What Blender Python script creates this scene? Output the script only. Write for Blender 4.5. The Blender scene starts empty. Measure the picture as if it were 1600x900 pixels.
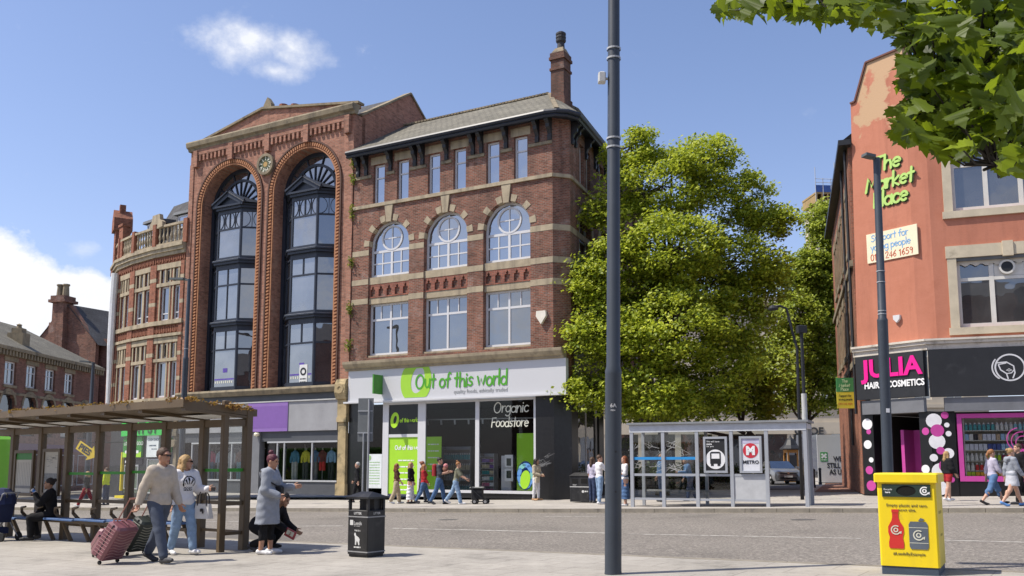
import bpy, bmesh, math, random
import numpy as np
from mathutils import Vector, Matrix, noise as mnoise
from mathutils.geometry import tessellate_polygon
R = math.radians
SC = bpy.context.scene
COL = SC.collection

# ---------------------------------------------------------------- camera
F_PX = 1400.0; PITCH = R(7.0); CAM_Z = 1.42; HOR = 725.0
CY = HOR - F_PX*math.tan(PITCH)
cam_d = bpy.data.cameras.new('camera'); cam = bpy.data.objects.new('camera', cam_d); COL.objects.link(cam)
cam.location = (0, 0, CAM_Z); cam.rotation_euler = (R(90)+PITCH, 0, 0)
cam_d.sensor_width = 36.0; cam_d.lens = 36.0*F_PX/1600.0
cam_d.shift_y = (CY-450.0)/1600.0
cam_d.clip_start = 0.05; cam_d.clip_end = 3000.0
SC.camera = cam

# ---------------------------------------------------------------- light, sky, exposure
SUN_EL = R(57.0); SUN_AZ = math.atan2(-0.985, -0.17)
sunv = Vector((math.sin(SUN_AZ)*math.cos(SUN_EL), math.cos(SUN_AZ)*math.cos(SUN_EL), math.sin(SUN_EL)))
sd = bpy.data.lights.new('sun', 'SUN'); sd.energy = 5.0; sd.angle = R(0.5); sd.color = (1.0, 0.935, 0.83)
so = bpy.data.objects.new('sun', sd); COL.objects.link(so); so.location = (-40, -10, 80)
so.rotation_euler = (-sunv).to_track_quat('-Z', 'Y').to_euler()
SKY_STRENGTH = 0.145
SC.view_settings.view_transform = 'Standard'; SC.view_settings.look = 'None'
SC.view_settings.exposure = 0.24; SC.view_settings.gamma = 1.0
SC.view_settings.use_curve_mapping = False
SC.cycles.max_bounces = 8; SC.cycles.transparent_max_bounces = 24
SC.cycles.sample_clamp_indirect = 6.0
try: SC.cycles.use_denoising = True
except Exception: pass

# a pixel of the 1600 x 900 photograph as a ray, used only to take measurements off known planes
def ray(px, py):
    a = (px-800.0)/F_PX; b = (CY-py)/F_PX
    return Vector((a, math.cos(PITCH)-b*math.sin(PITCH), math.sin(PITCH)+b*math.cos(PITCH)))
def clampx(x): return max(-34.0, min(26.0, x))
def G(x, y):                                        # the street falls gently to the left and away
    return .02*clampx(x) - .004*max(-10, min(90, y)) + .05
def gp(px, py, dz=0.0):
    d = ray(px, py); t = (.05+dz-CAM_Z)/(d.z-.02*d.x+.004*d.y)
    return Vector((t*d.x, t*d.y, CAM_Z+t*d.z))
def at_depth(px, py, Y):
    d = ray(px, py); t = Y/d.y
    return Vector((t*d.x, Y, CAM_Z+t*d.z))

# ---------------------------------------------------------------- world
def setup_world():
    w = bpy.data.worlds.new('World'); SC.world = w; w.use_nodes = True
    nt = w.node_tree; N = nt.nodes; L = nt.links; N.clear()
    out = N.new('ShaderNodeOutputWorld'); bg = N.new('ShaderNodeBackground'); bg.inputs['Strength'].default_value = SKY_STRENGTH
    sky = N.new('ShaderNodeTexSky'); sky.sky_type = 'NISHITA'; sky.sun_disc = False
    sky.sun_elevation = SUN_EL; sky.sun_rotation = SUN_AZ; sky.altitude = 0; sky.air_density = 1.0; sky.dust_density = 1.0; sky.ozone_density = 1.0
    tc = N.new('ShaderNodeTexCoord')
    def math_(op, a, b=None, c=None, clamp=False):
        n = N.new('ShaderNodeMath'); n.operation = op; n.use_clamp = clamp
        for i, v in enumerate((a, b, c)):
            if v is None: continue
            if isinstance(v, (int, float)): n.inputs[i].default_value = v
            else: L.new(v, n.inputs[i])
        return n.outputs[0]
    def noise(scale, detail, rough, off=(0, 0, 0), sz=1.0):
        mp = N.new('ShaderNodeMapping'); mp.inputs['Location'].default_value = off; mp.inputs['Scale'].default_value = (1, 1, sz)
        L.new(tc.outputs['Generated'], mp.inputs[0])
        n = N.new('ShaderNodeTexNoise'); n.inputs['Scale'].default_value = scale; n.inputs['Detail'].default_value = detail; n.inputs['Roughness'].default_value = rough
        L.new(mp.outputs[0], n.inputs['Vector']); return n.outputs['Fac']
    def blob(px, py, rx, ry):                       # soft ellipse round one direction of the sky
        d = ray(px, py).normalized(); right = Vector((d.y, -d.x, 0)).normalized(); up = right.cross(d)
        def dot(v):
            n = N.new('ShaderNodeVectorMath'); n.operation = 'DOT_PRODUCT'; n.inputs[1].default_value = v; L.new(tc.outputs['Generated'], n.inputs[0]); return n.outputs['Value']
        a = math_('DIVIDE', dot(right), rx/F_PX); b = math_('DIVIDE', dot(up), ry/F_PX)
        front = math_('GREATER_THAN', dot(d), 0.3)
        e = math_('SUBTRACT', 1.0, math_('SQRT', math_('ADD', math_('MULTIPLY', a, a), math_('MULTIPLY', b, b))))
        return math_('MULTIPLY', math_('MAXIMUM', e, 0.0), front)
    fine = noise(11, 9, .62, (3.1, .2, .7), 1.3); mid = noise(4.5, 7, .6, (.4, 1.7, .1), 1.5)
    def cloud(e, gain, bias, nz, soft=2.4):
        v = math_('ADD', math_('MULTIPLY', e, gain), math_('MULTIPLY', math_('SUBTRACT', nz, .5), 2.6))
        return math_('MULTIPLY', math_('SUBTRACT', v, bias), soft, clamp=True)
    small = cloud(math_('MAXIMUM', math_('MAXIMUM', blob(380, 62, 112, 88), blob(455, 75, 70, 58)), blob(425, 112, 85, 36)), 1.05, .36, fine, 1.25)
    small = math_('MULTIPLY', math_('POWER', small, 1.5), .88)
    big = cloud(math_('MAXIMUM', math_('MAXIMUM', blob(20, 535, 130, 142), blob(-120, 560, 230, 215)), math_('MAXIMUM', blob(122, 530, 95, 118), blob(-420, 560, 420, 180))), 4.2, .45, fine)
    wisp = math_('MULTIPLY', cloud(math_('MAXIMUM', blob(128, 392, 40, 26), blob(690, 345, 60, 40)), 1.0, .5, fine), .3)
    # broken cloud in the half of the sky behind the camera: seen only in the window panes
    sep = N.new('ShaderNodeSeparateXYZ'); L.new(tc.outputs['Generated'], sep.inputs[0])
    back = math_('MULTIPLY', math_('MULTIPLY', math_('SUBTRACT', mid, .5), 5.0, clamp=True), math_('MULTIPLY', math_('SUBTRACT', -.05, sep.outputs[1]), 5.0, clamp=True))
    tot = math_('MAXIMUM', math_('MAXIMUM', small, big), math_('MAXIMUM', wisp, back))
    ramp = N.new('ShaderNodeMix'); ramp.data_type = 'RGBA'
    L.new(fine, ramp.inputs['Factor']); ramp.inputs['A'].default_value = (5.2, 5.4, 5.9, 1); ramp.inputs['B'].default_value = (6.6, 6.6, 6.7, 1)
    # thin summer haze lifts the low sky
    hz = math_('POWER', math_('SUBTRACT', 1.0, math_('ABSOLUTE', sep.outputs[2])), 5.0)
    hz = math_('MULTIPLY', hz, .38)
    hm = N.new('ShaderNodeMix'); hm.data_type = 'RGBA'; L.new(hz, hm.inputs['Factor']); L.new(sky.outputs[0], hm.inputs['A']); hm.inputs['B'].default_value = (4.3, 4.75, 6.5, 1)
    mix = N.new('ShaderNodeMix'); mix.data_type = 'RGBA'
    L.new(tot, mix.inputs['Factor']); L.new(ramp.outputs['Result'], mix.inputs['B'])
    tnt = N.new('ShaderNodeMix'); tnt.data_type = 'RGBA'; tnt.blend_type = 'MULTIPLY'; tnt.inputs['Factor'].default_value = 1.0; tnt.inputs['B'].default_value = (.97, .95, 1.06, 1); L.new(hm.outputs['Result'], tnt.inputs['A']); L.new(tnt.outputs['Result'], mix.inputs['A'])
    L.new(mix.outputs['Result'], bg.inputs['Color']); L.new(bg.outputs[0], out.inputs[0])
setup_world()

# ---------------------------------------------------------------- object helpers
def tag(o, label=None, cat=None, group=None, kind=None):
    if label: o['label'] = label
    if cat: o['category'] = cat
    if group: o['group'] = group
    if kind: o['kind'] = kind
    return o
def thing(name, label, cat, loc=(0, 0, 0), rz=0.0, group=None):
    o = bpy.data.objects.new(name, None); COL.objects.link(o)
    o.location = loc; o.rotation_euler = (0, 0, rz); o.empty_display_size = .2
    return tag(o, label, cat, group)
def copy_tree(o, parent=None):
    c = o.copy(); COL.objects.link(c); c.parent = parent
    for ch in list(o.children): copy_tree(ch, c)
    return c

class MB:
    def __init__(s): s.v = []; s.f = []; s.m = []
    def add(s, vs, fs, m=0):
        b = len(s.v); s.v += [tuple(v) for v in vs]; s.f += [tuple(b+i for i in f) for f in fs]; s.m += [m]*len(fs); return s
    def box(s, x0, x1, y0, y1, z0, z1, m=0):
        return s.add([(x0,y0,z0),(x1,y0,z0),(x1,y1,z0),(x0,y1,z0),(x0,y0,z1),(x1,y0,z1),(x1,y1,z1),(x0,y1,z1)],
                     [(0,3,2,1),(4,5,6,7),(0,1,5,4),(1,2,6,5),(2,3,7,6),(3,0,4,7)], m)
    def bbox(s, x0, x1, y0, y1, z0, z1, b=.01, m=0):   # box with its upright edges and top chamfered
        p = [(x0+b,y0),(x1-b,y0),(x1,y0+b),(x1,y1-b),(x1-b,y1),(x0+b,y1),(x0,y1-b),(x0,y0+b)]
        q = [(x0+2*b,y0+b),(x1-2*b,y0+b),(x1-b,y0+2*b),(x1-b,y1-2*b),(x1-2*b,y1-b),(x0+2*b,y1-b),(x0+b,y1-2*b),(x0+b,y0+2*b)]
        vs = [(a,c,z0) for a,c in p]+[(a,c,z1-b) for a,c in p]+[(a,c,z1) for a,c in q]
        fs = [tuple(range(7,-1,-1)), tuple(range(16,24))]
        for r in (0, 8):
            for i in range(8): fs.append((r+i, r+(i+1)%8, r+8+(i+1)%8, r+8+i))
        return s.add(vs, fs, m)
    def bar(s, a, b, w, h, m=0, up=(0,0,1)):           # rectangular bar from a to b
        a = Vector(a); b = Vector(b); d = (b-a).normalized(); u = Vector(up)
        x = d.cross(u)
        if x.length < 1e-4: x = d.cross(Vector((0,1,0)))
        x.normalize(); y = x.cross(d)
        vs = []
        for p in (a, b):
            for sx, sy in ((-1,-1),(1,-1),(1,1),(-1,1)): vs.append(p+x*sx*w/2+y*sy*h/2)
        return s.add(vs, [(3,2,1,0),(4,5,6,7),(0,1,5,4),(1,2,6,5),(2,3,7,6),(3,0,4,7)], m)
    def tube(s, pts, r, n=8, m=0, caps=True):
        pts = [Vector(p) for p in pts]; rs = r if isinstance(r, (list, tuple)) else [r]*len(pts)
        vs = []; fs = []; px = None
        for i, p in enumerate(pts):
            d = (pts[min(i+1, len(pts)-1)]-pts[max(i-1, 0)]).normalized()
            if px is None:
                px = d.cross(Vector((0,0,1)))
                if px.length < .05: px = d.cross(Vector((0,1,0)))
            else: px = px - d*px.dot(d)
            px.normalize(); py = d.cross(px)
            for k in range(n):
                t = 2*math.pi*k/n; vs.append(p+(px*math.cos(t)+py*math.sin(t))*rs[i])
        for i in range(len(pts)-1):
            for k in range(n): fs.append((i*n+k, i*n+(k+1)%n, (i+1)*n+(k+1)%n, (i+1)*n+k))
        if caps: fs.append(tuple(range(n-1,-1,-1))); fs.append(tuple((len(pts)-1)*n+k for k in range(n)))
        return s.add(vs, fs, m)
    def lathe(s, prof, c=(0,0,0), n=12, m=0, a0=0.0, sweep=2*math.pi):
        full = abs(sweep-2*math.pi) < 1e-6; k = n if full else n+1; vs = []; fs = []
        for r, z in prof:
            for i in range(k):
                t = a0+sweep*i/n; vs.append((c[0]+r*math.cos(t), c[1]+r*math.sin(t), c[2]+z))
        for j in range(len(prof)-1):
            for i in range(n if full else n):
                i2 = (i+1) % k if full else i+1
                fs.append((j*k+i, j*k+i2, (j+1)*k+i2, (j+1)*k+i))
        return s.add(vs, fs, m)
    def plate(s, outer, y0, y1, holes=(), m=0, mside=None):   # outline in x,z with holes, thickness along y
        loops = [[Vector((x, z, 0)) for x, z in outer]]+[[Vector((x, z, 0)) for x, z in h] for h in holes]
        flat = [p for l in loops for p in l]; n = len(flat)
        tris = tessellate_polygon(loops)
        vs = [(p.x, y0, p.y) for p in flat]+[(p.x, y1, p.y) for p in flat]
        fr = []
        for t in tris:
            a, b, c = (flat[i] for i in t)
            if (b-a).cross(c-a).z < 0: t = (t[0], t[2], t[1])
            fr.append(tuple(t))
        s.add(vs, fr+[tuple(i+n for i in reversed(t)) for t in fr], m)
        b0 = 0; sd = []
        for l in loops:
            k = len(l)
            for i in range(k): sd.append((b0+i, b0+(i+1)%k, n+b0+(i+1)%k, n+b0+i))
            b0 += k
        base = len(s.v)-2*n; s.f += [tuple(base+i for i in f) for f in sd]; s.m += [m if mside is None else mside]*len(sd)
        return s
    def sheet(s, outer, y, holes=(), m=0):
        loops = [[Vector((x, z, 0)) for x, z in outer]]+[[Vector((x, z, 0)) for x, z in h] for h in holes]
        flat = [p for l in loops for p in l]; fr = []
        for t in tessellate_polygon(loops):
            a, b, c = (flat[i] for i in t)
            fr.append(tuple(t) if (b-a).cross(c-a).z > 0 else (t[0], t[2], t[1]))
        return s.add([(p.x, y, p.y) for p in flat], fr, m)
    def extrude_x(s, prof, x0, x1, m=0):               # profile in y,z swept along x
        n = len(prof); vs = [(x0, y, z) for y, z in prof]+[(x1, y, z) for y, z in prof]
        return s.add(vs, [tuple(range(n-1,-1,-1)), tuple(range(n,2*n))]+[(i,(i+1)%n,n+(i+1)%n,n+i) for i in range(n)], m)
    def sphere(s, c, r, n=10, m=0, sc=(1,1,1)):
        vs = []; fs = []; k = n//2
        for j in range(k+1):
            p = math.pi*j/k
            for i in range(n):
                t = 2*math.pi*i/n; vs.append((c[0]+r*sc[0]*math.sin(p)*math.cos(t), c[1]+r*sc[1]*math.sin(p)*math.sin(t), c[2]+r*sc[2]*math.cos(p)))
        for j in range(k):
            for i in range(n): fs.append((j*n+i, (j+1)*n+i, (j+1)*n+(i+1)%n, j*n+(i+1)%n))
        return s.add(vs, fs, m)
    def xf(s, M, start=0):
        for i in range(start, len(s.v)): s.v[i] = tuple(M @ Vector(s.v[i]))
        return s
    def build(s, name, mats, parent=None, loc=None, rz=0.0, smooth=False, auto=None):
        me = bpy.data.meshes.new(name); me.from_pydata(s.v, [], s.f)
        if not isinstance(mats, (list, tuple)): mats = [mats]
        for mt in mats: me.materials.append(mt)
        me.polygons.foreach_set('material_index', s.m)
        if smooth: me.polygons.foreach_set('use_smooth', [True]*len(s.f))
        me.update()
        if auto is not None:
            try:
                me.polygons.foreach_set('use_smooth', [True]*len(s.f)); me.set_sharp_from_angle(angle=R(auto))
            except Exception: pass
        o = bpy.data.objects.new(name, me); COL.objects.link(o)
        if parent is not None: o.parent = parent
        if loc is not None: o.location = loc
        if rz: o.rotation_euler = (0, 0, rz)
        return o
def build_split(mb, name, mats, parent, gap=.02):       # one object for each separate piece of the mesh
    par = list(range(len(mb.v)))
    def find(i):
        while par[i] != i: par[i] = par[par[i]]; i = par[i]
        return i
    for f in mb.f:
        for a in f[1:]: par[find(a)] = find(f[0])
    isl = {}
    for i, f in enumerate(mb.f): isl.setdefault(find(f[0]), []).append(i)
    bx = []
    for fs in isl.values():
        vs = [mb.v[j] for i in fs for j in mb.f[i]]; bx.append([fs, [min(v[k] for v in vs)-gap for k in range(3)], [max(v[k] for v in vs)+gap for k in range(3)]])
    done = False
    while not done:
        done = True
        for i in range(len(bx)):
            for j in range(i+1, len(bx)):
                if all(bx[i][1][k] <= bx[j][2][k] and bx[j][1][k] <= bx[i][2][k] for k in range(3)):
                    bx[i] = [bx[i][0]+bx[j][0], [min(a, b) for a, b in zip(bx[i][1], bx[j][1])], [max(a, b) for a, b in zip(bx[i][2], bx[j][2])]]; del bx[j]; done = False; break
            if not done: break
    out = []
    for fs, _, _ in bx:
        q = MB(); mp = {}
        for i in fs:
            for v in mb.f[i]:
                if v not in mp: mp[v] = len(q.v); q.v.append(mb.v[v])
            q.f.append(tuple(mp[v] for v in mb.f[i])); q.m.append(mb.m[i])
        out.append(q.build(name, mats, parent))
    return out
def arc(cx, cz, r, a0, a1, n, rz=None):
    rz = r if rz is None else rz
    return [(cx+r*math.cos(a0+(a1-a0)*i/n), cz+rz*math.sin(a0+(a1-a0)*i/n)) for i in range(n+1)]
def rect(x0, x1, z0, z1): return [(x0,z0),(x1,z0),(x1,z1),(x0,z1)]
def arched(x0, x1, z0, zs, n=20, rz=None):             # opening with a round head springing at zs
    return [(x0,z0),(x1,z0)]+arc((x0+x1)/2, zs, (x1-x0)/2, 0, math.pi, n, rz)

# ---------------------------------------------------------------- materials
_MATS = {}
def nodes_of(name):
    m = bpy.data.materials.new(name); m.use_nodes = True; nt = m.node_tree; nt.nodes.clear()
    out = nt.nodes.new('ShaderNodeOutputMaterial'); p = nt.nodes.new('ShaderNodeBsdfPrincipled')
    nt.links.new(p.outputs[0], out.inputs[0]); return m, nt, p, out
def c4(c, k=1.0): return (min(1, c[0]*k), min(1, c[1]*k), min(1, c[2]*k), 1)
def noise_node(nt, scale, detail=4, rough=.55, vec=None):
    n = nt.nodes.new('ShaderNodeTexNoise'); n.inputs['Scale'].default_value = scale; n.inputs['Detail'].default_value = detail; n.inputs['Roughness'].default_value = rough
    if vec is None:
        tc = nt.nodes.new('ShaderNodeTexCoord'); vec = tc.outputs['Object']
    nt.links.new(vec, n.inputs['Vector']); return n
def ramp_node(nt, src, stops):
    r = nt.nodes.new('ShaderNodeValToRGB'); cr = r.color_ramp
    while len(cr.elements) < len(stops): cr.elements.new(.5)
    for e, (p, c) in zip(cr.elements, stops): e.position = p; e.color = c4(c) if not isinstance(c, (int, float)) else (c, c, c, 1)
    nt.links.new(src, r.inputs[0]); return r
def mixc(nt, fac, a, b, mode='MIX'):
    m = nt.nodes.new('ShaderNodeMix'); m.data_type = 'RGBA'; m.blend_type = mode
    for sock, v in (('Factor', fac), ('A', a), ('B', b)):
        if isinstance(v, (int, float)): m.inputs[sock].default_value = v
        elif isinstance(v, tuple): m.inputs[sock].default_value = v
        else: nt.links.new(v, m.inputs[sock])
    return m.outputs['Result']
def mat(name, col, rough=.7, var=.12, scale=4.0, bump=0.0, metal=0.0, spec=.4, bscale=None, coat=0.0, dirt=None, streak=None):
    if name in _MATS: return _MATS[name]
    m, nt, p, out = nodes_of(name)
    p.inputs['Roughness'].default_value = rough; p.inputs['Metallic'].default_value = metal
    p.inputs['Specular IOR Level'].default_value = spec; p.inputs['Coat Weight'].default_value = coat
    n = noise_node(nt, scale, 5, .6)
    rp = ramp_node(nt, n.outputs['Fac'], [(.25, tuple(c*(1-var) for c in col)), (.75, tuple(min(1, c*(1+var)) for c in col))])
    colr = rp.outputs[0]
    if streak: colr = streaks(nt, colr, streak, .6, .56)
    if dirt:
        dn = noise_node(nt, dirt[1], 7, .65); dr = ramp_node(nt, dn.outputs['Fac'], [(dirt[2], 0.0), (dirt[2]+.18, 1.0)])
        colr = mixc(nt, dr.outputs[0], colr, c4(dirt[0]))
    nt.links.new(colr, p.inputs['Base Color'])
    if bump:
        b = nt.nodes.new('ShaderNodeBump'); b.inputs['Strength'].default_value = bump; b.inputs['Distance'].default_value = .02
        bn = noise_node(nt, bscale or scale*6, 5, .6); nt.links.new(bn.outputs['Fac'], b.inputs['Height']); nt.links.new(b.outputs[0], p.inputs['Normal'])
    _MATS[name] = m; return m
def streaks(nt, colr, c, amount, t):                 # run-off marks: noise drawn out down the wall
    tc = nt.nodes.new('ShaderNodeTexCoord'); mp = nt.nodes.new('ShaderNodeMapping'); mp.inputs['Scale'].default_value = (2.6, 2.6, .22); nt.links.new(tc.outputs['Object'], mp.inputs[0])
    n = noise_node(nt, 1.0, 6, .6, mp.outputs[0]); r = ramp_node(nt, n.outputs['Fac'], [(t-.08, 0.0), (t+.16, amount)]); return mixc(nt, r.outputs[0], colr, c4(c))
def brick(name, c1, c2, mortar, w=.225, h=.075, ms=.011, stain=(.05,.035,.03), stain_t=.6, pale=(.5,.42,.38), pale_t=.72, bump=.5):
    if name in _MATS: return _MATS[name]
    m, nt, p, out = nodes_of(name); p.inputs['Roughness'].default_value = .88; p.inputs['Specular IOR Level'].default_value = .2
    tc = nt.nodes.new('ShaderNodeTexCoord'); sp = nt.nodes.new('ShaderNodeSeparateXYZ'); nt.links.new(tc.outputs['Object'], sp.inputs[0])
    ad = nt.nodes.new('ShaderNodeMath'); nt.links.new(sp.outputs[0], ad.inputs[0]); nt.links.new(sp.outputs[1], ad.inputs[1])
    cb = nt.nodes.new('ShaderNodeCombineXYZ'); nt.links.new(ad.outputs[0], cb.inputs[0]); nt.links.new(sp.outputs[2], cb.inputs[1])
    bt = nt.nodes.new('ShaderNodeTexBrick'); nt.links.new(cb.outputs[0], bt.inputs['Vector'])
    for k, v in (('Scale', 1.0), ('Mortar Size', ms), ('Mortar Smooth', .1), ('Bias', -.1), ('Brick Width', w), ('Row Height', h)): bt.inputs[k].default_value = v
    bt.inputs['Color1'].default_value = c4(c1); bt.inputs['Color2'].default_value = c4(c2); bt.inputs['Mortar'].default_value = c4(mortar)
    # each brick fired a little differently
    vn = nt.nodes.new('ShaderNodeTexWhiteNoise'); vn.noise_dimensions = '2D'
    fl = nt.nodes.new('ShaderNodeVectorMath'); fl.operation = 'DIVIDE'; fl.inputs[1].default_value = (w, h, 1); nt.links.new(cb.outputs[0], fl.inputs[0])
    f2 = nt.nodes.new('ShaderNodeVectorMath'); f2.operation = 'FLOOR'; nt.links.new(fl.outputs[0], f2.inputs[0]); nt.links.new(f2.outputs[0], vn.inputs['Vector'])
    rv = ramp_node(nt, vn.outputs['Value'], [(0, .62), (.5, 1.0), (1, 1.0)])
    colr = mixc(nt, .8, bt.outputs['Color'], rv.outputs[0], 'MULTIPLY')
    pn = noise_node(nt, .9, 8, .72); pr = ramp_node(nt, pn.outputs['Fac'], [(pale_t-.12, 0.0), (pale_t+.1, .55)])
    colr = mixc(nt, pr.outputs[0], colr, c4(pale))
    sn = noise_node(nt, .35, 7, .66); sr = ramp_node(nt, sn.outputs['Fac'], [(stain_t-.12, 0.0), (stain_t+.15, .7)])
    colr = mixc(nt, sr.outputs[0], colr, c4(stain)); colr = streaks(nt, colr, stain, .55, .60)
    nt.links.new(colr, p.inputs['Base Color'])
    b = nt.nodes.new('ShaderNodeBump'); b.inputs['Strength'].default_value = bump; b.inputs['Distance'].default_value = .012
    inv = nt.nodes.new('ShaderNodeMath'); inv.operation = 'SUBTRACT'; inv.inputs[0].default_value = 1; nt.links.new(bt.outputs['Fac'], inv.inputs[1])
    nt.links.new(inv.outputs[0], b.inputs['Height']); nt.links.new(b.outputs[0], p.inputs['Normal'])
    _MATS[name] = m; return m
def rows_mat(name, c1, c2, gap, w, h, axis='xy', rough=.8, bump=.6):   # slates / setts / paving in staggered courses
    if name in _MATS: return _MATS[name]
    m, nt, p, out = nodes_of(name); p.inputs['Roughness'].default_value = rough; p.inputs['Specular IOR Level'].default_value = .3
    tc = nt.nodes.new('ShaderNodeTexCoord'); sp = nt.nodes.new('ShaderNodeSeparateXYZ'); nt.links.new(tc.outputs['Object'], sp.inputs[0])
    cb = nt.nodes.new('ShaderNodeCombineXYZ')
    if axis == 'xy': nt.links.new(sp.outputs[0], cb.inputs[0]); nt.links.new(sp.outputs[1], cb.inputs[1])
    elif axis == 'xz': nt.links.new(sp.outputs[0], cb.inputs[0]); nt.links.new(sp.outputs[2], cb.inputs[1])
    else: nt.links.new(sp.outputs[1], cb.inputs[0]); nt.links.new(sp.outputs[2], cb.inputs[1])
    bt = nt.nodes.new('ShaderNodeTexBrick'); nt.links.new(cb.outputs[0], bt.inputs['Vector'])
    for k, v in (('Scale', 1.0), ('Mortar Size', gap[1]), ('Mortar Smooth', .2), ('Brick Width', w), ('Row Height', h)): bt.inputs[k].default_value = v
    bt.inputs['Color1'].default_value = c4(c1); bt.inputs['Color2'].default_value = c4(c2); bt.inputs['Mortar'].default_value = c4(gap[0])
    n = noise_node(nt, .8, 8, .7); rp = ramp_node(nt, n.outputs['Fac'], [(.3, .7), (.7, 1.15)])
    n2 = noise_node(nt, 9, 6, .7); rp2 = ramp_node(nt, n2.outputs['Fac'], [(.3, .82), (.7, 1.1)])
    colr = mixc(nt, 1.0, mixc(nt, 1.0, bt.outputs['Color'], rp.outputs[0], 'MULTIPLY'), rp2.outputs[0], 'MULTIPLY')
    nt.links.new(colr, p.inputs['Base Color'])
    b = nt.nodes.new('ShaderNodeBump'); b.inputs['Strength'].default_value = bump; b.inputs['Distance'].default_value = .01
    inv = nt.nodes.new('ShaderNodeMath'); inv.operation = 'SUBTRACT'; inv.inputs[0].default_value = 1; nt.links.new(bt.outputs['Fac'], inv.inputs[1])
    nt.links.new(inv.outputs[0], b.inputs['Height']); nt.links.new(b.outputs[0], p.inputs['Normal'])
    _MATS[name] = m; return m
def pane_mat(name, tint=(.02,.025,.03), refl=.34, rough=.015, ripple=.02):   # glass over a dark room: mirrors the sky
    if name in _MATS: return _MATS[name]
    m, nt, p, out = nodes_of(name)
    p.inputs['Base Color'].default_value = c4(tint); p.inputs['Roughness'].default_value = .4; p.inputs['Specular IOR Level'].default_value = .1
    n = noise_node(nt, .7, 2, .5); 
    cr = ramp_node(nt, noise_node(nt, .5, 3, .6).outputs['Fac'], [(.3, tuple(c*.5 for c in tint)), (.7, tuple(c*1.6 for c in tint))]); nt.links.new(cr.outputs[0], p.inputs['Base Color'])
    g = nt.nodes.new('ShaderNodeBsdfGlossy'); g.inputs['Roughness'].default_value = rough; g.inputs['Color'].default_value = (.95,.97,1,1)
    b = nt.nodes.new('ShaderNodeBump'); b.inputs['Strength'].default_value = ripple; b.inputs['Distance'].default_value = .3; nt.links.new(n.outputs['Fac'], b.inputs['Height']); nt.links.new(b.outputs[0], g.inputs['Normal'])
    fr = nt.nodes.new('ShaderNodeFresnel'); fr.inputs['IOR'].default_value = 1.5
    ad = nt.nodes.new('ShaderNodeMath'); ad.use_clamp = True; nt.links.new(fr.outputs[0], ad.inputs[0]); ad.inputs[1].default_value = refl
    mx = nt.nodes.new('ShaderNodeMixShader'); nt.links.new(ad.outputs[0], mx.inputs[0]); nt.links.new(p.outputs[0], mx.inputs[1]); nt.links.new(g.outputs[0], mx.inputs[2])
    nt.links.new(mx.outputs[0], out.inputs[0]); _MATS[name] = m; return m
def clear_mat(name, tint=(.9,.93,.93), refl=.05, dust=0.0):
    if name in _MATS: return _MATS[name]
    m, nt, p, out = nodes_of(name); nt.nodes.remove(p)
    t = nt.nodes.new('ShaderNodeBsdfTransparent'); t.inputs['Color'].default_value = c4(tint)
    g = nt.nodes.new('ShaderNodeBsdfGlossy'); g.inputs['Roughness'].default_value = .02
    fr = nt.nodes.new('ShaderNodeFresnel'); fr.inputs['IOR'].default_value = 1.28
    ad = nt.nodes.new('ShaderNodeMath'); ad.use_clamp = True; nt.links.new(fr.outputs[0], ad.inputs[0]); ad.inputs[1].default_value = refl
    mx = nt.nodes.new('ShaderNodeMixShader'); nt.links.new(ad.outputs[0], mx.inputs[0]); nt.links.new(t.outputs[0], mx.inputs[1]); nt.links.new(g.outputs[0], mx.inputs[2])
    last = mx.outputs[0]
    if dust:
        d = nt.nodes.new('ShaderNodeBsdfDiffuse'); d.inputs['Color'].default_value = (.6,.6,.58,1)
        n = noise_node(nt, 3, 6, .7); rp = ramp_node(nt, n.outputs['Fac'], [(.35, dust*.4), (.75, dust*1.6)])
        m2 = nt.nodes.new('ShaderNodeMixShader'); nt.links.new(rp.outputs[0], m2.inputs[0]); nt.links.new(last, m2.inputs[1]); nt.links.new(d.outputs[0], m2.inputs[2]); last = m2.outputs[0]
    nt.links.new(last, out.inputs[0]); _MATS[name] = m; return m
def leaf_mat(name, c1, c2, trans=.5, sc=.9, rough=.5, tcol=(.45,.55,.06)):
    if name in _MATS: return _MATS[name]
    m, nt, p, out = nodes_of(name)
    p.inputs['Roughness'].default_value = rough; p.inputs['Specular IOR Level'].default_value = .35
    oi = nt.nodes.new('ShaderNodeNewGeometry')
    rp = ramp_node(nt, oi.outputs['Random Per Island'], [(0, c1), (1, c2)])
    n = noise_node(nt, sc, 4, .6); r2 = ramp_node(nt, n.outputs['Fac'], [(.3, .7), (.7, 1.2)])
    colr = mixc(nt, 1.0, rp.outputs[0], r2.outputs[0], 'MULTIPLY')
    nt.links.new(colr, p.inputs['Base Color'])
    t = nt.nodes.new('ShaderNodeBsdfTranslucent'); tcm = mixc(nt, .6, colr, c4(tcol)); nt.links.new(tcm, t.inputs['Color'])
    mx = nt.nodes.new('ShaderNodeMixShader'); mx.inputs[0].default_value = trans
    nt.links.new(p.outputs[0], mx.inputs[1]); nt.links.new(t.outputs[0], mx.inputs[2]); nt.links.new(mx.outputs[0], out.inputs[0])
    _MATS[name] = m; return m
def emit_mat(name, col, s):
    if name in _MATS: return _MATS[name]
    m, nt, p, out = nodes_of(name); p.inputs['Emission Color'].default_value = c4(col); p.inputs['Emission Strength'].default_value = s; p.inputs['Base Color'].default_value = c4(col)
    _MATS[name] = m; return m

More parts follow.
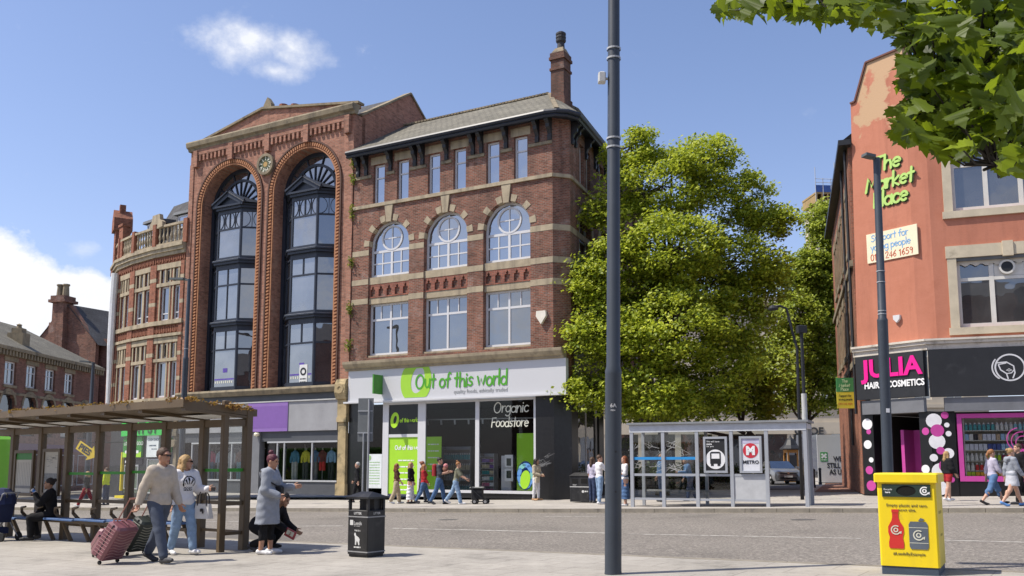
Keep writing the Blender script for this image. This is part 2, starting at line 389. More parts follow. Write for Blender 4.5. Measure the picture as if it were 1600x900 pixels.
# ---------------------------------------------------------------- lettering
def _curve_mesh(cu):
    o = bpy.data.objects.new('tmp', cu); COL.objects.link(o)
    dg = bpy.context.evaluated_depsgraph_get(); me = bpy.data.meshes.new_from_object(o.evaluated_get(dg))
    bpy.data.objects.remove(o); return me
def letters(mb, txt, x, z, h, y, m=0, ext=.01, bold=0.0, align='LEFT', shear=0.0, sx=1.0, rot=0.0):
    """printed lettering lying in the x,z plane at depth y; h = capital height"""
    cu = bpy.data.curves.new('t', 'FONT'); cu.body = txt; cu.size = h/.70; cu.extrude = ext/2; cu.offset = bold; cu.align_x = align; cu.shear = shear; cu.resolution_u = 3
    me = _curve_mesh(cu); c, s = math.cos(rot), math.sin(rot)
    vs = [(x+v.co.x*sx*c-v.co.y*s, y-v.co.z-ext/2, z+v.co.x*sx*s+v.co.y*c) for v in me.vertices]
    mb.add(vs, [tuple(p.vertices) for p in me.polygons], m); bpy.data.meshes.remove(me); return mb
def _arcp(cx, cy, rx, ry, a0, a1, n=10): return [(cx+rx*math.cos(R(a0+(a1-a0)*i/n)), cy+ry*math.sin(R(a0+(a1-a0)*i/n))) for i in range(n+1)]
HAND = {  # hand-drawn strokes: advance width, polylines (x-height 1, capitals 1.55)
 'a': (.95, [_arcp(.42,.45,.4,.45,40,330), [(.82,.95),(.82,.1),(.9,0)]]), 'b': (.95, [[(.08,1.6),(.08,.05)], _arcp(.45,.45,.38,.45,160,-160)]),
 'c': (.85, [_arcp(.45,.47,.4,.47,50,320)]), 'd': (.95, [[(.8,1.65),(.8,.02)], _arcp(.42,.45,.38,.45,20,340)]),
 'e': (.9, [[(.08,.5),(.8,.55)]+_arcp(.44,.5,.38,.47,10,310)]), 'f': (.7, [[(.68,1.5),(.5,1.62),(.34,1.4),(.3,.7),(.28,0)], [(.02,.85),(.62,.95)]]),
 'g': (.95, [_arcp(.42,.5,.38,.45,30,330), [(.82,.95),(.84,-.2),(.65,-.55),(.3,-.55),(.1,-.4)]]), 'h': (.92, [[(.08,1.6),(.1,0)], [(.1,.55),(.35,.92),(.65,.88),(.75,.5),(.78,0)]]),
 'i': (.35, [[(.12,.95),(.14,0)], [(.12,1.3),(.14,1.36)]]), 'k': (.85, [[(.08,1.6),(.1,0)], [(.7,.95),(.12,.42),(.75,0)]]),
 'l': (.35, [[(.14,1.65),(.14,0)]]), 'm': (1.35, [[(.06,.95),(.1,0)], [(.1,.5),(.35,.95),(.58,.8),(.62,0)], [(.62,.5),(.88,.95),(1.12,.8),(1.18,0)]]),
 'n': (.92, [[(.08,.95),(.1,0)], [(.1,.5),(.38,.95),(.66,.85),(.76,.5),(.78,0)]]), 'o': (.95, [_arcp(.44,.47,.39,.47,90,450,14)]),
 'p': (.95, [[(.08,.95),(.1,-.6)], _arcp(.46,.47,.37,.46,160,-160)]), 'q': (.95, [[(.82,.95),(.82,-.6)], _arcp(.44,.47,.38,.46,20,340)]),
 'r': (.7, [[(.08,.95),(.12,0)], [(.12,.5),(.3,.9),(.62,.9)]]), 's': (.75, [[(.62,.85),(.4,.97),(.12,.8),(.2,.55),(.52,.42),(.62,.2),(.4,0),(.05,.1)]]),
 't': (.7, [[(.36,1.5),(.34,0)], [(.02,.92),(.66,.96)]]), 'u': (.92, [[(.08,.95),(.12,.25),(.35,0),(.62,.15),(.74,.5)], [(.74,.95),(.76,0)]]),
 'v': (.85, [[(.05,.95),(.38,0),(.76,.98)]]), 'w': (1.25, [[(.05,.95),(.3,.02),(.55,.7),(.82,.02),(1.12,1.0)]]), 'x': (.8, [[(.05,.95),(.7,0)], [(.68,.95),(.05,0)]]),
 'y': (.85, [[(.05,.95),(.4,.15)], [(.76,.98),(.3,-.55)]]), 'z': (.8, [[(.08,.92),(.7,.92),(.08,0),(.74,.02)]]),
 'A': (1.2, [[(.05,0),(.55,1.55),(1.05,0)], [(.25,.55),(.88,.55)]]), 'F': (1.0, [[(.12,0),(.16,1.55),(.9,1.55)], [(.14,.8),(.75,.85)]]),
 'M': (1.5, [[(.08,0),(.3,1.5),(.72,.5),(1.12,1.52),(1.32,0)]]), 'O': (1.4, [_arcp(.65,.78,.58,.78,100,460,18)]), 'P': (1.0, [[(.14,0),(.14,1.55)], [(.1,1.52),(.6,1.5),(.85,1.2),(.6,.8),(.16,.72)]]),
 'S': (1.05, [[(.88,1.35),(.55,1.56),(.18,1.3),(.3,.9),(.75,.7),(.85,.3),(.5,0),(.08,.2)]]), 'T': (1.15, [[(.05,1.5),(1.08,1.56)], [(.58,1.52),(.55,0)]]),
 'E': (1.0, [[(.85,1.55),(.12,1.55),(.12,0),(.88,0)], [(.12,.8),(.75,.82)]]), ' ': (.55, []), ',': (.35, [[(.2,.05),(.08,-.25)]]), '.': (.35, [[(.12,.02),(.15,.06)]]),
 '0': (1.0, [_arcp(.45,.75,.38,.75,90,450,14)]), '1': (.7, [[(.12,1.2),(.36,1.5),(.36,0)]]), '2': (1.0, [[(.1,1.15),(.25,1.45),(.6,1.5),(.78,1.15),(.5,.6),(.08,.02),(.85,.02)]]),
 '3': (.95, [[(.1,1.4),(.5,1.52),(.75,1.2),(.4,.82),(.78,.5),(.6,.05),(.08,.08)]]), '4': (1.0, [[(.62,0),(.62,1.5),(.06,.45),(.88,.45)]]), '5': (.95, [[(.78,1.5),(.2,1.5),(.14,.85),(.55,.95),(.8,.5),(.5,.02),(.08,.1)]]),
 '6': (1.0, [[(.7,1.5),(.25,.95),(.1,.45),(.4,0),(.8,.35),(.6,.8),(.14,.6)]]), '9': (1.0, [[(.8,1.1),(.45,.75),(.12,1.1),(.45,1.5),(.8,1.2),(.74,.5),(.62,0)]]),
}
def hand(mb, txt, x, z, xh, y, w, m=0, slope=0.0, sx=1.0, jit=0.0, ext=0.0, lean=0.0, seed=1, align='LEFT'):
    """hand-drawn lettering: round-ended strokes of width w; xh = x-height; ext>0 makes raised letters"""
    rnd = random.Random(seed); tot = sum(HAND.get(ch, HAND[' '])[0] for ch in txt)*xh*sx
    pen = x-(tot/2 if align == 'CENTER' else 0); x00 = x
    for ch in txt:
        adv, strokes = HAND.get(ch, HAND[' ']); dz = rnd.uniform(-jit, jit)*xh
        for st in strokes:
            pts = [(pen+p[0]*xh*sx+lean*p[1]*xh, z+p[1]*xh+dz+(pen-x00+p[0]*xh*sx)*slope) for p in st]
            ribbon(mb, pts, w, y, m, ext)
        pen += adv*xh*sx
    return pen
def ribbon(mb, pts, w, y, m=0, ext=0.0, n=5, eps=[0]):
    eps[0] = (eps[0]+1) % 7; y = y-.0004*eps[0]
    P = [Vector((p[0], p[1], 0)) for p in pts]; L_ = []; R_ = []; k = len(P); closed = (P[0]-P[-1]).length < w*.3 and k > 4
    for i in range(k):
        a = P[i-1] if i else (P[-2] if closed else P[0]); b = P[i+1] if i < k-1 else (P[1] if closed else P[-1]); d = (b-a)
        if d.length < 1e-9: d = Vector((1,0,0))
        d.normalize(); nn = Vector((-d.y, d.x, 0)); L_.append(P[i]+nn*w/2); R_.append(P[i]-nn*w/2)
    if not closed:
        d0 = (P[0]-P[1]).normalized(); d1 = (P[-1]-P[-2]).normalized(); t0 = math.atan2(d0.y, d0.x); t1 = math.atan2(d1.y, d1.x)
        cap0 = [P[0]+Vector((math.cos(t0+math.pi/2-math.pi*i/n), math.sin(t0+math.pi/2-math.pi*i/n), 0))*w/2 for i in range(1, n)]
        cap1 = [P[-1]+Vector((math.cos(t1+math.pi/2-math.pi*i/n), math.sin(t1+math.pi/2-math.pi*i/n), 0))*w/2 for i in range(1, n)]
    vs = []; fs = []; 
    for i in range(k): vs += [L_[i], R_[i]]
    for i in range(k-1): fs.append((2*i, 2*i+1, 2*i+3, 2*i+2))
    rim = None
    if not closed:
        b = len(vs); vs += cap0; fs.append(tuple([0, 1]+[b+i for i in range(len(cap0))]))
        b2 = len(vs); vs += cap1; fs.append(tuple([2*k-1, 2*k-2]+[b2+len(cap1)-1-i for i in range(len(cap1)-1,-1,-1)][::1]))
        rim = [1+2*i for i in range(k)]+[b2+len(cap1)-1-i for i in range(len(cap1))]+[2*i for i in range(k-1,-1,-1)]+[b+len(cap0)-1-i for i in range(len(cap0)-1,-1,-1)][::1]
    if ext <= 0:
        mb.add([(v.x, y, v.y) for v in vs], fs, m)
    else:
        nv = len(vs); allv = [(v.x, y-ext, v.y) for v in vs]+[(v.x, y, v.y) for v in vs]; ff = list(fs)
        for i in range(k-1):
            ff.append((2*i, 2*i+2, nv+2*i+2, nv+2*i)); ff.append((2*i+1, 2*i+3, nv+2*i+3, nv+2*i+1))
        mb.add(allv, ff, m)
def scrawl(mb, x0, x1, z, h, y, m=0, seed=0, gap=.25, w=None):   # a line of print too small to read: word-shaped bars
    rnd = random.Random(seed); x = x0
    while x < x1:
        l = min(x1-x, h*rnd.uniform(1.2, 4.5))
        mb.add([(x,y,z),(x+l,y,z),(x+l,y,z+h),(x,y,z+h)], [(0,1,2,3)], m); x += l+h*gap*2

# ================================================================ SETTING: road, pavements, markings
class Fr:                                           # a facade's own frame: x along it to the right, y into the building
    def __init__(s, o, ang): s.o = Vector(o); s.ang = ang; s.c = math.cos(ang); s.s = math.sin(ang)
    def hit(s, px, py, d=0.0):                      # measurement off the plane y = d
        r = ray(px, py); t = (d+s.o.y*s.c-s.o.x*s.s)/(-r.x*s.s+r.y*s.c)
        x, y = t*r.x-s.o.x, t*r.y-s.o.y
        return x*s.c+y*s.s, CAM_Z+t*r.z-s.o.z
    def hitx(s, px, py, u):                         # measurement off the plane x = u
        r = ray(px, py); t = (u+s.o.x*s.c+s.o.y*s.s)/(r.x*s.c+r.y*s.s)
        x, y = t*r.x-s.o.x, t*r.y-s.o.y
        return -x*s.s+y*s.c, CAM_Z+t*r.z-s.o.z
    def w(s, x, y, z=None):
        X = s.o.x+x*s.c-y*s.s; Y = s.o.y+x*s.s+y*s.c
        return Vector((X, Y, G(X, Y) if z is None else s.o.z+z))

def ground_poly(name, pts, dz, m, kind='structure'):
    loops = [[Vector((x, y, 0)) for x, y in pts]]; tris = tessellate_polygon(loops); mb = MB(); fl = loops[0]; fs = []
    for t in tris:
        a, b, c = (fl[i] for i in t); fs.append(tuple(t) if (b-a).cross(c-a).z > 0 else (t[0], t[2], t[1]))
    mb.add([(p.x, p.y, G(p.x, p.y)+dz) for p in fl], fs)
    return tag(mb.build(name, m), kind=kind)

def asphalt_mat():
    m, nt, p, out = nodes_of('asphalt'); p.inputs['Roughness'].default_value = .85; p.inputs['Specular IOR Level'].default_value = .3
    n1 = noise_node(nt, 17, 4, .85); n2 = noise_node(nt, .25, 6, .62); n3 = noise_node(nt, 6, 5, .6)
    a = ramp_node(nt, n1.outputs['Fac'], [(.30, (.05,.045,.04)), (.45, (.155,.14,.122)), (.56, (.215,.193,.168)), (.70, (.46,.42,.365))])
    b = ramp_node(nt, n2.outputs['Fac'], [(.3, .74), (.42, .98), (.7, 1.14)]); c = ramp_node(nt, n3.outputs['Fac'], [(.3, .9), (.7, 1.08)])
    colr = mixc(nt, 1.0, mixc(nt, 1.0, a.outputs[0], b.outputs[0], 'MULTIPLY'), c.outputs[0], 'MULTIPLY')
    nt.links.new(colr, p.inputs['Base Color'])
    bp = nt.nodes.new('ShaderNodeBump'); bp.inputs['Strength'].default_value = .6; bp.inputs['Distance'].default_value = .012; nt.links.new(n1.outputs['Fac'], bp.inputs['Height']); nt.links.new(bp.outputs[0], p.inputs['Normal'])
    return m
ASPH = asphalt_mat()
def paving_mat(name, c1, c2, ang, w, h, joint):
    m, nt, p, out = nodes_of(name); p.inputs['Roughness'].default_value = .85; p.inputs['Specular IOR Level'].default_value = .25
    tc = nt.nodes.new('ShaderNodeTexCoord'); mp = nt.nodes.new('ShaderNodeMapping'); mp.inputs['Rotation'].default_value = (0, 0, ang); nt.links.new(tc.outputs['Object'], mp.inputs[0])
    bt = nt.nodes.new('ShaderNodeTexBrick'); nt.links.new(mp.outputs[0], bt.inputs['Vector'])
    for k, v in (('Scale', 1.0), ('Mortar Size', .011), ('Mortar Smooth', .3), ('Brick Width', w), ('Row Height', h)): bt.inputs[k].default_value = v
    bt.inputs['Color1'].default_value = c4(c1); bt.inputs['Color2'].default_value = c4(c2); bt.inputs['Mortar'].default_value = c4(joint)
    n1 = noise_node(nt, .6, 8, .7); n2 = noise_node(nt, 5, 8, .75); n3 = noise_node(nt, 60, 3, .7)
    a = ramp_node(nt, n1.outputs['Fac'], [(.32, .68), (.42, .92), (.7, 1.12)]); b = ramp_node(nt, n2.outputs['Fac'], [(.3, .72), (.45, .96), (.65, 1.06)]); c = ramp_node(nt, n3.outputs['Fac'], [(.3, .88), (.7, 1.1)])
    colr = bt.outputs['Color']
    for r in (a, b, c): colr = mixc(nt, 1.0, colr, r.outputs[0], 'MULTIPLY')
    nt.links.new(colr, p.inputs['Base Color'])
    bp = nt.nodes.new('ShaderNodeBump'); bp.inputs['Strength'].default_value = .25; bp.inputs['Distance'].default_value = .01; nt.links.new(n2.outputs['Fac'], bp.inputs['Height']); nt.links.new(bp.outputs[0], p.inputs['Normal'])
    return m
PAVE_N = paving_mat('near_paving', (.36,.335,.295), (.325,.302,.266), R(34), .9, .6, (.24,.22,.195))
PAVE_F = paving_mat('far_paving', (.40,.37,.33), (.355,.33,.295), R(25), .75, .6, (.27,.245,.22))
# one ground sheet out to the horizon (it is also the carriageway)
mb = MB(); xs = [-1500,-400,-120,-60,-34,-20,-10,0,10,20,26,60,150,500,1500]; ys = [-400,-120,-40,-10,0,10,20,30,40,50,60,75,90,150,300,800,2500]
for y in ys:
    for x in xs: mb.v.append((x, y, G(x, y)-.12))
for j in range(len(ys)-1):
    for i in range(len(xs)-1): mb.f.append((j*len(xs)+i, j*len(xs)+i+1, (j+1)*len(xs)+i+1, (j+1)*len(xs)+i)); mb.m.append(0)
tag(mb.build('road', ASPH), kind='structure')
FK = [(-33.9, 47.6), (-8.86, 34.92), (1.05, 29.9), (13.9, 24.67), (25.9, 19.8)]      # far kerb line
NK = [(-33.9, 38.1), (-4.48, 18.27), (4.66, 12.12), (19.0, 2.5)]                     # near kerb line
ground_poly('far_pavement', FK+[(25.9, 89.9), (-33.9, 89.9)], 0.0, PAVE_F)
ground_poly('near_pavement', [(-33.9, -9.9), (19.0, -9.9)]+NK[::-1], 0.0, PAVE_N)
KERB = mat('kerb_stone', (.23,.205,.165), .85, .2, 3, bump=.3, dirt=((.12,.11,.10), 1.2, .58))
def kerb(name, line, side):
    mb = MB()
    for (x0, y0), (x1, y1) in zip(line, line[1:]):
        L = math.hypot(x1-x0, y1-y0); k = max(1, int(L/.92)); dx, dy = (x1-x0)/L, (y1-y0)/L; nx, ny = -dy*side, dx*side
        for i in range(k):
            t0 = L*i/k+.006; t1 = L*(i+1)/k-.006; q = []
            for tt, o in ((t0, -.015), (t1, -.015), (t1, .14), (t0, .14)): q.append((x0+dx*tt+nx*o, y0+dy*tt+ny*o))
            vs = [(a, b, G(a, b)-.13) for a, b in q]+[(a+ (nx*.012 if j < 2 else 0), b+(ny*.012 if j < 2 else 0), G(a, b)+.004) for j, (a, b) in enumerate(q)]
            mb.add(vs, [(0,3,2,1),(4,5,6,7),(0,1,5,4),(1,2,6,5),(2,3,7,6),(3,0,4,7)])
    return tag(mb.build(name, KERB), kind='structure')
kerb('far_kerb', FK, 1); kerb('near_kerb', NK, -1)
PAINT = mat('road_paint', (.55,.53,.48), .7, .12, 8, dirt=((.22,.20,.18), 7, .46)); YPAINT = mat('yellow_road_paint', (.52,.42,.22), .75, .15, 8, dirt=((.2,.18,.155), 5, .45))
def stripe(name, p, q, w, m):
    p = Vector((p[0], p[1])); q = Vector((q[0], q[1])); d = (q-p).normalized(); n = Vector((-d.y, d.x))*w/2
    k = max(1, int((q-p).length/2)); 
    return ground_poly(name, [tuple(p-n), tuple(q-n), tuple(q+n), tuple(p+n)], -.116, m)
def gxy(px, py, dz=-.12): v = gp(px, py, dz); return (v.x, v.y)
stripe('lane_line', gxy(612, 825.5), gxy(945, 833), .12, PAINT); stripe('lane_line', gxy(985, 834.5), gxy(1345, 841.5), .10, PAINT); stripe('lane_line', gxy(1470, 844), gxy(1640, 848.5), .10, PAINT)
stripe('lane_line', gxy(440, 822.3), gxy(536, 821.8), .12, PAINT); stripe('lane_line', gxy(500, 851), gxy(525, 850), .14, PAINT)
stripe('lane_line', gxy(300, 815), gxy(400, 815), .12, PAINT); stripe('lane_line', gxy(850, 807.5), gxy(975, 806.5), .10, PAINT)
def offs(line, d):
    out = []
    for i, (x, y) in enumerate(line):
        a = line[max(i-1, 0)]; b = line[min(i+1, len(line)-1)]; L = math.hypot(b[0]-a[0], b[1]-a[1]); out.append((x-(b[1]-a[1])/L*d, y+(b[0]-a[0])/L*d))
    return out
for d in (.22, .42):
    ln = offs(NK, d)
    for a, b in zip(ln[:-1], ln[1:]): stripe('double_yellow_line', a, b, .07, YPAINT)
ln = offs(FK, -.28)
for a, b in zip(ln[1:-1], ln[2:]): stripe('edge_line', a, b, .05, YPAINT)
COV = mat('iron_cover', (.09,.085,.08), .6, .25, 12, bump=.5)
for px, py, r, nm in ((1255, 812, .32, 'manhole_cover'), (700, 812, .3, 'manhole_cover')):
    x, y = gxy(px, py); ground_poly(nm, [(x+r*math.cos(t*.393), y+r*math.sin(t*.393)) for t in range(16)], -.1165, COV)
PATCH = mat('asphalt_repair', (.13,.118,.105), .9, .3, 30, bump=.3)
for pts in (((330,832),(470,836),(455,845),(300,840)),): ground_poly('asphalt_patch', [gxy(*q) for q in pts], -.1175, PATCH)
# the side street behind the crossing, and the brick paving beside it
SIDE = [gxy(1192, 766, 0), gxy(1270, 766, 0), gxy(1264, 752, 0), gxy(1262, 742, 0), gxy(1222, 742, 0), gxy(1206, 752, 0)]
ASPH2 = mat('worn_asphalt', (.085,.082,.08), .9, .25, 6, bump=.3)
ground_poly('side_street', SIDE, .004, ASPH2)
BRP = rows_mat('brick_paving', (.30,.15,.105), (.25,.125,.09), ((.16,.11,.09), .01), .21, .105, 'xy')
ground_poly('brick_path', [gxy(1272, 769, 0), gxy(1356, 769, 0), gxy(1340, 751, 0), gxy(1296, 751, 0)], .004, BRP)

# ================================================================ shared building pieces
STONE = mat('sandstone', (.38,.315,.215), .85, .2, 2.2, bump=.3, streak=(.12,.10,.08), dirt=((.10,.085,.065), .9, .60))
STONE_D = mat('weathered_stone', (.25,.205,.135), .9, .25, 2.0, bump=.35, streak=(.07,.06,.05), dirt=((.07,.06,.045), 1.3, .55))
UPVC = mat('white_window_frame', (.60,.60,.61), .45, .03, 2)
BLACK = mat('black_paint', (.018,.019,.022), .5, .2, 4); NAVY = mat('dark_blue_frame', (.022,.028,.042), .45, .15, 3, dirt=((.06,.065,.075), 2, .62))
PANE_SKY = pane_mat('sky_pane', (.02,.03,.045), .34); PANE_DIM = pane_mat('dim_pane', (.035,.036,.036), .22, ripple=.05); PANE_DARK = pane_mat('dark_pane', (.012,.013,.014), .10)
SLATE = rows_mat('stone_slates', (.21,.195,.155), (.165,.155,.125), ((.06,.055,.045), .012), .32, .24, 'xy', .9, .8)
SLATE_D = rows_mat('dark_slates', (.085,.085,.088), (.07,.068,.07), ((.03,.03,.03), .01), .3, .22, 'xy', .8, .6)
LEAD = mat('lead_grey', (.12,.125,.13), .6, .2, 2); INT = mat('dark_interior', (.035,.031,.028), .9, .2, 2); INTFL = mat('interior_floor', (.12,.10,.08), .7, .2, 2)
CLEAR = clear_mat('shop_glass', (.88,.91,.90), .015)
def frame_grid(mb, x0, x1, z0, z1, y, fw, xs=(), zs=(), d=.07, bw=None, m=0):
    bw = bw or fw*.6
    mb.box(x0, x0+fw, y, y+d, z0, z1, m); mb.box(x1-fw, x1, y, y+d, z0, z1, m)
    mb.box(x0+fw, x1-fw, y+.002, y+d, z0, z0+fw*1.2, m); mb.box(x0+fw, x1-fw, y+.002, y+d, z1-fw, z1, m)
    for i, x in enumerate(xs):
        w = x[1] if isinstance(x, tuple) else bw; xx = x[0] if isinstance(x, tuple) else x; a = x[2] if isinstance(x, tuple) and len(x) > 2 else z0+fw; b = x[3] if isinstance(x, tuple) and len(x) > 2 else z1-fw
        mb.box(xx-w/2, xx+w/2, y+.006, y+d-.01, a, b, m)
    for z in zs:
        w = z[1] if isinstance(z, tuple) else bw; zz = z[0] if isinstance(z, tuple) else z
        mb.box(x0+fw, x1-fw, y+.010, y+d-.015, zz-w/2, zz+w/2, m)
def win(parent, x0, x1, z0, z1, y, fw=.07, xs=(), zs=(), fm=None, pm=None, d=.07, bw=None, name='window', M=None):
    mb = MB(); frame_grid(mb, x0, x1, z0, z1, y, fw, xs, zs, d, bw)
    if M is not None: mb.xf(M)
    o = mb.build(name, fm or UPVC, parent)
    pb = MB().add([(x0+.01,y+.045,z0+.01),(x1-.01,y+.045,z0+.01),(x1-.01,y+.045,z1-.01),(x0+.01,y+.045,z1-.01)], [(0,1,2,3)])
    if M is not None: pb.xf(M)
    pb.build('pane', pm or PANE_SKY, o); return o

# ================================================================ BUILDING C: the corner food shop
C_ORG = gp(866, 781); C = Fr(C_ORG, R(-29)); CSH = []
bC = thing('corner_building', 'red brick corner building with three arched windows over the white and green food shop', 'building', C_ORG, R(-29))
BRK_C = brick('red_brick', (.29,.108,.068), (.15,.060,.042), (.25,.19,.15), ms=.013, stain_t=.58, pale_t=.67)
BAYS = [(-10.0, -7.6), (-6.75, -4.35), (-3.5, -1.1)]; SPR = 11.98
TOPW = [-9.46, -8.03, -6.23, -4.80, -3.02, -1.58]
holes = [arched(a, b, 6.55, SPR, 22) for a, b in BAYS]+[rect(c-.34, c+.34, 14.1, 16.08) for c in TOPW]
wb = MB(); wb.plate(rect(-11.0, 0.0, 6.1, 16.75), 0.0, .34, holes)
for a, b in BAYS:                                    # recessed spandrel between the two floors
    wb.box(a, b, .16, .34, 9.46, 10.12)
    wb.box(a, a+.02, .0, .5, 6.5, 6.56)
# canted corner and the flank along the side street
CANT = (.55, .60); FL = Vector((-.13, .99)).normalized()
def flankM():                                        # flank's own frame: x along the flank going away, y into the building
    ang = math.atan2(FL.y, FL.x); return Matrix.Translation((CANT[0], CANT[1], 0)) @ Matrix.Rotation(ang, 4, 'Z')
FM = flankM(); LC = math.hypot(*CANT); CM = Matrix.Rotation(math.atan2(CANT[1], CANT[0]), 4, 'Z')
s0 = len(wb.v); wb.plate(rect(0, LC, 0.0, 16.75), 0.0, .3); wb.xf(CM, s0)
s0 = len(wb.v); fw_x = [1.3, 4.6, 7.9, 11.2]
fh = [arched(x, x+2.0, 6.55, 11.98, 16) for x in fw_x]+[rect(x+.2, x+.85, 14.1, 16.08) for x in fw_x]+[rect(x+1.25, x+1.9, 14.1, 16.08) for x in fw_x]
wb.plate(rect(0, 15.0, 4.4, 16.75), 0.0, .34, fh)
for x in fw_x: wb.box(x, x+2.0, .16, .34, 9.46, 10.12)
wb.xf(FM, s0)
wall = wb.build('wall', BRK_C, bC)
# stone dressings: bands, sills, keystones, voussoirs
st = MB()
def band(z0, z1, pr, segs, y=0.0):
    for a, b in segs: st.box(a, b, y-pr, y+.05, z0, z1)
piers = [(-11.0, -10.0), (-7.6, -6.75), (-4.35, -3.5), (-1.1, 0.0)]
for z0, z1 in ((11.58, 11.84), (10.14, 10.40), (9.18, 9.45)): band(z0, z1, .012, piers)
band(13.94, 14.10, .09, [(-11.0, .04)])
for a, b in BAYS:
    st.box(a, b, .10, .345, 9.16, 9.46); st.box(a, b, .06, .345, 10.12, 10.46); st.box(a+.004, b-.004, .05, .345, 6.30, 6.64)
    cx = (a+b)/2
    for k in range(11):                              # ring of alternate stone and brick voussoirs, on the face and round the soffit
        if k % 2 == 1: continue
        t0, t1 = math.pi*(k+.12)/11, math.pi*(k+.88)/11
        o = arc(cx, SPR, 1.5, t0, t1, 3)+arc(cx, SPR, 1.19, t1, t0, 3)
        if k == 5: continue
        st.plate(o, -.02, .03)
        o2 = arc(cx, SPR, 1.205, t0, t1, 3)+arc(cx, SPR, 1.17, t1, t0, 3); st.plate(o2, .0, .33)
    st.plate([(cx-.14, SPR+1.12), (cx+.14, SPR+1.12), (cx+.24, SPR+1.95), (cx-.24, SPR+1.95)], -.07, .03)
    # pointed brick niches of the spandrel get their own mesh below
for c in TOPW: st.box(c-.5, c+.5, -.015, .33, 16.085, 16.47)
for z0, z1, pr in ((11.58, 11.84, .012), (10.14, 10.40, .012), (9.18, 9.45, .012), (13.94, 14.10, .09)):
    s0 = len(st.v); st.box(-.003, LC+.004, -pr, .04, z0+.002, z1+.002); st.xf(CM, s0)
    s0 = len(st.v); st.box(0, 15, -pr, .04, z0, z1); st.xf(FM, s0)
for x in fw_x:
    s0 = len(st.v); st.plate(arc(x+1, 11.98, 1.3, 0, math.pi, 16)+arc(x+1, 11.98, 1.0, math.pi, 0, 16), -.03, .02); st.box(x, x+2, .05, .34, 10.1, 10.45); st.xf(FM, s0)
# shop cornice
s0 = len(st.v); st.extrude_x([(.0,5.92),(-.30,5.92),(-.33,6.02),(-.42,6.08),(-.52,6.22),(-.54,6.34),(-.02,6.42)], -11.06, .62)
for i in range(150): st.box(-11.0+i*.077, -11.0+i*.077+.04, -.345, -.28, 5.95, 6.02)
st.build('stone_dressing', STONE, bC)
s2 = MB(); s2.extrude_x([(-.05,4.4),(-.25,4.4),(-.25,5.95),(-.33,6.02),(-.42,6.08),(-.52,6.22),(-.54,6.34),(-.02,6.42)], .3, 9.0); s2.xf(FM); s2.build('flank_fascia', mat('grey_green_fascia', (.16,.17,.155), .6, .15, 2), bC)
nb = MB()                                            # gothic niches in the spandrel panels
NICHE = brick('niche_brick', (.36,.13,.085), (.30,.10,.07), (.22,.14,.11), stain_t=.6)
for a, b in BAYS:
    hs = []
    for i in range(5):
        cx = a+(b-a)*(i+.5)/5; w = .14
        hs.append([(cx-w, 9.52), (cx+w, 9.52), (cx+w, 9.86), (cx+.05, 9.88), (cx+.07, 9.96), (cx+.03, 9.98), (cx, 10.08), (cx-.03, 9.98), (cx-.07, 9.96), (cx-.05, 9.88), (cx-w, 9.86)])
    nb.plate(rect(a+.002, b-.002, 9.462, 10.12), .075, .158, hs)
nb.build('niche_panel', NICHE, bC)
# windows
for i, c in enumerate(TOPW): win(bC, c-.34, c+.34, 14.1, 16.08, .16, .085, (), ((15.42, .07),), pm=PANE_SKY)
for a, b in BAYS:
    cx = (a+b)/2; y = .26
    w = win(bC, a, b, 6.64, 9.16, y, .10, ((cx, .10), ((a+cx)/2+.02, .05, 8.42, 9.06), ((b+cx)/2-.02, .05, 8.42, 9.06)), ((8.38, .10),), pm=PANE_DIM, bw=.06)
    mb = MB(); r = (b-a)/2
    mb.plate(arched(a, b, 10.46, SPR, 22), y, y+.07, [arched(a+.1, b-.1, 10.60, SPR-.02, 22, r-.1)])
    mb.box(cx-.06, cx+.06, y+.005, y+.06, 10.55, 11.75); mb.box(a+.09, b-.09, y+.007, y+.065, 11.68, 11.80)
    for q in ((a+.1+cx)/2, (b-.1+cx)/2): mb.box(q-.03, q+.03, y+.01, y+.055, 10.6, 11.7)
    mb.box(a+.09, b-.09, y+.012, y+.055, 11.12, 11.18)
    mb.plate(arc(cx, 12.36, .62, 0, 2*math.pi, 26)[:-1], y-.005, y+.06, [arc(cx, 12.36, .53, 0, 2*math.pi, 26)[:-1]])
    mb.box(cx-.025, cx+.025, y+.01, y+.055, 11.84, 12.88); mb.box(cx-.52, cx+.52, y+.013, y+.055, 12.335, 12.385)
    o = mb.build('arched_window', UPVC, bC)
    MB().sheet(arched(a+.02, b-.02, 10.5, SPR, 20), y+.045).build('pane', PANE_SKY, o)
for x in fw_x:
    for q in (x+.2, x+1.25): win(bC, q, q+.65, 14.1, 16.08, .16, .085, (), ((15.42, .07),), pm=PANE_DIM, M=FM)
    win(bC, x, x+2.0, 6.64, 9.16, .26, .10, (x+1.0,), ((8.4, .1),), pm=PANE_DIM, M=FM)
    win(bC, x, x+2.0, 10.46, 12.9, .27, .10, (x+1.0,), ((11.7, .1),), pm=PANE_DIM, M=FM)
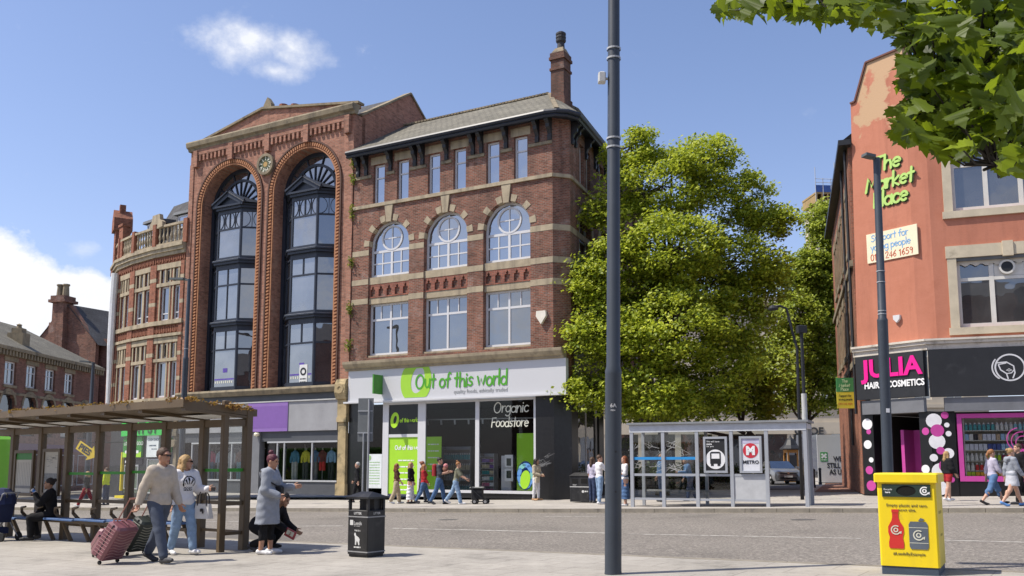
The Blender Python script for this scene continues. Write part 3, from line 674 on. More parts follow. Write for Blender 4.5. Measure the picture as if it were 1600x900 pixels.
# eaves: gutter, brackets, roof
gut = MB(); ev = []
base_line = [Vector((-11.05, 0, 0)), Vector((-.1, 0, 0)), Vector((.32, .2, 0)), Vector((CANT[0]-.02, .62, 0))]; 
eave_pts = [Vector((-11.1, -.55, 16.72)), Vector((-.1, -.55, 16.72)), Vector((.42, -.42, 16.72)), Vector((.82, -.1, 16.72)), Vector((1.08, .45, 16.72)), Vector((CANT[0]+.55+FL.x*14, CANT[1]+FL.y*14, 16.72))]
gut.tube(eave_pts, .11, 8); gut.tube([p+Vector((0, .06, -.16)) if i < 2 else p+Vector((-.07, .03, -.16)) for i, p in enumerate(eave_pts)], .09, 6)
inn = [Vector((-11.1, .1, 16.62)), Vector((-.1, .1, 16.62)), Vector((.15, .2, 16.62)), Vector((.4, .4, 16.62)), Vector((.5, .7, 16.62)), Vector((CANT[0]-.1+FL.x*14, CANT[1]+FL.y*14, 16.62))]
for i in range(5): gut.add([eave_pts[i]-Vector((0,0,.06)), eave_pts[i+1]-Vector((0,0,.06)), inn[i+1], inn[i]], [(0,1,2,3)])
gut.build('gutter', NAVY, bC, smooth=False)
def bracket(mb, x, M=None):
    s0 = len(mb.v); prof = [(0,15.60),(-.10,15.60),(-.13,15.75),(-.09,15.9),(-.16,16.05),(-.28,16.15),(-.30,16.3),(-.44,16.42),(-.46,16.6),(0,16.6)]
    mb.extrude_x(prof, x-.09, x+.09)
    if M is not None: mb.xf(M, s0)
for x in (-10.72, -10.22, -8.74, -7.30, -6.86, -5.5, -4.05, -3.6, -2.3, -.72, -.1):
    b_ = MB(); bracket(b_, x); b_.build('eaves_bracket', BLACK, bC)
for x in (.3, .75, 2.4, 3.9, 4.3, 5.7, 7.4, 9.0):
    b_ = MB(); bracket(b_, x, FM); b_.build('eaves_bracket', BLACK, bC)
cp = MB()
for a, b in ((-11.0, -9.9), (-9.0, -8.5), (-7.6, -6.65), (-5.8, -5.22), (-4.38, -3.45), (-2.6, -1.99), (-1.16, .0)): cp.box(a, b, -.06, .02, 15.46, 15.60)
build_split(cp, 'pier_cap', STONE_D, bC)
rf = MB(); RZ = 19.75
ridge = [Vector((-11.05, 4.2, RZ)), Vector((-2.2, 4.2, RZ)), Vector((-1.7, 6.5, RZ)), Vector((CANT[0]-4+FL.x*14, CANT[1]+FL.y*14, RZ))]
E0 = [p+Vector((0, .02, .1)) for p in eave_pts]
rf.add([E0[0], E0[1], ridge[1], ridge[0]], [(0,1,2,3)])
for i in (1, 2, 3): rf.add([E0[i], E0[i+1], ridge[1]], [(0,1,2)])
rf.add([E0[4], E0[5], ridge[3], ridge[2], ridge[1]], [(0,1,2,3,4)])
rf.build('roof', SLATE, bC)
rt = MB()
for i in range(46):                                  # ridge tiles
    a = ridge[0].lerp(ridge[1], i/46); b = ridge[0].lerp(ridge[1], (i+1)/46); rt.bar(a+Vector((0,0,.03)), b-Vector((.04,0,-.03)), .22, .09)
for i in range(18):
    a = ridge[1].lerp(E0[2], i/18); b = ridge[1].lerp(E0[2], (i+1)/18); rt.bar(a+Vector((0,0,.03)), b+Vector((0,0,.03)), .2, .07)
rt.build('ridge_tiles', STONE_D, bC)
# chimney on the flank
ch = MB(); cym = 3.0; cxm = C.hit(876, 110, cym)[0]
zb = C.hit(880, 175, cym)[1]; ztop = C.hit(880, 80, cym)[1]; zp = C.hit(880, 48, cym)[1]
hw = .34
ch.box(cxm-hw-.06, cxm+hw+.06, cym-.44, cym+.46, 16.7, zb+.6); ch.box(cxm-hw, cxm+hw, cym-.38, cym+.40, zb+.6, ztop-.35)
for z, e, h in ((ztop-1.05, .05, .12), (ztop-.52, .07, .14), (ztop-.35, .03, .18)): ch.box(cxm-hw-e, cxm+hw+e, cym-.38-e, cym+.40+e, z, z+h)
chm = ch.build('chimney', brick('chimney_brick', (.22,.10,.07), (.15,.075,.055), (.15,.12,.10), stain_t=.52), bC)
MB().add([(cxm-hw,cym-.38,ztop-.17),(cxm+hw,cym-.38,ztop-.17),(cxm+hw,cym+.40,ztop-.17),(cxm-hw,cym+.40,ztop-.17),(cxm-.2,cym-.15,ztop+.16),(cxm+.2,cym-.15,ztop+.16),(cxm+.2,cym+.25,ztop+.16),(cxm-.2,cym+.25,ztop+.16)], [(0,1,5,4),(1,2,6,5),(2,3,7,6),(3,0,4,7),(4,5,6,7)]).build('flaunching', STONE_D, chm)
MB().lathe([(.19,0),(.17,.35),(.24,.42),(.25,.52),(.22,.55),(.25,.6),(.25,.68),(.22,.71),(.25,.76),(.25,.84),(.17,.9),(.0,.92)], (cxm, cym+.05, ztop+.1), 12).build('chimney_pot', mat('black_clay', (.035,.035,.04), .6), chm, smooth=False)
# alarm box, bolts, cornice plants
MB().plate([(-.22,.28),(.22,.28),(.24,.05),(.0,-.3),(-.24,.05)], -.16, .0).build('alarm_box', mat('cream_plastic', (.72,.68,.58), .5), bC, loc=(-.52, 0, 7.75))
# ---- the shop
SY = -.25
WHITE = mat('white_sign_board', (.55,.555,.57), .5, .02, 1); GREEN_L = mat('light_green_sign', (.33,.60,.045), .5, .03); GREEN_D = mat('leaf_green_sign', (.075,.34,.018), .5, .03); GREY_T = mat('grey_print', (.33,.34,.34), .6); GREEN_B = mat('bright_green_poster', (.36,.66,.03), .5, .04, 2); DKGREEN = mat('deep_green_sign', (.06,.25,.03), .5, .1)
sg = MB(); sg.box(-10.88, .70, SY, .0, 4.44, 5.915); sign = sg.build('shop_sign', [WHITE], bC)
lt = MB()
ox, oz = C.hit(650, 597, SY); pts = []
ring = MB(); ocx, ocz = ox, 5.14                     # the big tilted O, cropped by the board's edges
def ell(rx, rz, rot, cx, cz, n=40): return [(cx+rx*math.cos(t)*math.cos(rot)-rz*math.sin(t)*math.sin(rot), cz+rx*math.cos(t)*math.sin(rot)+rz*math.sin(t)*math.cos(rot)) for t in [2*math.pi*i/n for i in range(n)]]
def cropz(p, lo, hi): return [(x, max(lo, min(hi, z))) for x, z in p]
ring.plate(cropz(ell(.86, 1.05, R(-8), ocx, ocz+.12), 4.52, 5.90), SY-.012, SY-.002, [cropz(ell(.36, .62, R(-14), ocx+.1, ocz+.18), 4.6, 5.86)])
ring.build('logo_ring', GREEN_L, sign)
x0, z0 = C.hit(649, 605, SY); x1 = C.hit(793, 605, SY)[0]
wt_ = sum(HAND[c][0] for c in 'Out of this world'); hand(lt, 'Out of this world', x0, 4.93, .40, SY-.016, .085, lean=.05, jit=.05, sx=(x1-x0)/(wt_*.40), slope=.0, ext=.004)
lt.build('sign_lettering', GREEN_D, sign)
xq0 = C.hit(709, 613, SY)[0]; xq1 = C.hit(793, 613, SY)[0]; t2 = MB(); letters(t2, 'quality foods, ethically traded', xq0, 4.62, .17, SY-.008, ext=.006)
kk = (xq1-xq0)/max(1e-6, max(v[0] for v in t2.v)-xq0); t2.v = [(xq0+(v[0]-xq0)*kk, v[1], v[2]) for v in t2.v]; t2.build('sign_small_print', GREY_T, sign)
fx = C.hit(583, 600, -.9)[0]; fb = MB().box(fx, fx+.07, -.95, SY-.02, 4.72, 5.62); 
fb.build('projecting_sign', DKGREEN, bC)
fr = MB(); fr.box(-11.08, .74, -.36, -.05, 4.36, 4.438)
def X(px, d=0.0): return C.hit(px, 700, d)[0]
Z0, ZT, ZTR = .34, 4.36, 2.78
uprights = [(X(597), X(606)), (X(652), X(664)), (X(742), X(748)), (X(833.5), X(837))]
for a, b in uprights: fr.box(a, b, .02, .12, .02 if a < -6 else Z0-.12, ZT)
fr.box(X(606), X(652), .03, .11, 2.72, 2.86); fr.box(X(664), X(835), .0, .12, .22, Z0); fr.box(uprights[0][0], X(835), .025, .11, 4.24, ZT-.001)
fr.build('shopfront_frame', UPVC, bC)
GRAN = mat('black_granite', (.014,.014,.015), .28, .3, 6, spec=.5, dirt=((.05,.05,.05), 1.5, .62))
gr = MB()
gr.box(-11.0, X(575), .0, .4, .0, 4.36); gr.box(X(837)+.002, .0, .0, .4, .0, 4.40); gr.box(X(664), X(837), .05, .4, .0, .22)
for z in (1.45, 2.95): gr.box(X(837)+.01, -.01, -.004, .0, z, z+.012)
s0 = len(gr.v); gr.box(0, LC, -.004, .3, 0, 4.42); gr.xf(CM, s0); s0 = len(gr.v); gr.box(0, .9, -.005, .3, 0, 4.4); gr.box(.9, 9, .0, .3, 0, .5); gr.box(4.2, 5.0, -.005, .3, 0, 4.4); gr.xf(FM, s0)
build_split(gr, 'granite_cladding', GRAN, bC)
fwn = MB(); s0 = 0; frame_grid(fwn, .95, 4.2, .5, 4.3, .1, .08, (2.5,), ()); fwn.xf(FM); fo = fwn.build('flank_shop_window', UPVC, bC)
MB().add([(.95,.14,.5),(4.2,.14,.5),(4.2,.14,4.3),(.95,.14,4.3)], [(0,1,2,3)]).xf(FM).build('pane', PANE_DIM, fo)
# chalk tags scrawled on the granite
sc_ = MB(); rnd = random.Random(4)
for i in range(7):
    bx, bz = X(842)+rnd.uniform(0, .45), rnd.uniform(1.35, 1.95); ribbon(sc_, [(bx+.07*k*math.cos(k*1.9+i), bz+.12*math.sin(k*2.3+i)) for k in range(7)], .014, -.006)
sc_.build('scrawled_tags', mat('chalk_grey', (.2,.2,.2), .9), bC)
# shop room
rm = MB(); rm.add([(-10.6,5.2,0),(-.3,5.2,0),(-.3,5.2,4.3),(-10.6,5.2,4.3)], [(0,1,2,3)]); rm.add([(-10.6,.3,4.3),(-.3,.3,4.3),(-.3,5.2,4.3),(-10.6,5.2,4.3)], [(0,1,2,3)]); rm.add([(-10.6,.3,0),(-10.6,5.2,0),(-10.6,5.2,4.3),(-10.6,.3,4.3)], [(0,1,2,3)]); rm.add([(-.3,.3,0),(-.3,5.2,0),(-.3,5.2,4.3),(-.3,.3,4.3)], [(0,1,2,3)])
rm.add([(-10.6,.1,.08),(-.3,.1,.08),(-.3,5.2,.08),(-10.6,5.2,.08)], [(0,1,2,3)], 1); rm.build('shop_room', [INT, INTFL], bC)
gl = MB()
for a, b, z0, z1 in ((X(664), X(742), Z0, 4.24), (X(748), X(833.5), Z0, 4.24), (X(575), X(597), .3, 4.3)): gl.add([(a,.075,z0),(b,.075,z0),(b,.075,z1),(a,.075,z1)], [(0,1,2,3)])
build_split(gl, 'shop_glazing', CLEAR, bC, .005)
og = MB(); xa, xb = X(766), X(827); hand(og, 'Organic', xa+.12, 3.72, .29, .06, .05, sx=(xb-xa)/1.95, lean=.12, jit=.05); hand(og, 'Foodstore', xa, 3.10, .26, .06, .05, sx=(xb-xa)/2.12, lean=.12, jit=.05)
og.build('window_lettering', mat('cream_lettering', (.62,.62,.52), .6), bC)
# opaque panels of the shopfront: logo panel, green door poster, white notice
lp = MB().box(X(606), X(652), .06, .1, 2.86, 4.24).build('logo_panel', mat('black_panel', (.015,.016,.016), .3, .2, 2), bC)
lm = MB(); cx = X(615); lm.plate(ell(.24, .37, R(-10), cx, 3.52, 24), .05, .058, [ell(.09, .19, R(-15), cx+.02, 3.54, 20)]); hand(lm, 'of this world', cx+.3, 3.42, .11, .055, .035, sx=.98); lm.build('logo', mat('lime_logo', (.42,.72,.03), .5), lp)
gp_ = MB().box(X(606), X(652), .07, .1, .12, 2.72).build('green_poster', GREEN_B, bC)
tx = MB(); hand(tx, 'Out of this world', X(616), 2.15, .12, .062, .036, sx=1.0)
for i, z in enumerate((1.62, 1.33, 1.05, .76, .5, .28)): scrawl(tx, X(621)+.05*(i%3), X(646), z, .06, .062, 0, i)
tx.build('poster_print', mat('white_print', (.8,.8,.8), .6), gp_)
MB().box(X(609), X(651), .05, .1, .06, .12).build('door_threshold', LEAD, bC)
wn = MB().box(X(574), X(596), .04, .07, .36, 1.95).build('white_notice', mat('pale_notice', (.70,.74,.74), .5), bC)
tx = MB(); tx.plate(ell(.09,.12,0,X(577),1.78,14), .03, .036)
for i in range(9): scrawl(tx, X(577), X(593), 1.55-.125*i, .035, .035, 0, 20+i)
tx.build('notice_print', mat('green_print', (.3,.5,.2), .6), wn)
g2 = MB().box(X(664), X(688), .09, .11, .36, 2.72).build('green_poster', GREEN_B, bC)
tx = MB()
for i in range(5): scrawl(tx, X(667), X(684), 2.35-.3*i, .05, .082, 0, 40+i)
tx.build('poster_print', mat('white_print', (.8,.8,.8)), g2)
g3 = MB().box(X(806), X(833), .09, .11, .36, 2.8).build('green_poster', GREEN_B, bC)
bl = MB(); rnd = random.Random(3)
BLU = mat('deep_blue_print', (.03,.09,.33), .5); BL2 = mat('sky_blue_print', (.12,.3,.62), .5); TEAL = mat('teal_print', (.2,.5,.45), .5)
cxx = X(819.5)
bl.plate(ell(.42,.62,0,cxx,.99,20), .078, .086, m=0)
for i in range(9):
    t = i*.7; bl.plate(ell(.1,.2,t,cxx+.3*math.cos(t),.99+.45*math.sin(t),10), .070, .077, m=1+(i%3 == 0))
bl.plate(ell(.24,.4,R(-10),cxx,.82,20), .055, .067, m=3)
bl.build('blueberry_print', [BLU, BL2, TEAL, GREEN_B], g3)
wt = MB().box(X(776)-.05, X(790), .5, .9, .15, 1.85).build('white_rack', UPVC, bC)
for z in (.75, 1.28):
    nt_ = MB().box(X(787), X(800), .088, .1, z, z+.6).build('window_notice', mat('paper', (.75,.75,.74), .7), bC); MB().box(X(790), X(797), .08, .086, z+.13, z+.45).build('photo', mat('dark_photo', (.03,.05,.03), .5), nt_)
# interior shelving with goods, a plant, hanging rail
SHELF_M = mat('shelf_grey', (.3,.3,.3), .6)
GOODS_C = [mat('good_%s' % n, c, .5, .1) for n, c in (('plum', (.25,.06,.16)), ('pink', (.5,.16,.25)), ('white', (.62,.62,.6)), ('teal', (.08,.32,.32)), ('cream', (.55,.48,.33)), ('violet', (.2,.12,.35)))]
def shelf_unit(parent_fr, u0, u1, y0, z0, z1, n, name, label, depth=.35):
    t = thing(name, label, 'shelf', parent_fr.w(u0, y0, z0), parent_fr.ang); w = u1-u0; mb = MB()
    mb.box(0, .03, 0, depth, 0, z1-z0); mb.box(w-.03, w, 0, depth, 0, z1-z0); mb.box(.03, w-.03, depth-.02, depth, 0, z1-z0); mb.build('shelf_case', SHELF_M, t)
    for i in range(n):
        z = .1+(z1-z0-.25)*i/(n-1); MB().box(.031, w-.031, 0, depth-.021, z, z+.025).build('shelf_board', SHELF_M, t)
    return t, [z0+.125+(z1-z0-.25)*i/(n-1) for i in range(n)]
def jar_mesh(name, r, h, m, cap):
    mb = MB(); mb.lathe([(0,0),(r,0),(r,h*.68),(r*.5,h*.78)], n=8); mb.lathe([(r*.5,h*.78),(r*.5,h),(0,h)], n=8, m=1)
    me_o = mb.build(name, [m, cap], smooth=False); return me_o
_goods_first = {}
def good(kind, mat_, loc, rz, label, group, r=.045, h=.2):
    key = (kind, mat_.name, round(r, 3), round(h, 2)); src = _goods_first.get(key)
    if src is None:
        if kind == 'carton': src = MB().bbox(-r, r, -r, r, 0, h, .004).build('carton', mat_)
        else: src = jar_mesh('bottle', r, h, mat_, mat('bottle_cap', (.6,.6,.58), .5))
        _goods_first[key] = src; o = src
    else: o = src.copy(); COL.objects.link(o)
    o.location = loc; o.rotation_euler = (0, 0, rz); tag(o, label, kind, group); return o
CN = {'plum': 'plum', 'pink': 'pink', 'white': 'white', 'teal': 'teal', 'cream': 'cream', 'violet': 'violet'}
ORD = ['bottom', 'second', 'third', 'fourth', 'fifth', 'sixth', 'top']
t, zs = shelf_unit(C, X(750, .5), X(772, .5), .5, .12, 1.95, 7, 'display_shelf', 'tall grey shelf of pink and plum jars just inside the food shop window')
rnd = random.Random(8)
for i, z in enumerate(zs[:-1]):
    names = list(CN)[i % 6], list(CN)[(i+1) % 6]
    for k in range(8):
        u = X(750, .5)+.09+k*(X(772, .5)-X(750, .5)-.14)/7.4; nm = names[0] if k < 5 else names[1]
        good('bottle', [g for g in GOODS_C if g.name == 'good_'+nm][0], C.w(u, .6, z+.001), C.ang, '%s jar on the %s shelf inside the food shop window' % (nm, ORD[i]), 'jars on the food shop display shelf', .042, .2)
t, zs = shelf_unit(C, X(690, 1.6), X(735, 1.6), 1.6, .12, 2.3, 5, 'display_shelf', 'wide grey shelf of bottles at the back behind the walkers in the food shop')
for i, z in enumerate(zs[:-1]):
    for k in range(12):
        u = X(690, 1.6)+.12+k*(X(735, 1.6)-X(690, 1.6)-.2)/11.4; nm = ('teal', 'white', 'cream', 'teal')[i]
        good('bottle', [g for g in GOODS_C if g.name == 'good_'+nm][0], C.w(u, 1.72, z+.001), C.ang, '%s bottle on the %s board of the wide food shop shelf' % (nm, ORD[i]), 'bottles on the wide food shop shelf', .05, .3)
rl = MB(); rl.tube([(X(664,1.0),1.0,3.55),(X(835,1.0),1.0,3.5)], .03, 6)
for i in range(9):
    u = X(668,1.0)+i*.75; rl.tube([(u,1.0,3.53),(u+.03,.98,3.3)], .05, 6)
rl.build('spotlight_rail', mat('pale_metal', (.45,.45,.43), .5), bC)

# ================================================================ BUILDING B: two great arches with oriels
B = Fr(C.w(-17.0, 0, 0.0), R(-29)); bB = thing('arched_building', 'tall red brick building with two great arches filled by stacked black oriel windows', 'building', B.o, B.ang)
BRK_B = brick('soft_red_brick', (.42,.19,.125), (.29,.125,.083), (.32,.22,.17), stain_t=.66, pale=(.5,.36,.28), pale_t=.66)
AR = [(-2.6, 2.1), (2.75, 2.1)]; ASP = 15.62
wb = MB(); wb.plate(rect(-5.75, 5.95, 5.3, 18.98), 0.0, .85, [arched(c-r, c+r, 5.32, ASP, 28) for c, r in AR])
wb.box(-5.75, -5.45, -.05, .0, 5.3, 18.2); wb.box(5.60, 5.95, -.05, .0, 5.3, 18.2)
# low gable over the cornice, party gable rising on the right
ax, az = B.hit(413, 171, .35)
wb.plate([(-5.6, 19.42), (5.9, 19.42), (5.9, 19.62), (ax, az), (-5.6, 19.5)], .3, .55)
s0 = len(wb.v); wb.plate([(.6, 16.5), (9.5, 16.5), (9.5, 18.4), (4.7, 21.75), (.6, 19.1)], -5.95, -5.6)
wb.xf(Matrix.Rotation(R(90), 4, 'Z'), s0)
wb.build('wall', BRK_B, bB)
st = MB()
st.extrude_x([(.1,18.96),(-.12,18.96),(-.16,19.08),(-.30,19.16),(-.34,19.38),(-.30,19.46),(.3,19.50)], -5.85, 6.05)
for i in range(2): pass
cop = [Vector((-5.7, .42, 19.52)), Vector((ax, .42, az+.03)), Vector((6.0, .42, 19.66))]
for a, b in zip(cop, cop[1:]): st.bar(a, b, .5, .12)
pg = [Vector((5.78, .5, 19.08)), Vector((5.78, 4.7, 21.80)), Vector((5.78, 9.5, 18.45))]
for a, b in zip(pg, pg[1:]): st.bar(a, b, .5, .1)
st.extrude_x([(0,5.0),(-.24,5.0),(-.30,5.12),(-.34,5.22),(-.30,5.32),(0,5.36)], -5.8, 5.35)
build_split(st, 'stone_cornice', STONE_D, bB)
rb = MB(); rb.add([(-5.7,.5,18.9),(5.7,.5,18.9),(5.7,4.7,21.7),(-5.7,4.7,21.7),(5.7,9.5,18.4),(-5.7,9.5,18.4)], [(0,1,2,3),(3,2,4,5)]); rb.build('roof', SLATE_D, bB)
fn = MB(); fx_, fz_ = B.hit(420, 172, .42); fn.plate([(fx_-.3, az-.1), (fx_+.3, az-.15), (fx_+.28, az+.25), (fx_, az+.62), (fx_-.26, az+.2)], .28, .56); fn.build('gable_finial', STONE_D, bB)
for px in (443, 461):
    u, z = B.hit(px, 170, 3.5); MB().lathe([(.22,0),(.2,.5),(.26,.56),(.26,.68),(.18,.7)], (u, 3.5, z-.45), 10).build('chimney_pot', mat('terracotta_pot', (.28,.10,.055), .8), bB)
cb = MB()                                            # corbel table
xs = [-5.2+i*.30 for i in range(37)]
for i, x in enumerate(xs):
    t = (x+5.75)/11.7; z = 18.30+.0*t
    if i % 9 == 0: cb.box(x-.16, x+.16, -.22, .0, z-.32, z+.62)
    else: cb.box(x-.07, x+.07, -.15, .0, z, z+.36)
cb.box(-5.45, 5.6, -.16, .0, 18.66, 18.96); cb.box(-5.45, 5.6, -.10, .0, 18.60, 18.66)
cb.build('corbel_table', BRK_B, bB)
DKM = mat('dark_moulding', (.10,.05,.035), .8, .2, 4); ROPE = mat('rope_terracotta', (.38,.175,.085), .8, .25, 7); ROPE2 = mat('dark_rope_terracotta', (.20,.075,.045), .85, .2, 5)  # ground behind the rope blocks is a darker terracotta
for c, r in AR:
    mo = MB()
    def ringp(r0, r1, y0, y1, m=0):
        o = [(c-r1, 5.36)]+[(c-r1, ASP)]+arc(c, ASP, r1, math.pi, 0, 36)[1:]+[(c+r1, 5.36), (c+r0, 5.36)]+arc(c, ASP, r0, 0, math.pi, 36)+[(c-r0, 5.36)]
        mo.plate(o, y0, y1, m=m)
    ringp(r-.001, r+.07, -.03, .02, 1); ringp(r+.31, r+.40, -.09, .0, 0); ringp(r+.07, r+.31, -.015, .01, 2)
    k = 0; z = 5.42
    while z < ASP:
        for sx in (-1, 1):
            x = c+sx*(r+.19); mo.plate([(x-.09, z), (x+.09, z+.05), (x+.09, z+.13), (x-.09, z+.09)], -.07, -.014, m=1)
        z += .17
    for i in range(48):
        t0, t1 = math.pi*(i+.1)/48, math.pi*(i+.68)/48; mo.plate(arc(c, ASP, r+.28, t0, t1, 1)+arc(c, ASP, r+.10, t1, t0, 1), -.07, -.014, m=1)
    mo.build('arch_moulding', [DKM, ROPE, ROPE2], bB)
# round dated plaque between the arches
px_, pz_ = B.hit(415.5, 257, -.1); pl = MB()
def disc(mb, r0, r1, y0, y1, cx, cz, m=0, n=28): mb.plate(arc(cx, cz, r1, 0, 2*math.pi, n)[:-1], y0, y1, [arc(cx, cz, r0, 0, 2*math.pi, n)[:-1]] if r0 else (), m=m)
disc(pl, .44, .58, -.20, .0, px_, pz_, 0); disc(pl, 0, .445, -.12, .0, px_, pz_, 1); disc(pl, .17, .22, -.15, -.10, px_, pz_, 1); disc(pl, 0, .14, -.15, -.10, px_, pz_, 2)
for i in range(9):
    t = 2*math.pi*i/9; s0 = len(pl.v); letters(pl, 'IVXIHEVTI'[i], 0, -.09, .19, -.122, m=3, ext=.02, bold=.008, align='CENTER')
    pl.xf(Matrix.Translation((px_+.33*math.sin(t), 0, pz_+.33*math.cos(t))) @ Matrix.Rotation(t, 4, 'Y'), s0)
pl.build('stone_plaque', [STONE_D, mat('plaque_field', (.13,.15,.09), .8), mat('plaque_boss', (.42,.27,.10), .8), mat('plaque_letters', (.62,.6,.5), .7)], bB)
# glazed back of each arch + oriel
GL_UP = pane_mat('oriel_pane_lit', (.10,.10,.095), .20, ripple=.03); GL_UP2 = pane_mat('oriel_pane_dark', (.035,.033,.035), .22, ripple=.03)  # light on the front faces is put into their paler pane tint
PURPLE = mat('purple_display', (.10,.06,.32), .6, .2)
for ai, (c, r) in enumerate(AR):
    nm = ('left', 'right')[ai]
    fan = MB(); y = .80
    for r0, r1 in ((r-.20, r-.001), (1.36, 1.50)):
        fan.plate(arc(c, ASP, r1, 0, math.pi, 30)+arc(c, ASP, r0, math.pi, 0, 30), y-.06, y)
    for i in range(1, 10):
        t = math.pi*i/10; d = Vector((math.cos(t), 0, math.sin(t))); fan.bar(Vector((c, y-.03, ASP))+d*.2, Vector((c, y-.03, ASP))+d*1.4, .06, .05, up=(0,1,0))
        if i % 2 == 0: fan.bar(Vector((c, y-.03, ASP))+d*1.45, Vector((c, y-.03, ASP))+d*(r-.15), .06, .05, up=(0,1,0))
    fan.box(c-r, c-1.9, y-.1, y, 5.36, ASP); fan.box(c+1.9, c+r, y-.1, y, 5.36, ASP); fan.box(c-r, c+r, y-.08, y, ASP-.1, ASP+.1)
    fo = fan.build('fanlight', NAVY, bB)
    MB().sheet(arched(c-r+.02, c+r-.02, 5.4, ASP, 26), y+.01).build('pane', GL_UP2, fo)
    fw = .86; bw = 1.78; yf, yb = .06, .74
    def oriel_ring(mb, z0, z1, e):
        p = [(c-bw-e, yb+.1), (c-fw-e*.5, yf-e), (c+fw+e*.5, yf-e), (c+bw+e, yb+.1)]; n = 4
        vs = [(x, y_, z0) for x, y_ in p]+[(x, y_, z1) for x, y_ in p]
        mb.add(vs, [(3,2,1,0),(4,5,6,7)]+[(i,(i+1)%n,n+(i+1)%n,n+i) for i in range(n)])
    tiers = [(5.46, 7.55, 8.62), (9.1, 11.05, 12.0), (12.5, 14.15, 15.1)]
    led = MB()
    for z0, z1, e in ((5.36,5.46,.03), (8.62,8.82,.0), (8.82,8.95,.14), (8.95,9.02,.22), (9.02,9.1,.0), (12.0,12.18,0), (12.18,12.32,.14), (12.32,12.40,.22), (12.40,12.5,0), (15.1,15.22,.0), (15.22,15.36,.12), (15.36,15.46,.22)): oriel_ring(led, z0, z1, e)
    for sx in (-1, 1):                               # pediment on the front face, raking back over the cheeks
        led.bar((c+sx*(fw+.30), yf-.16, 15.48), (c, yf-.16, 16.10), .34, .09, up=(0,1,0))
    led.plate([(c-fw-.2, 15.46), (c+fw+.2, 15.46), (c, 16.02)], yf-.05, .70)
    led.add([(c-fw-.34, yf-.28, 15.47), (c, yf-.28, 16.16), (c, .74, 16.16), (c-bw-.2, .74, 15.47)], [(0,1,2,3)]); led.add([(c+fw+.34, yf-.28, 15.47), (c, yf-.28, 16.16), (c, .74, 16.16), (c+bw+.2, .74, 15.47)], [(3,2,1,0)])
    build_split(led, 'oriel_cornice', NAVY, bB)
    lead = MB()
    for z in (9.025, 12.405): oriel_ring(lead, z, z+.012, .20)
    build_split(lead, 'lead_flashing', mat('pale_lead', (.38,.39,.40), .5, .15), bB)
    for ti, (z0, zt, z1) in enumerate(tiers):
        L = math.hypot(bw-fw, yb-yf); al = math.atan2(yb-yf, bw-fw)
        faces = [(Matrix.Translation((c-fw, yf, 0)), 2*fw), (Matrix.Translation((c+fw, yf, 0)) @ Matrix.Rotation(al, 4, 'Z'), L), (Matrix.Translation((c-bw, yb, 0)) @ Matrix.Rotation(-al, 4, 'Z'), L)]
        for fi, (M_, w) in enumerate(faces):
            mb = MB(); frame_grid(mb, 0, w, z0, z1, 0, .085, (), ((zt, .09),), .08)
            if fi == 0: mb.box(w/2-.035, w/2+.035, .008, .07, zt, z1-.05)
            if fi == 0 and ti == 1 and ai == 0: mb.box(w/2-.03, w/2+.03, .009, .07, z0+.05, zt)
            if ti == 2:                              # curved glazing bars of the top lights
                q = ([(w*.27, w*.2), (w*.73, w*.2)] if fi == 0 else [(w/2, w*.36)]); hz = (zt+z1)/2
                for cx, rr in q:
                    mb.box(cx-.015, cx+.015, .01, .06, zt, z1-.05)
                    for sx in (-1, 1):
                        pts = arc(cx+sx*rr*1.15, hz, rr*.95, math.pi/2 if sx > 0 else -math.pi/2, 3*math.pi/2 if sx > 0 else math.pi/2, 10, (z1-zt)*.46)
                        for a, b in zip(pts, pts[1:]): mb.bar((a[0], .035, a[1]), (b[0], .035, b[1]), .03, .03, up=(0,1,0))
            mb.xf(M_); o = mb.build('oriel_window', NAVY, bB)
            pb = MB().add([(.02,.045,z0+.02),(w-.02,.045,z0+.02),(w-.02,.045,z1-.02),(.02,.045,z1-.02)], [(0,1,2,3)]).xf(M_); pb.build('pane', GL_UP if fi == 0 else GL_UP2, o)
    # things stuck or standing behind the panes
    if True:
        dp = MB(); rnd = random.Random(ai+5); yy = yf+.036
        for k in range(9): dp.box(c-fw+.2+k*.15, c-fw+.28+k*.15, yy, yy+.004, 5.75, 5.86+.02*(k % 2))
        dp.build('window_lettering', mat('pale_print', (.6,.6,.5), .6), bB)
        pp = MB(); pp.box(c-.1, c+.22, yy, yy+.004, 6.32, 6.55); pp.box(c-fw+.15, c+fw-.15, yy+.005, yy+.008, 5.92, 6.0)
        pp.build('purple_sticker', PURPLE, bB)
xx, zz = B.hit(473, 585, .05); po = MB().box(xx-.26, xx+.26, .085, .10, zz-.5, zz+.5).build('window_poster', mat('poster_white', (.66,.66,.64), .6), bB)
pd = MB(); disc(pd, .11, .2, .078, .084, xx, zz+.15); scrawl(pd, xx-.2, xx+.2, zz-.25, .06, .08, 0, 3); scrawl(pd, xx-.2, xx+.2, zz-.4, .05, .08, 0, 4); pd.build('poster_mark', BLACK, po)
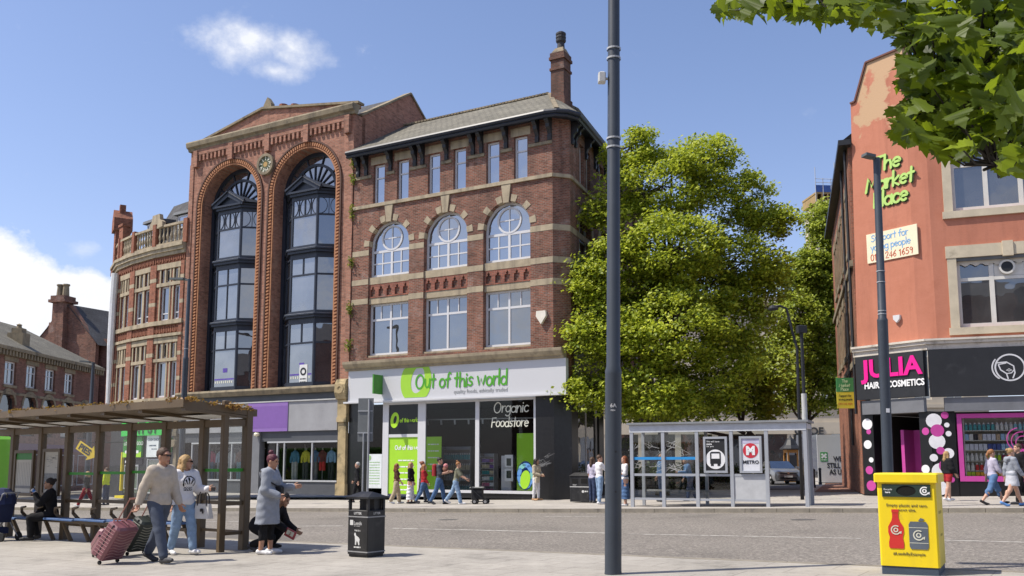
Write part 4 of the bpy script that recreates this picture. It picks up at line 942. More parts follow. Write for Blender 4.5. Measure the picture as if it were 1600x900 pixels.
# ---- its clothes shop
SHG = mat('shop_grey_paint', (.30,.30,.31), .6, .12, 1.5, dirt=((.14,.14,.14), 1.2, .62)); SHD = mat('shop_charcoal_paint', (.075,.08,.09), .6, .15, 1.5); PURP = mat('purple_sign', (.25,.14,.40), .55, .06, 1)
def XB(px, y=0.0, d=0.0): return B.hit(px, y or 700, d)[0]
sh = MB(); sh.box(-5.7, 5.35, -.06, .3, 4.62, 5.0); sh.build('charcoal_fascia', SHD, bB)
MB().box(-5.7, 5.35, -.10, .3, 3.12, 4.62).build('grey_sign_board', SHG, bB)
pu = MB(); xa, xb = XB(388, 655, -.1), XB(450, 655, -.1); pu.box(xa, xb, -.14, -.10, 3.12, 4.60); pu.build('purple_sign_panel', PURP, bB)
MB().box(xa+.25, xb-.05, -.146, -.14, 3.3, 4.4).build('old_panel_mark', mat('darker_purple', (.20,.10,.34), .55, .06), bB)
MB().box(-5.7, 5.35, -.16, -.0, 4.60, 4.66).build('sign_drip_rail', mat('pale_metal', (.45,.45,.43), .5), bB)
f = MB(); pierx = (XB(393.5), XB(407)); lw = (XB(300), XB(390)); rw = (XB(431), XB(524))
f.box(pierx[0], pierx[1], -.08, .3, 0, 3.1)
f.build('grey_pier', mat('mid_grey_paint', (.17,.175,.185), .6, .1), bB)
f = MB()
f.box(-5.7, 5.35, .0, .2, 2.62, 3.12); f.box(lw[0], pierx[0], .0, .25, .0, .62); f.box(rw[0]-.55, 5.35, .0, .25, .0, .62)
f.box(pierx[1], rw[0]-.55, .5, .56, 0, 2.62); f.build('charcoal_shopfront', SHD, bB)
f = MB()
for z in (.62, 2.54): f.box(lw[0], pierx[0]-.02, -.05, .1, z, z+.08); f.box(rw[0]-.55, 5.35, -.05, .1, z, z+.08)
for x in (lw[0], XB(326), XB(362), XB(433.6)-.02, XB(444), XB(487.5), rw[1]+.25): f.box(x, x+.06, -.04, .1, .66, 2.6)
f.build('window_frame', mat('silver_frame', (.42,.43,.44), .4, .1), bB)
gl = MB(); gl.add([(lw[0],.03,.7),(pierx[0],.03,.7),(pierx[0],.03,2.54),(lw[0],.03,2.54)], [(0,1,2,3)]); gl.build('shop_glazing', CLEAR, bB)
gl = MB(); gl.add([(rw[0]-.5,.03,.7),(5.3,.03,.7),(5.3,.03,2.54),(rw[0]-.5,.03,2.54)], [(0,1,2,3)]); gl.build('shop_glazing', CLEAR, bB)
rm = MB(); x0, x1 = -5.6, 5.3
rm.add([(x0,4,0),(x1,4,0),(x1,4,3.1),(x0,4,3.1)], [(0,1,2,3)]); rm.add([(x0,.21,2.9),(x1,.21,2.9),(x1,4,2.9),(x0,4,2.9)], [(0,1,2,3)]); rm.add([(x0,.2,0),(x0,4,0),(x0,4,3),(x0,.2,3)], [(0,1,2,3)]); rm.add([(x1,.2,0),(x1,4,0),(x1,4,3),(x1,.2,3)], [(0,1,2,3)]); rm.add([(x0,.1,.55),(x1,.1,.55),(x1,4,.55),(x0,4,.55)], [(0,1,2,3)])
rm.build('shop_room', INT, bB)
MB().lathe([(0,-.1),(.13,-.06),(.15,.02),(.1,.09),(0,.1)], (XB(401, 680, -.2), -.2, B.hit(401, 679, -.2)[1]), 12).build('bulkhead_lamp', mat('lamp_cream', (.75,.7,.5), .4), bB)
# stone pilaster with a carved scroll between the two shops
pi = MB(); x0, x1 = 5.42, 6.0
pi.box(x0, x1, -.22, .05, 0, .55); pi.box(x0+.05, x1-.06, -.16, .05, .55, 3.5); pi.box(x0, x1, -.24, .05, 3.5, 3.72); pi.box(x0+.02, x1-.02, -.2, .05, 3.72, 4.6)
pi.extrude_x([(.05,4.6),(-.3,4.6),(-.42,4.9),(-.40,5.3),(-.26,5.55),(.05,5.62)], x0-.02, x1+.02)
s0 = len(pi.v); disc(pi, .10, .24, -.44, -.3, (x0+x1)/2, 5.1)
pi.build('carved_pilaster', mat('buff_stone', (.40,.31,.17), .9, .25, 2, bump=.4, dirt=((.08,.075,.045), 1.6, .52)), bB)
pi = MB(); x0, x1 = -6.0, -5.7
pi.box(x0, x1, -.22, .05, 0, .6); pi.box(x0+.04, x1-.03, -.15, .05, .6, 3.0); pi.box(x0, x1, -.25, .05, 3.0, 3.25); pi.box(x0+.02, x1-.02, -.2, .05, 3.25, 4.5); disc(pi, 0, .2, -.34, -.2, (x0+x1)/2, 2.6)
pi.build('carved_pilaster', STONE_D, bB)
# clothes dummies in the windows, one thing each
def dummy(px, top, low, label, short=False, w=.2, coat=False):
    u = B.hit(px, 720, .55)[0]; t = thing('clothes_dummy', label, 'clothes dummy', B.w(u, .55, .55), B.ang, 'clothes dummies in the clothes shop window')
    mb = MB(); mb.lathe([(.16,1.02),(.15,1.2),(.19,1.42),(.15,1.55),(.06,1.62),(.0,1.63)] if not coat else [(.24,.55),(.2,.9),(.17,1.15),(.2,1.42),(.15,1.55),(.06,1.62),(0,1.63)], n=12)
    for sx in (-1, 1): mb.tube([(sx*.17,0,1.5),(sx*.25,-.03,1.25),(sx*.25,-.06,1.0)], [.075,.07,.06], 8)
    for i, v in enumerate(mb.v): mb.v[i] = (v[0], v[1]*.62, v[2])
    mb.build('top', top, t)
    if low is not None:
        lb = MB()
        for sx in (-1, 1): lb.tube([(sx*.085,0,1.05),(sx*.1,0,.6 if not short else .75),(sx*.1,0,.12 if not short else .62)], [.1,.09,.085], 8)
        lb.build('trousers', low, t)
    sb = MB(); sb.tube([(0,0,.0),(0,0,1.68)], .02, 6); sb.lathe([(.17,0),(.17,.02),(0,.03)], n=12); sb.lathe([(0,1.63),(.05,1.65),(.045,1.74),(0,1.75)], n=8); sb.build('stand', mat('dummy_stand', (.35,.33,.3), .5), t)
cl = lambda n, c: mat(n, c, .85, .25, 9)
dummy(461, cl('teal_print_shirt', (.08,.22,.32)), cl('pale_trousers', (.45,.45,.42)), 'dummy in a teal patterned shirt and pale trousers')
dummy(478, cl('mustard_top', (.55,.5,.05)), cl('charcoal_trousers', (.06,.06,.065)), 'dummy in a bright yellow top and charcoal trousers')
dummy(504, cl('maroon_hoodie', (.16,.035,.04)), cl('red_shorts', (.6,.03,.04)), 'dummy in a maroon hoodie and long red shorts', True)
dummy(492.5, cl('denim_jacket', (.1,.17,.28)), cl('grey_trousers', (.2,.2,.2)), 'dummy in a denim blue jacket beside the yellow one')
dummy(518, cl('blue_print_shirt', (.2,.33,.45)), cl('black_trousers', (.025,.025,.03)), 'dummy in a pale blue print shirt by the stone pilaster')
dummy(331, cl('pink_top', (.5,.06,.13)), cl('blue_jeans', (.12,.18,.27)), 'dummy in a pink top and blue jeans')
dummy(344, cl('white_blue_shirt', (.45,.55,.62)), cl('faded_jeans', (.35,.38,.4)), 'dummy in a white and blue shirt and faded jeans')
dummy(362, cl('cream_coat', (.5,.52,.48)), None, 'dummy in a long cream coat', coat=True)
dummy(375, cl('brown_top', (.28,.12,.05)), cl('aqua_skirt', (.15,.4,.45)), 'dummy in a brown top and aqua trousers')
sr = MB()
for x in (lw[0]+.5, 2.2, 4.3): sr.tube([(x,1.2,.6),(x,1.2,2.5)], .03, 6)
sr.tube([(lw[0]+.2,1.2,2.3),(pierx[0]-.2,1.2,2.3)], .02, 6); sr.build('display_rail', SHELF_M, bB)
# creepers rooted in the joint between the two fronts
def tuft(mb, c, r, n, ls, rnd, flat=.7):
    for i in range(n):
        d = Vector((rnd.gauss(0,1), rnd.gauss(0,1), rnd.gauss(0,1)*flat)); p = Vector(c)+d*r*.45; leafq(mb, p, ls*rnd.uniform(.7, 1.2), rnd)
def leafq(mb, p, s, rnd, up=.8):
    n = Vector((rnd.gauss(0,.7), rnd.gauss(0,.7), rnd.gauss(0,.5)+up)).normalized(); a = n.cross(Vector((rnd.gauss(0,1), rnd.gauss(0,1), rnd.gauss(0,1)))).normalized(); b = n.cross(a)
    k = n*s*.16
    mb.add([p-a*s*.5, p+b*s*.34+k, p+a*s*.55-k*.5, p-b*s*.34+k], [(0,1,2),(0,2,3)])
IVY = leaf_mat('creeper_leaf', (.10,.15,.02), (.22,.24,.045), .3)
rnd = random.Random(12); nplants = 0
for z in (16.2, 15.4, 13.6, 11.2, 8.8, 7.0): 
    t = MB(); h = rnd.uniform(.25, .7)
    for k in range(6): tuft(t, (0, 0, h*k/6), .2, 10, .13, rnd, 1.2)
    for k in range(3): t.tube([(0,0,0),(rnd.uniform(-.1,.1),-.05,h*.6),(rnd.uniform(-.2,.2),-.08,h)], .012, 4)
    o = t.build('wall_plant', IVY, None, C.w(-11.02, -.08, z), C.ang); tag(o, {16.2: 'weed growing at the eaves where the arched and corner buildings meet', 15.4: 'weed on the brick joint just under the eaves weed', 13.6: 'weed on the brick joint beside the stone band', 11.2: 'weed on the brick joint level with the arched windows', 8.8: 'weed on the brick joint beside the lower window', 7.0: 'lowest weed on the brick joint above the shop cornice'}[z], 'plant', 'weeds on the joint between two fronts')
# ================================================================ BUILDING A: rounded red brick and stone front, and the far block
A_O = C.w(-22.8, 0, 0); A_O.z = -.5; bA = thing('curved_building', 'rounded red brick and pale stone building with balustrade and green shop fascia', 'building', A_O, R(-33))
FAC = []; cur = Vector((0, 0, 0))
for ang, ln in ((0, 2.78), (-7, 2.44), (-13, 2.19), (-27, 2.4)):
    d = Vector((math.cos(R(ang)), math.sin(R(ang)), 0)); cur = cur-d*ln; FAC.append((Matrix.Translation(cur) @ Matrix.Rotation(R(ang), 4, 'Z'), ln))
BRK_A = brick('orange_red_brick', (.33,.12,.073), (.23,.085,.056), (.27,.16,.11), stain_t=.68, pale_t=.76)
wa = MB(); sa = MB(); ta = MB(); TERR = mat('terracotta', (.24,.095,.055), .85, .3, 9, bump=.6); 
wins = {0: [(.66,1.44),(1.83,2.66)], 1: [(.46,1.20),(1.42,2.22)], 2: [(.45,.95),(1.2,1.75)], 3: [(.8,1.5)]}
for fi, (M_, ln) in enumerate(FAC):
    hs = []
    for a, b in wins[fi]:
        for z0, z1 in ((5.6,7.6),(7.78,8.64),(9.93,11.9),(12.1,12.88)): hs.append(rect(a, b, z0, z1))
    s0 = len(wa.v); wa.plate(rect(0, ln, 5.2, 14.2), 0, .3, hs)
    for x in (0, ln-.30): wa.box(x+.001, x+.299, -.10, .0, 5.2, 13.2)
    wa.xf(M_, s0)
    s0 = len(sa.v)
    for z0, z1, pr in ((7.6,7.78,.06),(8.66,8.96,.07),(9.0,9.16,.16),(9.68,9.92,.16),(11.9,12.1,.06),(12.9,13.2,.07),(13.64,13.85,.16),(13.85,14.05,.26),(14.05,14.22,.34),(5.38,5.58,.12),(15.35,15.48,.14)): sa.box(-.02, ln+.02, -pr, .02, z0, z1)
    for a, b in wins[fi]:
        for z0, z1 in ((5.6,7.6),(9.93,11.9)): sa.box(a-.11, a-.005, -.03, .1, z0, z1); sa.box(b+.005, b+.11, -.03, .1, z0, z1)
        for z0, z1 in ((7.78,8.66),(12.1,12.9)):
            for q in (a-.06, (a+b)/2, b+.06): sa.box(q-.06, q+.06, -.035, .1, z0, z1)
    for q in (.15, ln-.15):
        for z0 in (7.9, 12.2, 10.8, 6.5): sa.box(q-.152, q+.152, -.104, -.0, z0, z0+.22)
    # balustrade
    n = 7
    for k in range(n):
        x = .35+(ln-.7)*k/(n-1); s1 = len(sa.v); sa.lathe([(.06,14.4),(.06,14.48),(.03,14.55),(.085,14.8),(.04,15.05),(.07,15.2),(.06,15.35)], (x, .0, 0), 7)
    sa.box(0, ln, -.12, .12, 14.22, 14.40); sa.xf(M_, s0)
    s0 = len(ta.v)
    for k in range(int(ln/.16)):
        x = .12+k*.16; ta.box(x, x+.09, -.09, .0, 13.28+.06*(k % 2), 13.55); ta.box(x, x+.1, -.06, .0, 9.22+.05*(k % 2), 9.6-.05*(k % 2))
    ta.box(0, ln, -.03, .0, 13.2, 13.64)
    for x in (-.16, ln-.17): ta.box(x, x+.33, -.16, .17, 14.222, 15.6)
    ta.xf(M_, s0)
    for a, b in wins[fi]:
        for z0, z1, bars in ((5.6,7.6,()),(9.93,11.9,((10.35,.06),)),(7.78,8.64,()),(12.1,12.88,())):
            win(bA, a, b, z0, z1, .10, .085, (), bars, UPVC, PANE_DIM, M=M_)
wa.build('wall', BRK_A, bA); sa.build('stone_dressing', STONE, bA); build_split(ta, 'terracotta_frieze', TERR, bA, .08)
# scrolled gablet on the parapet, corner pier, mansard with dormers
M_, ln = FAC[1]; gb = MB(); gb.plate([(1.75,15.4),(2.5,15.4),(3.25,15.4),(3.2,15.7),(2.95,15.85),(2.85,16.2),(2.1,16.2),(2.0,15.85),(1.8,15.7)], -.1, .12); gb.xf(M_); gb.build('scrolled_gablet', STONE, bA)
M_, ln = FAC[3]; cpier = MB(); cpier.box(-.1, .75, -.2, .6, 5.2, 16.5); cpier.box(-.18, .8, -.28, .66, 13.7, 14.1); cpier.plate([(-.3,16.5),(1.0,16.5),(.9,17.3),(.35,17.9),(-.2,17.3)], -.34, .75); cpier.box(.15,.55,0,.35,17.6,18.25); cpier.xf(M_); cpier.build('corner_pier', BRK_A, bA)
M_, ln = FAC[2]; cpier = MB(); cpier.box(-.1, .5, -.14, .3, 14.2, 16.3); cpier.box(-.15,.55,-.2,.34,16.3,16.45); cpier.xf(M_); cpier.build('parapet_pier', BRK_A, bA)
mr = MB(); inner = []
for M_, ln in FAC[:3]: inner.append((M_ @ Vector((ln, .5, 14.3)), M_ @ Vector((ln*.9, 2.3, 17.7))))
M_, ln = FAC[2]; inner.append((M_ @ Vector((0, .5, 14.3)), M_ @ Vector((.4, 2.3, 16.6))))
inner[0] = (inner[0][0]+Vector((.0,0,0)), Vector((.0, 2.3, 18.5)))
for (a, b), (c_, d) in zip(inner, inner[1:]): mr.add([a, b, d, c_], [(0,1,2,3)])
mr.add([inner[0][1], inner[1][1], inner[2][1], inner[3][1], Vector((0, 8, 17.4))], [(0,1,2,3,4)])
mr.build('mansard_roof', SLATE_D, bA)
for fi, x in ((0, 1.75), (1, .9)):
    M_, ln = FAC[fi]; dm = MB(); dm.box(x-.55, x+.55, .5, 2.4, 14.6, 16.1); dm.extrude_x([(.3,16.1),(.35,16.28),(2.5,16.5),(2.5,16.1)], x-.75, x+.75); dm.xf(M_); d_o = dm.build('dormer', LEAD, bA)
    wm = MB(); frame_grid(wm, x-.42, x+.42, 15.3, 16.05, .44, .08, (), (), .06); wm.xf(M_); wo = wm.build('window', UPVC, d_o); MB().add([(x-.4,.47,15.32),(x+.4,.47,15.32),(x+.4,.47,16.03),(x-.4,.47,16.03)], [(0,1,2,3)]).xf(M_).build('pane', PANE_SKY, wo)
dpm = MB(); M_, ln = FAC[2]; 
dpm.tube([M_ @ Vector((.0,-.28,13.4)), M_ @ Vector((-.05,-.3,11.5)), M_ @ Vector((.02,-.32,9.0)), M_ @ Vector((-.05,-.28,7.5)), M_ @ Vector((.0,-.3,5.3))], [.22,.2,.2,.16,.12], 8); dpm.build('plastic_sheeting', mat('white_plastic', (.7,.7,.7), .5, .1, 3), bA)
# ---- its shop front
GSH = mat('green_fascia', (.035,.50,.07), .5, .05, 1); GSH2 = mat('deep_green_banner', (.03,.21,.03), .5, .1); 
def facet_box(fi, x0, x1, y0, y1, z0, z1, m, name, par=bA):
    mb = MB().box(x0, x1, y0, y1, z0, z1); mb.xf(FAC[fi][0]); return mb.build(name, m, par)
DKF = mat('dark_shopfront', (.035,.037,.04), .5, .2, 2)
for fi in (0, 1, 2): facet_box(fi, 0, FAC[fi][1], .0, .3, 0, 5.2, DKF, 'shop_wall')
for fi, x0, x1 in ((1, 0, 2.44), (0, -.02, 1.9)): 
    o = facet_box(fi, x0, x1, -.25, 0, 3.5, 4.6, GSH, 'green_sign')
    lb = MB(); letters(lb, 'WMT' if fi == 1 else 'ST', .6 if fi == 1 else .45, 3.62, .62, -.262, ext=.02, bold=.02); lb.xf(FAC[fi][0]); lb.build('sign_lettering', mat('dark_green_letters', (.01,.10,.02), .5), o)
o = facet_box(1, .1, 2.2, -.14, -.02, 2.3, 3.46, GSH2, 'loans_banner'); tx = MB(); letters(tx, 'LOANS FOR GOLD', .2, 2.98, .2, -.145, ext=.004, sx=.9); scrawl(tx, .35, 1.9, 2.52, .16, -.146, 0, 5); tx.xf(FAC[1][0]); tx.build('banner_print', mat('white_print', (.8,.8,.8)), o)
ls_ = MB(); ls_.plate([(.1,2.3),(2.2,2.3),(2.2,2.62),(1.5,2.42),(.9,2.40),(.1,2.6)], -.152, -.143); ls_.xf(FAC[1][0]); ls_.build('lime_swoosh', GREEN_B, o)
o = facet_box(0, .25, 1.3, -.14, -.02, 2.3, 3.5, mat('pale_notice', (.70,.74,.74)), 'white_shop_notice'); tx = MB(); letters(tx, 'CASH SHOP', .33, 3.2, .14, -.146, ext=.004, bold=.004); scrawl(tx, .5, 1.1, 2.9, .07, -.146, 0, 2); scrawl(tx, .7, 1.2, 2.72, .05, -.146, 0, 6); tx.xf(FAC[0][0]); tx.build('notice_print', mat('grey_blue_print', (.1,.14,.18), .6), o)
o = facet_box(1, .1, 2.2, -.05, .02, 1.9, 2.2, BLACK, 'shop_name_strip'); tx = MB(); scrawl(tx, .25, 1.3, 1.98, .14, -.056, 0, 9); tx.xf(FAC[1][0]); tx.build('strip_print', mat('white_print', (.8,.8,.8)), o)
for fi, x0, x1 in ((1, .15, .95), (1, 1.05, 1.75), (0, .2, 1.4)):
    mb = MB(); frame_grid(mb, x0, x1, .5 if fi else .3, 1.86 if fi else 2.2, -.04, .06, (), (), .06); mb.xf(FAC[fi][0]); o = mb.build('shop_window', mat('silver_frame', (.42,.43,.44)), bA)
    MB().add([(x0,.0-.005,.3),(x1,-.005,.3),(x1,-.005,2.2),(x0,-.005,2.2)], [(0,1,2,3)]).xf(FAC[fi][0]).build('pane', pane_mat('green_dim_pane', (.05,.09,.05), .15), o)
facet_box(1, -.06, .04, -.16, 0, .4, 2.6, mat('yellow_strip', (.7,.55,.02), .5), 'yellow_strip'); facet_box(1, .1, 1.1, -.5, -.1, .0, .14, mat('yellow_strip', (.7,.55,.02)), 'yellow_step')
mb = MB(); mb.box(1.9, 2.6, -.3, -.2, 2.55, 3.35); mb.xf(FAC[0][0]); mb.build('green_projecting_sign', GSH2, bA)
# lamp fixed on the pavement before the joint of A and B is built with the street furniture
# ================================================================ far block on the left, and the gable house behind it
D = Fr((-33, 57.7, -.6), R(90)); bD = thing('low_brick_building', 'low dark brick building with bracketed eaves and slate roof behind the shelter', 'building', D.o, D.ang)
BRK_D = brick('dark_red_brick', (.27,.12,.09), (.20,.09,.07), (.2,.15,.12), stain_t=.6)
wd = MB(); wx = [(.28,1.64),(2.9,4.25),(5.4,6.75),(8.15,9.5)]; ax_ = [(.0,1.7),(2.7,4.4),(5.2,6.9),(8.0,9.7),(10.6,12.3)]
wd.plate(rect(-3, 13.6, 0, 9.3), 0, .3, [rect(a, b, 7.18, 8.72) for a, b in wx]+[arched(a, b, 3.9, 5.9, 12) for a, b in ax_])
wd.box(13.3, 13.6, .3, 9, 0, 9.3); wd.build('wall', BRK_D, bD)
sd_ = MB()
for a, b in wx: sd_.box(a-.15, b+.15, -.04, .3, 8.73, 9.02); sd_.box(a-.1, b+.1, -.08, .3, 7.0, 7.17)
for k in range(44): sd_.box(-2.9+k*.38, -2.9+k*.38+.16, -.35, .0, 9.05, 9.38)
sd_.box(-3, 13.7, -.4, .1, 9.4, 9.62); sd_.box(-3, 13.6, -.06, .0, 6.55, 6.72)
for a, b in ax_: sd_.plate(arc((a+b)/2, 5.9, (b-a)/2+.2, 0, math.pi, 12)+arc((a+b)/2, 5.9, (b-a)/2, math.pi, 0, 12), -.05, .02)
sd_.build('stone_dressing', STONE_D, bD)
for a, b in wx: win(bD, a, b, 7.18, 8.72, .14, .1, ((a+b)/2,), (8.2,), UPVC, PANE_DIM)
for a, b in ax_: win(bD, a, b, 3.9, 6.6, .16, .1, (), (), DKF, PANE_DARK)
rd = MB(); rd.add([(-3,-.4,9.6),(13.7,-.4,9.6),(10.2,4.6,12.4),(-3,4.6,12.4),(13.7,9.5,9.6),(-3,9.5,9.6)], [(0,1,2,3),(1,4,2),(2,4,5,3)]); rd.build('roof', SLATE, bD)
vt = MB(); vu, vz = D.hit(30, 530, 1.0); vt.box(vu-.45, vu+.45, .5, 1.6, vz-.6, vz+.4); vt.box(vu-.3, vu+.3, .7, 1.4, vz+.4, vz+.75); vt.lathe([(.2,0),(.15,.2),(.2,.25),(0,.35)], (vu,1.05,vz+.75), 8); vt.build('roof_ventilator', STONE_D, bD)
pm = MB(); pm.box(-3, 13.3, -.03, .0, 2.9, 3.4); pm.build('shop_fascia', mat('plum_fascia', (.12,.06,.12), .6), bD)
for x0 in (-2, 1.2, 4.4, 7.6, 10.8): win(bD, x0, x0+2.6, .4, 2.7, -.04, .08, (x0+1.3,), (), mat('silver_frame', (.42,.43,.44)), PANE_DIM, name='shop_window')
# gable house behind
E_O = at_depth(128, 640, 78); E_O.z = -.6; Ef = Fr(E_O, R(-14)); bE = thing('gabled_house', 'red brick gable with tall chimney and slate roof standing behind the low building', 'building', E_O, Ef.ang)
def e(px, py, d=0.0): return Ef.hit(px, py, d)
apex = e(105, 477); rgt = e(150, 536); lft = (2*apex[0]-rgt[0], rgt[1])
we = MB(); we.plate([(lft[0], 0), (rgt[0], 0), rgt, (apex[0]+.5, apex[1]), (apex[0]-.5, apex[1]), lft], 0, .4); we.build('wall', BRK_C, bE)
re_ = MB(); L_ = 14
re_.add([(apex[0],-.1,apex[1]+.1),(rgt[0]+.3,-.1,rgt[1]-.2),(rgt[0]+.3+L_*.25,L_,rgt[1]-.2),(apex[0]+L_*.25,L_,apex[1]+.1)], [(0,1,2,3)]); re_.add([(apex[0],-.1,apex[1]+.1),(lft[0]-.3,-.1,lft[1]-.2),(lft[0]-.3+L_*.25,L_,lft[1]-.2),(apex[0]+L_*.25,L_,apex[1]+.1)], [(0,1,2,3)]); re_.build('roof', SLATE_D, bE)
wing = MB(); q0 = e(150, 560, 2); q1 = e(168, 490, 4); wing.box(q0[0], q0[0]+9, 1.0, 8, 0, q0[1]+1.6); wing.build('wing_wall', BRK_D, bE)
cs = MB(); a = e(78, 500, -.5); b = e(100, 500, -.5); zt = e(88, 462, -.5)[1]
cs.box(a[0], b[0], -.6, .8, 6, zt-2.4); cs.box(a[0]+.18, b[0]-.12, -.5, .7, zt-2.4, zt-.6); cs.box(a[0]-.1, b[0]+.15, -.75, .95, zt-.6, zt-.35); cs.box(a[0]+.05, b[0], -.65, .8, zt-.35, zt)
co = cs.build('chimney', BRK_C, bE)
for k in (0, 1): MB().lathe([(.3,0),(.24,.9),(.32,1.0),(.3,1.1),(.0,1.12)], (a[0]+.45+.62*k, .0, zt), 8).build('chimney_pot', STONE_D, co)

# ================================================================ BUILDING F: painted red corner building, cosmetics shop
F_O = Vector((15.59, 33.35, .23)); F1 = Fr(F_O, R(-54)); F2 = Fr(F_O, R(-20))
bF = thing('painted_corner_building', 'salmon red rendered corner building with tall gable over the black cosmetics shop', 'building', F_O, F2.ang)
M1 = Matrix.Rotation(F1.ang-F2.ang, 4, 'Z')         # left face, written in F1's x,z and turned into the building's own frame
def render_mat():
    m, nt, p, out = nodes_of('salmon_render'); p.inputs['Roughness'].default_value = .9; p.inputs['Specular IOR Level'].default_value = .2
    n = noise_node(nt, 1.1, 7, .66); a = ramp_node(nt, n.outputs['Fac'], [(.3, (.44,.172,.108)), (.55, (.49,.198,.128)), (.75, (.42,.16,.10))])
    n2 = noise_node(nt, .75, 5, .6); tc = nt.nodes.new('ShaderNodeTexCoord'); sp = nt.nodes.new('ShaderNodeSeparateXYZ'); nt.links.new(tc.outputs['Object'], sp.inputs[0])
    mr = nt.nodes.new('ShaderNodeMapRange'); mr.inputs['From Min'].default_value = 12.5; mr.inputs['From Max'].default_value = 17.2; mr.inputs['To Min'].default_value = -.22; mr.inputs['To Max'].default_value = .14; nt.links.new(sp.outputs[2], mr.inputs['Value'])
    ad = nt.nodes.new('ShaderNodeMath'); nt.links.new(n2.outputs['Fac'], ad.inputs[0]); nt.links.new(mr.outputs[0], ad.inputs[1])
    r = ramp_node(nt, ad.outputs[0], [(.53, 0.0), (.57, 1.0)])            # bare patches where the paint has come away high up
    colr = mixc(nt, r.outputs[0], streaks(nt, a.outputs[0], (.25,.10,.07), .35, .55), (.50,.33,.20,1)); nt.links.new(colr, p.inputs['Base Color'])
    bn = noise_node(nt, 14, 6, .7); b = nt.nodes.new('ShaderNodeBump'); b.inputs['Strength'].default_value = .35; b.inputs['Distance'].default_value = .02; nt.links.new(bn.outputs['Fac'], b.inputs['Height']); nt.links.new(b.outputs[0], p.inputs['Normal'])
    return m
REND = render_mat()
wf = MB()
g = [(-2.92, 5.5), (-.35, 5.5), (-.35, 17.5), F1.hit(1403, 78), F1.hit(1353, 99), F1.hit(1336, 160), F1.hit(1329, 163)]
wf.plate(g, 0, .6); wf.xf(M1)
a = M1 @ Vector((-.35, 0, 0)); b = Vector((.35, 0, 0)); s0 = len(wf.v); dl = (b-a)
wf.plate(rect(0, dl.length, 5.5, 15.0), 0, .4); wf.xf(Matrix.Translation(a) @ Matrix.Rotation(math.atan2(dl.y, dl.x), 4, 'Z'), s0)
wf.plate(rect(.35, 8.5, 5.5, 15.0), 0, .4, [rect(1.15, 4.65, 6.22, 8.86), rect(1.15, 4.65, 10.66, 13.2)])
wf.build('wall', REND, bF)
cpm = MB(); pts = [F1.hit(1329, 162), F1.hit(1336, 159), F1.hit(1353, 98), F1.hit(1403, 77), (-.3, 17.6)]
for p, q in zip(pts, pts[1:]): cpm.bar((p[0], .3, p[1]), (q[0], .3, q[1]), .72, .07, up=(0,1,0)) if False else cpm.bar((p[0], .28, p[1]), (q[0], .28, q[1]), .07, .70, up=(0,1,0))
cpm.xf(M1); cpm.build('gable_coping', mat('brown_coping', (.14,.06,.045), .8), bF)
CREAM = mat('cream_stone', (.52,.45,.33), .85, .14, 2, bump=.2, dirt=((.25,.21,.15), 1.4, .62))
sf = MB()
for z0, z1, top in ((6.22, 8.86, 9.32), (10.66, 13.2, 13.6)):
    sf.box(.84, 1.148, -.05, .3, z0, z1); sf.box(4.652, 4.96, -.05, .3, z0, z1); sf.box(.80, 5.0, -.07, .3, z1+.002, top); sf.box(.78, 5.02, -.09, .3, z0-.27, z0-.002); sf.box(2.7, 3.05, -.13, .0, z1-.05, top+.05)
sf.build('stone_surround', CREAM, bF)
FRM = mat('old_white_frame', (.62,.60,.55), .6, .1, 3)
PANE_F = pane_mat('grey_pane', (.05,.05,.05), .14, ripple=.05)
win(bF, 1.16, 4.64, 6.24, 8.84, .16, .12, ((2.32, .16), (3.48, .16)), ((8.05, .12),), FRM, PANE_F); win(bF, 1.16, 4.64, 10.68, 13.18, .16, .12, ((2.32, .16), (3.48, .16)), ((12.45, .12),), FRM, PANE_F)
va = MB(); n = 40
va.add([(1.2+3.4*i/n, .12, 8.84) for i in range(n+1)]+[(1.2+3.4*i/n, .12, 8.58+.05*math.sin(i*1.5)) for i in range(n+1)], [(i, i+1, n+2+i, n+1+i) for i in range(n)])
va.build('awning_valance', mat('cream_canvas', (.55,.5,.42), .9), bF); MB().box(1.15, 4.65, .0, .12, 8.74, 8.86).build('awning_case', LEAD, bF)
vx, vz = F2.hit(1573, 417, .15); vf = MB(); disc(vf, .0, .22, .09, .15, vx, vz, 0); disc(vf, .2, .27, .07, .15, vx, vz, 1); MB().box(2.42, 3.4, .19, .2, 8.12, 8.58).build('vent_panel', FRM, bF); vf.build('extractor_vent', [BLACK, FRM], bF)
cf = MB(); WST = mat('flaking_white_stone', (.58,.53,.46), .9, .15, 2, bump=.4, dirt=((.16,.13,.10), 1.5, .52))
s0 = 0
for z0, z1, pr in ((5.42,5.62,.22),(5.62,5.74,.30),(5.74,5.82,.36)): cf.box(-2.98, .1, -pr, .1, z0, z1)
cf.xf(M1); s0 = len(cf.v)
for z0, z1, pr in ((5.42,5.62,.22),(5.62,5.74,.30),(5.74,5.82,.36)): cf.box(-.1, 8.5, -pr+.003, .1, z0+.003, z1-.003)
cf.build('shop_cornice', WST, bF)
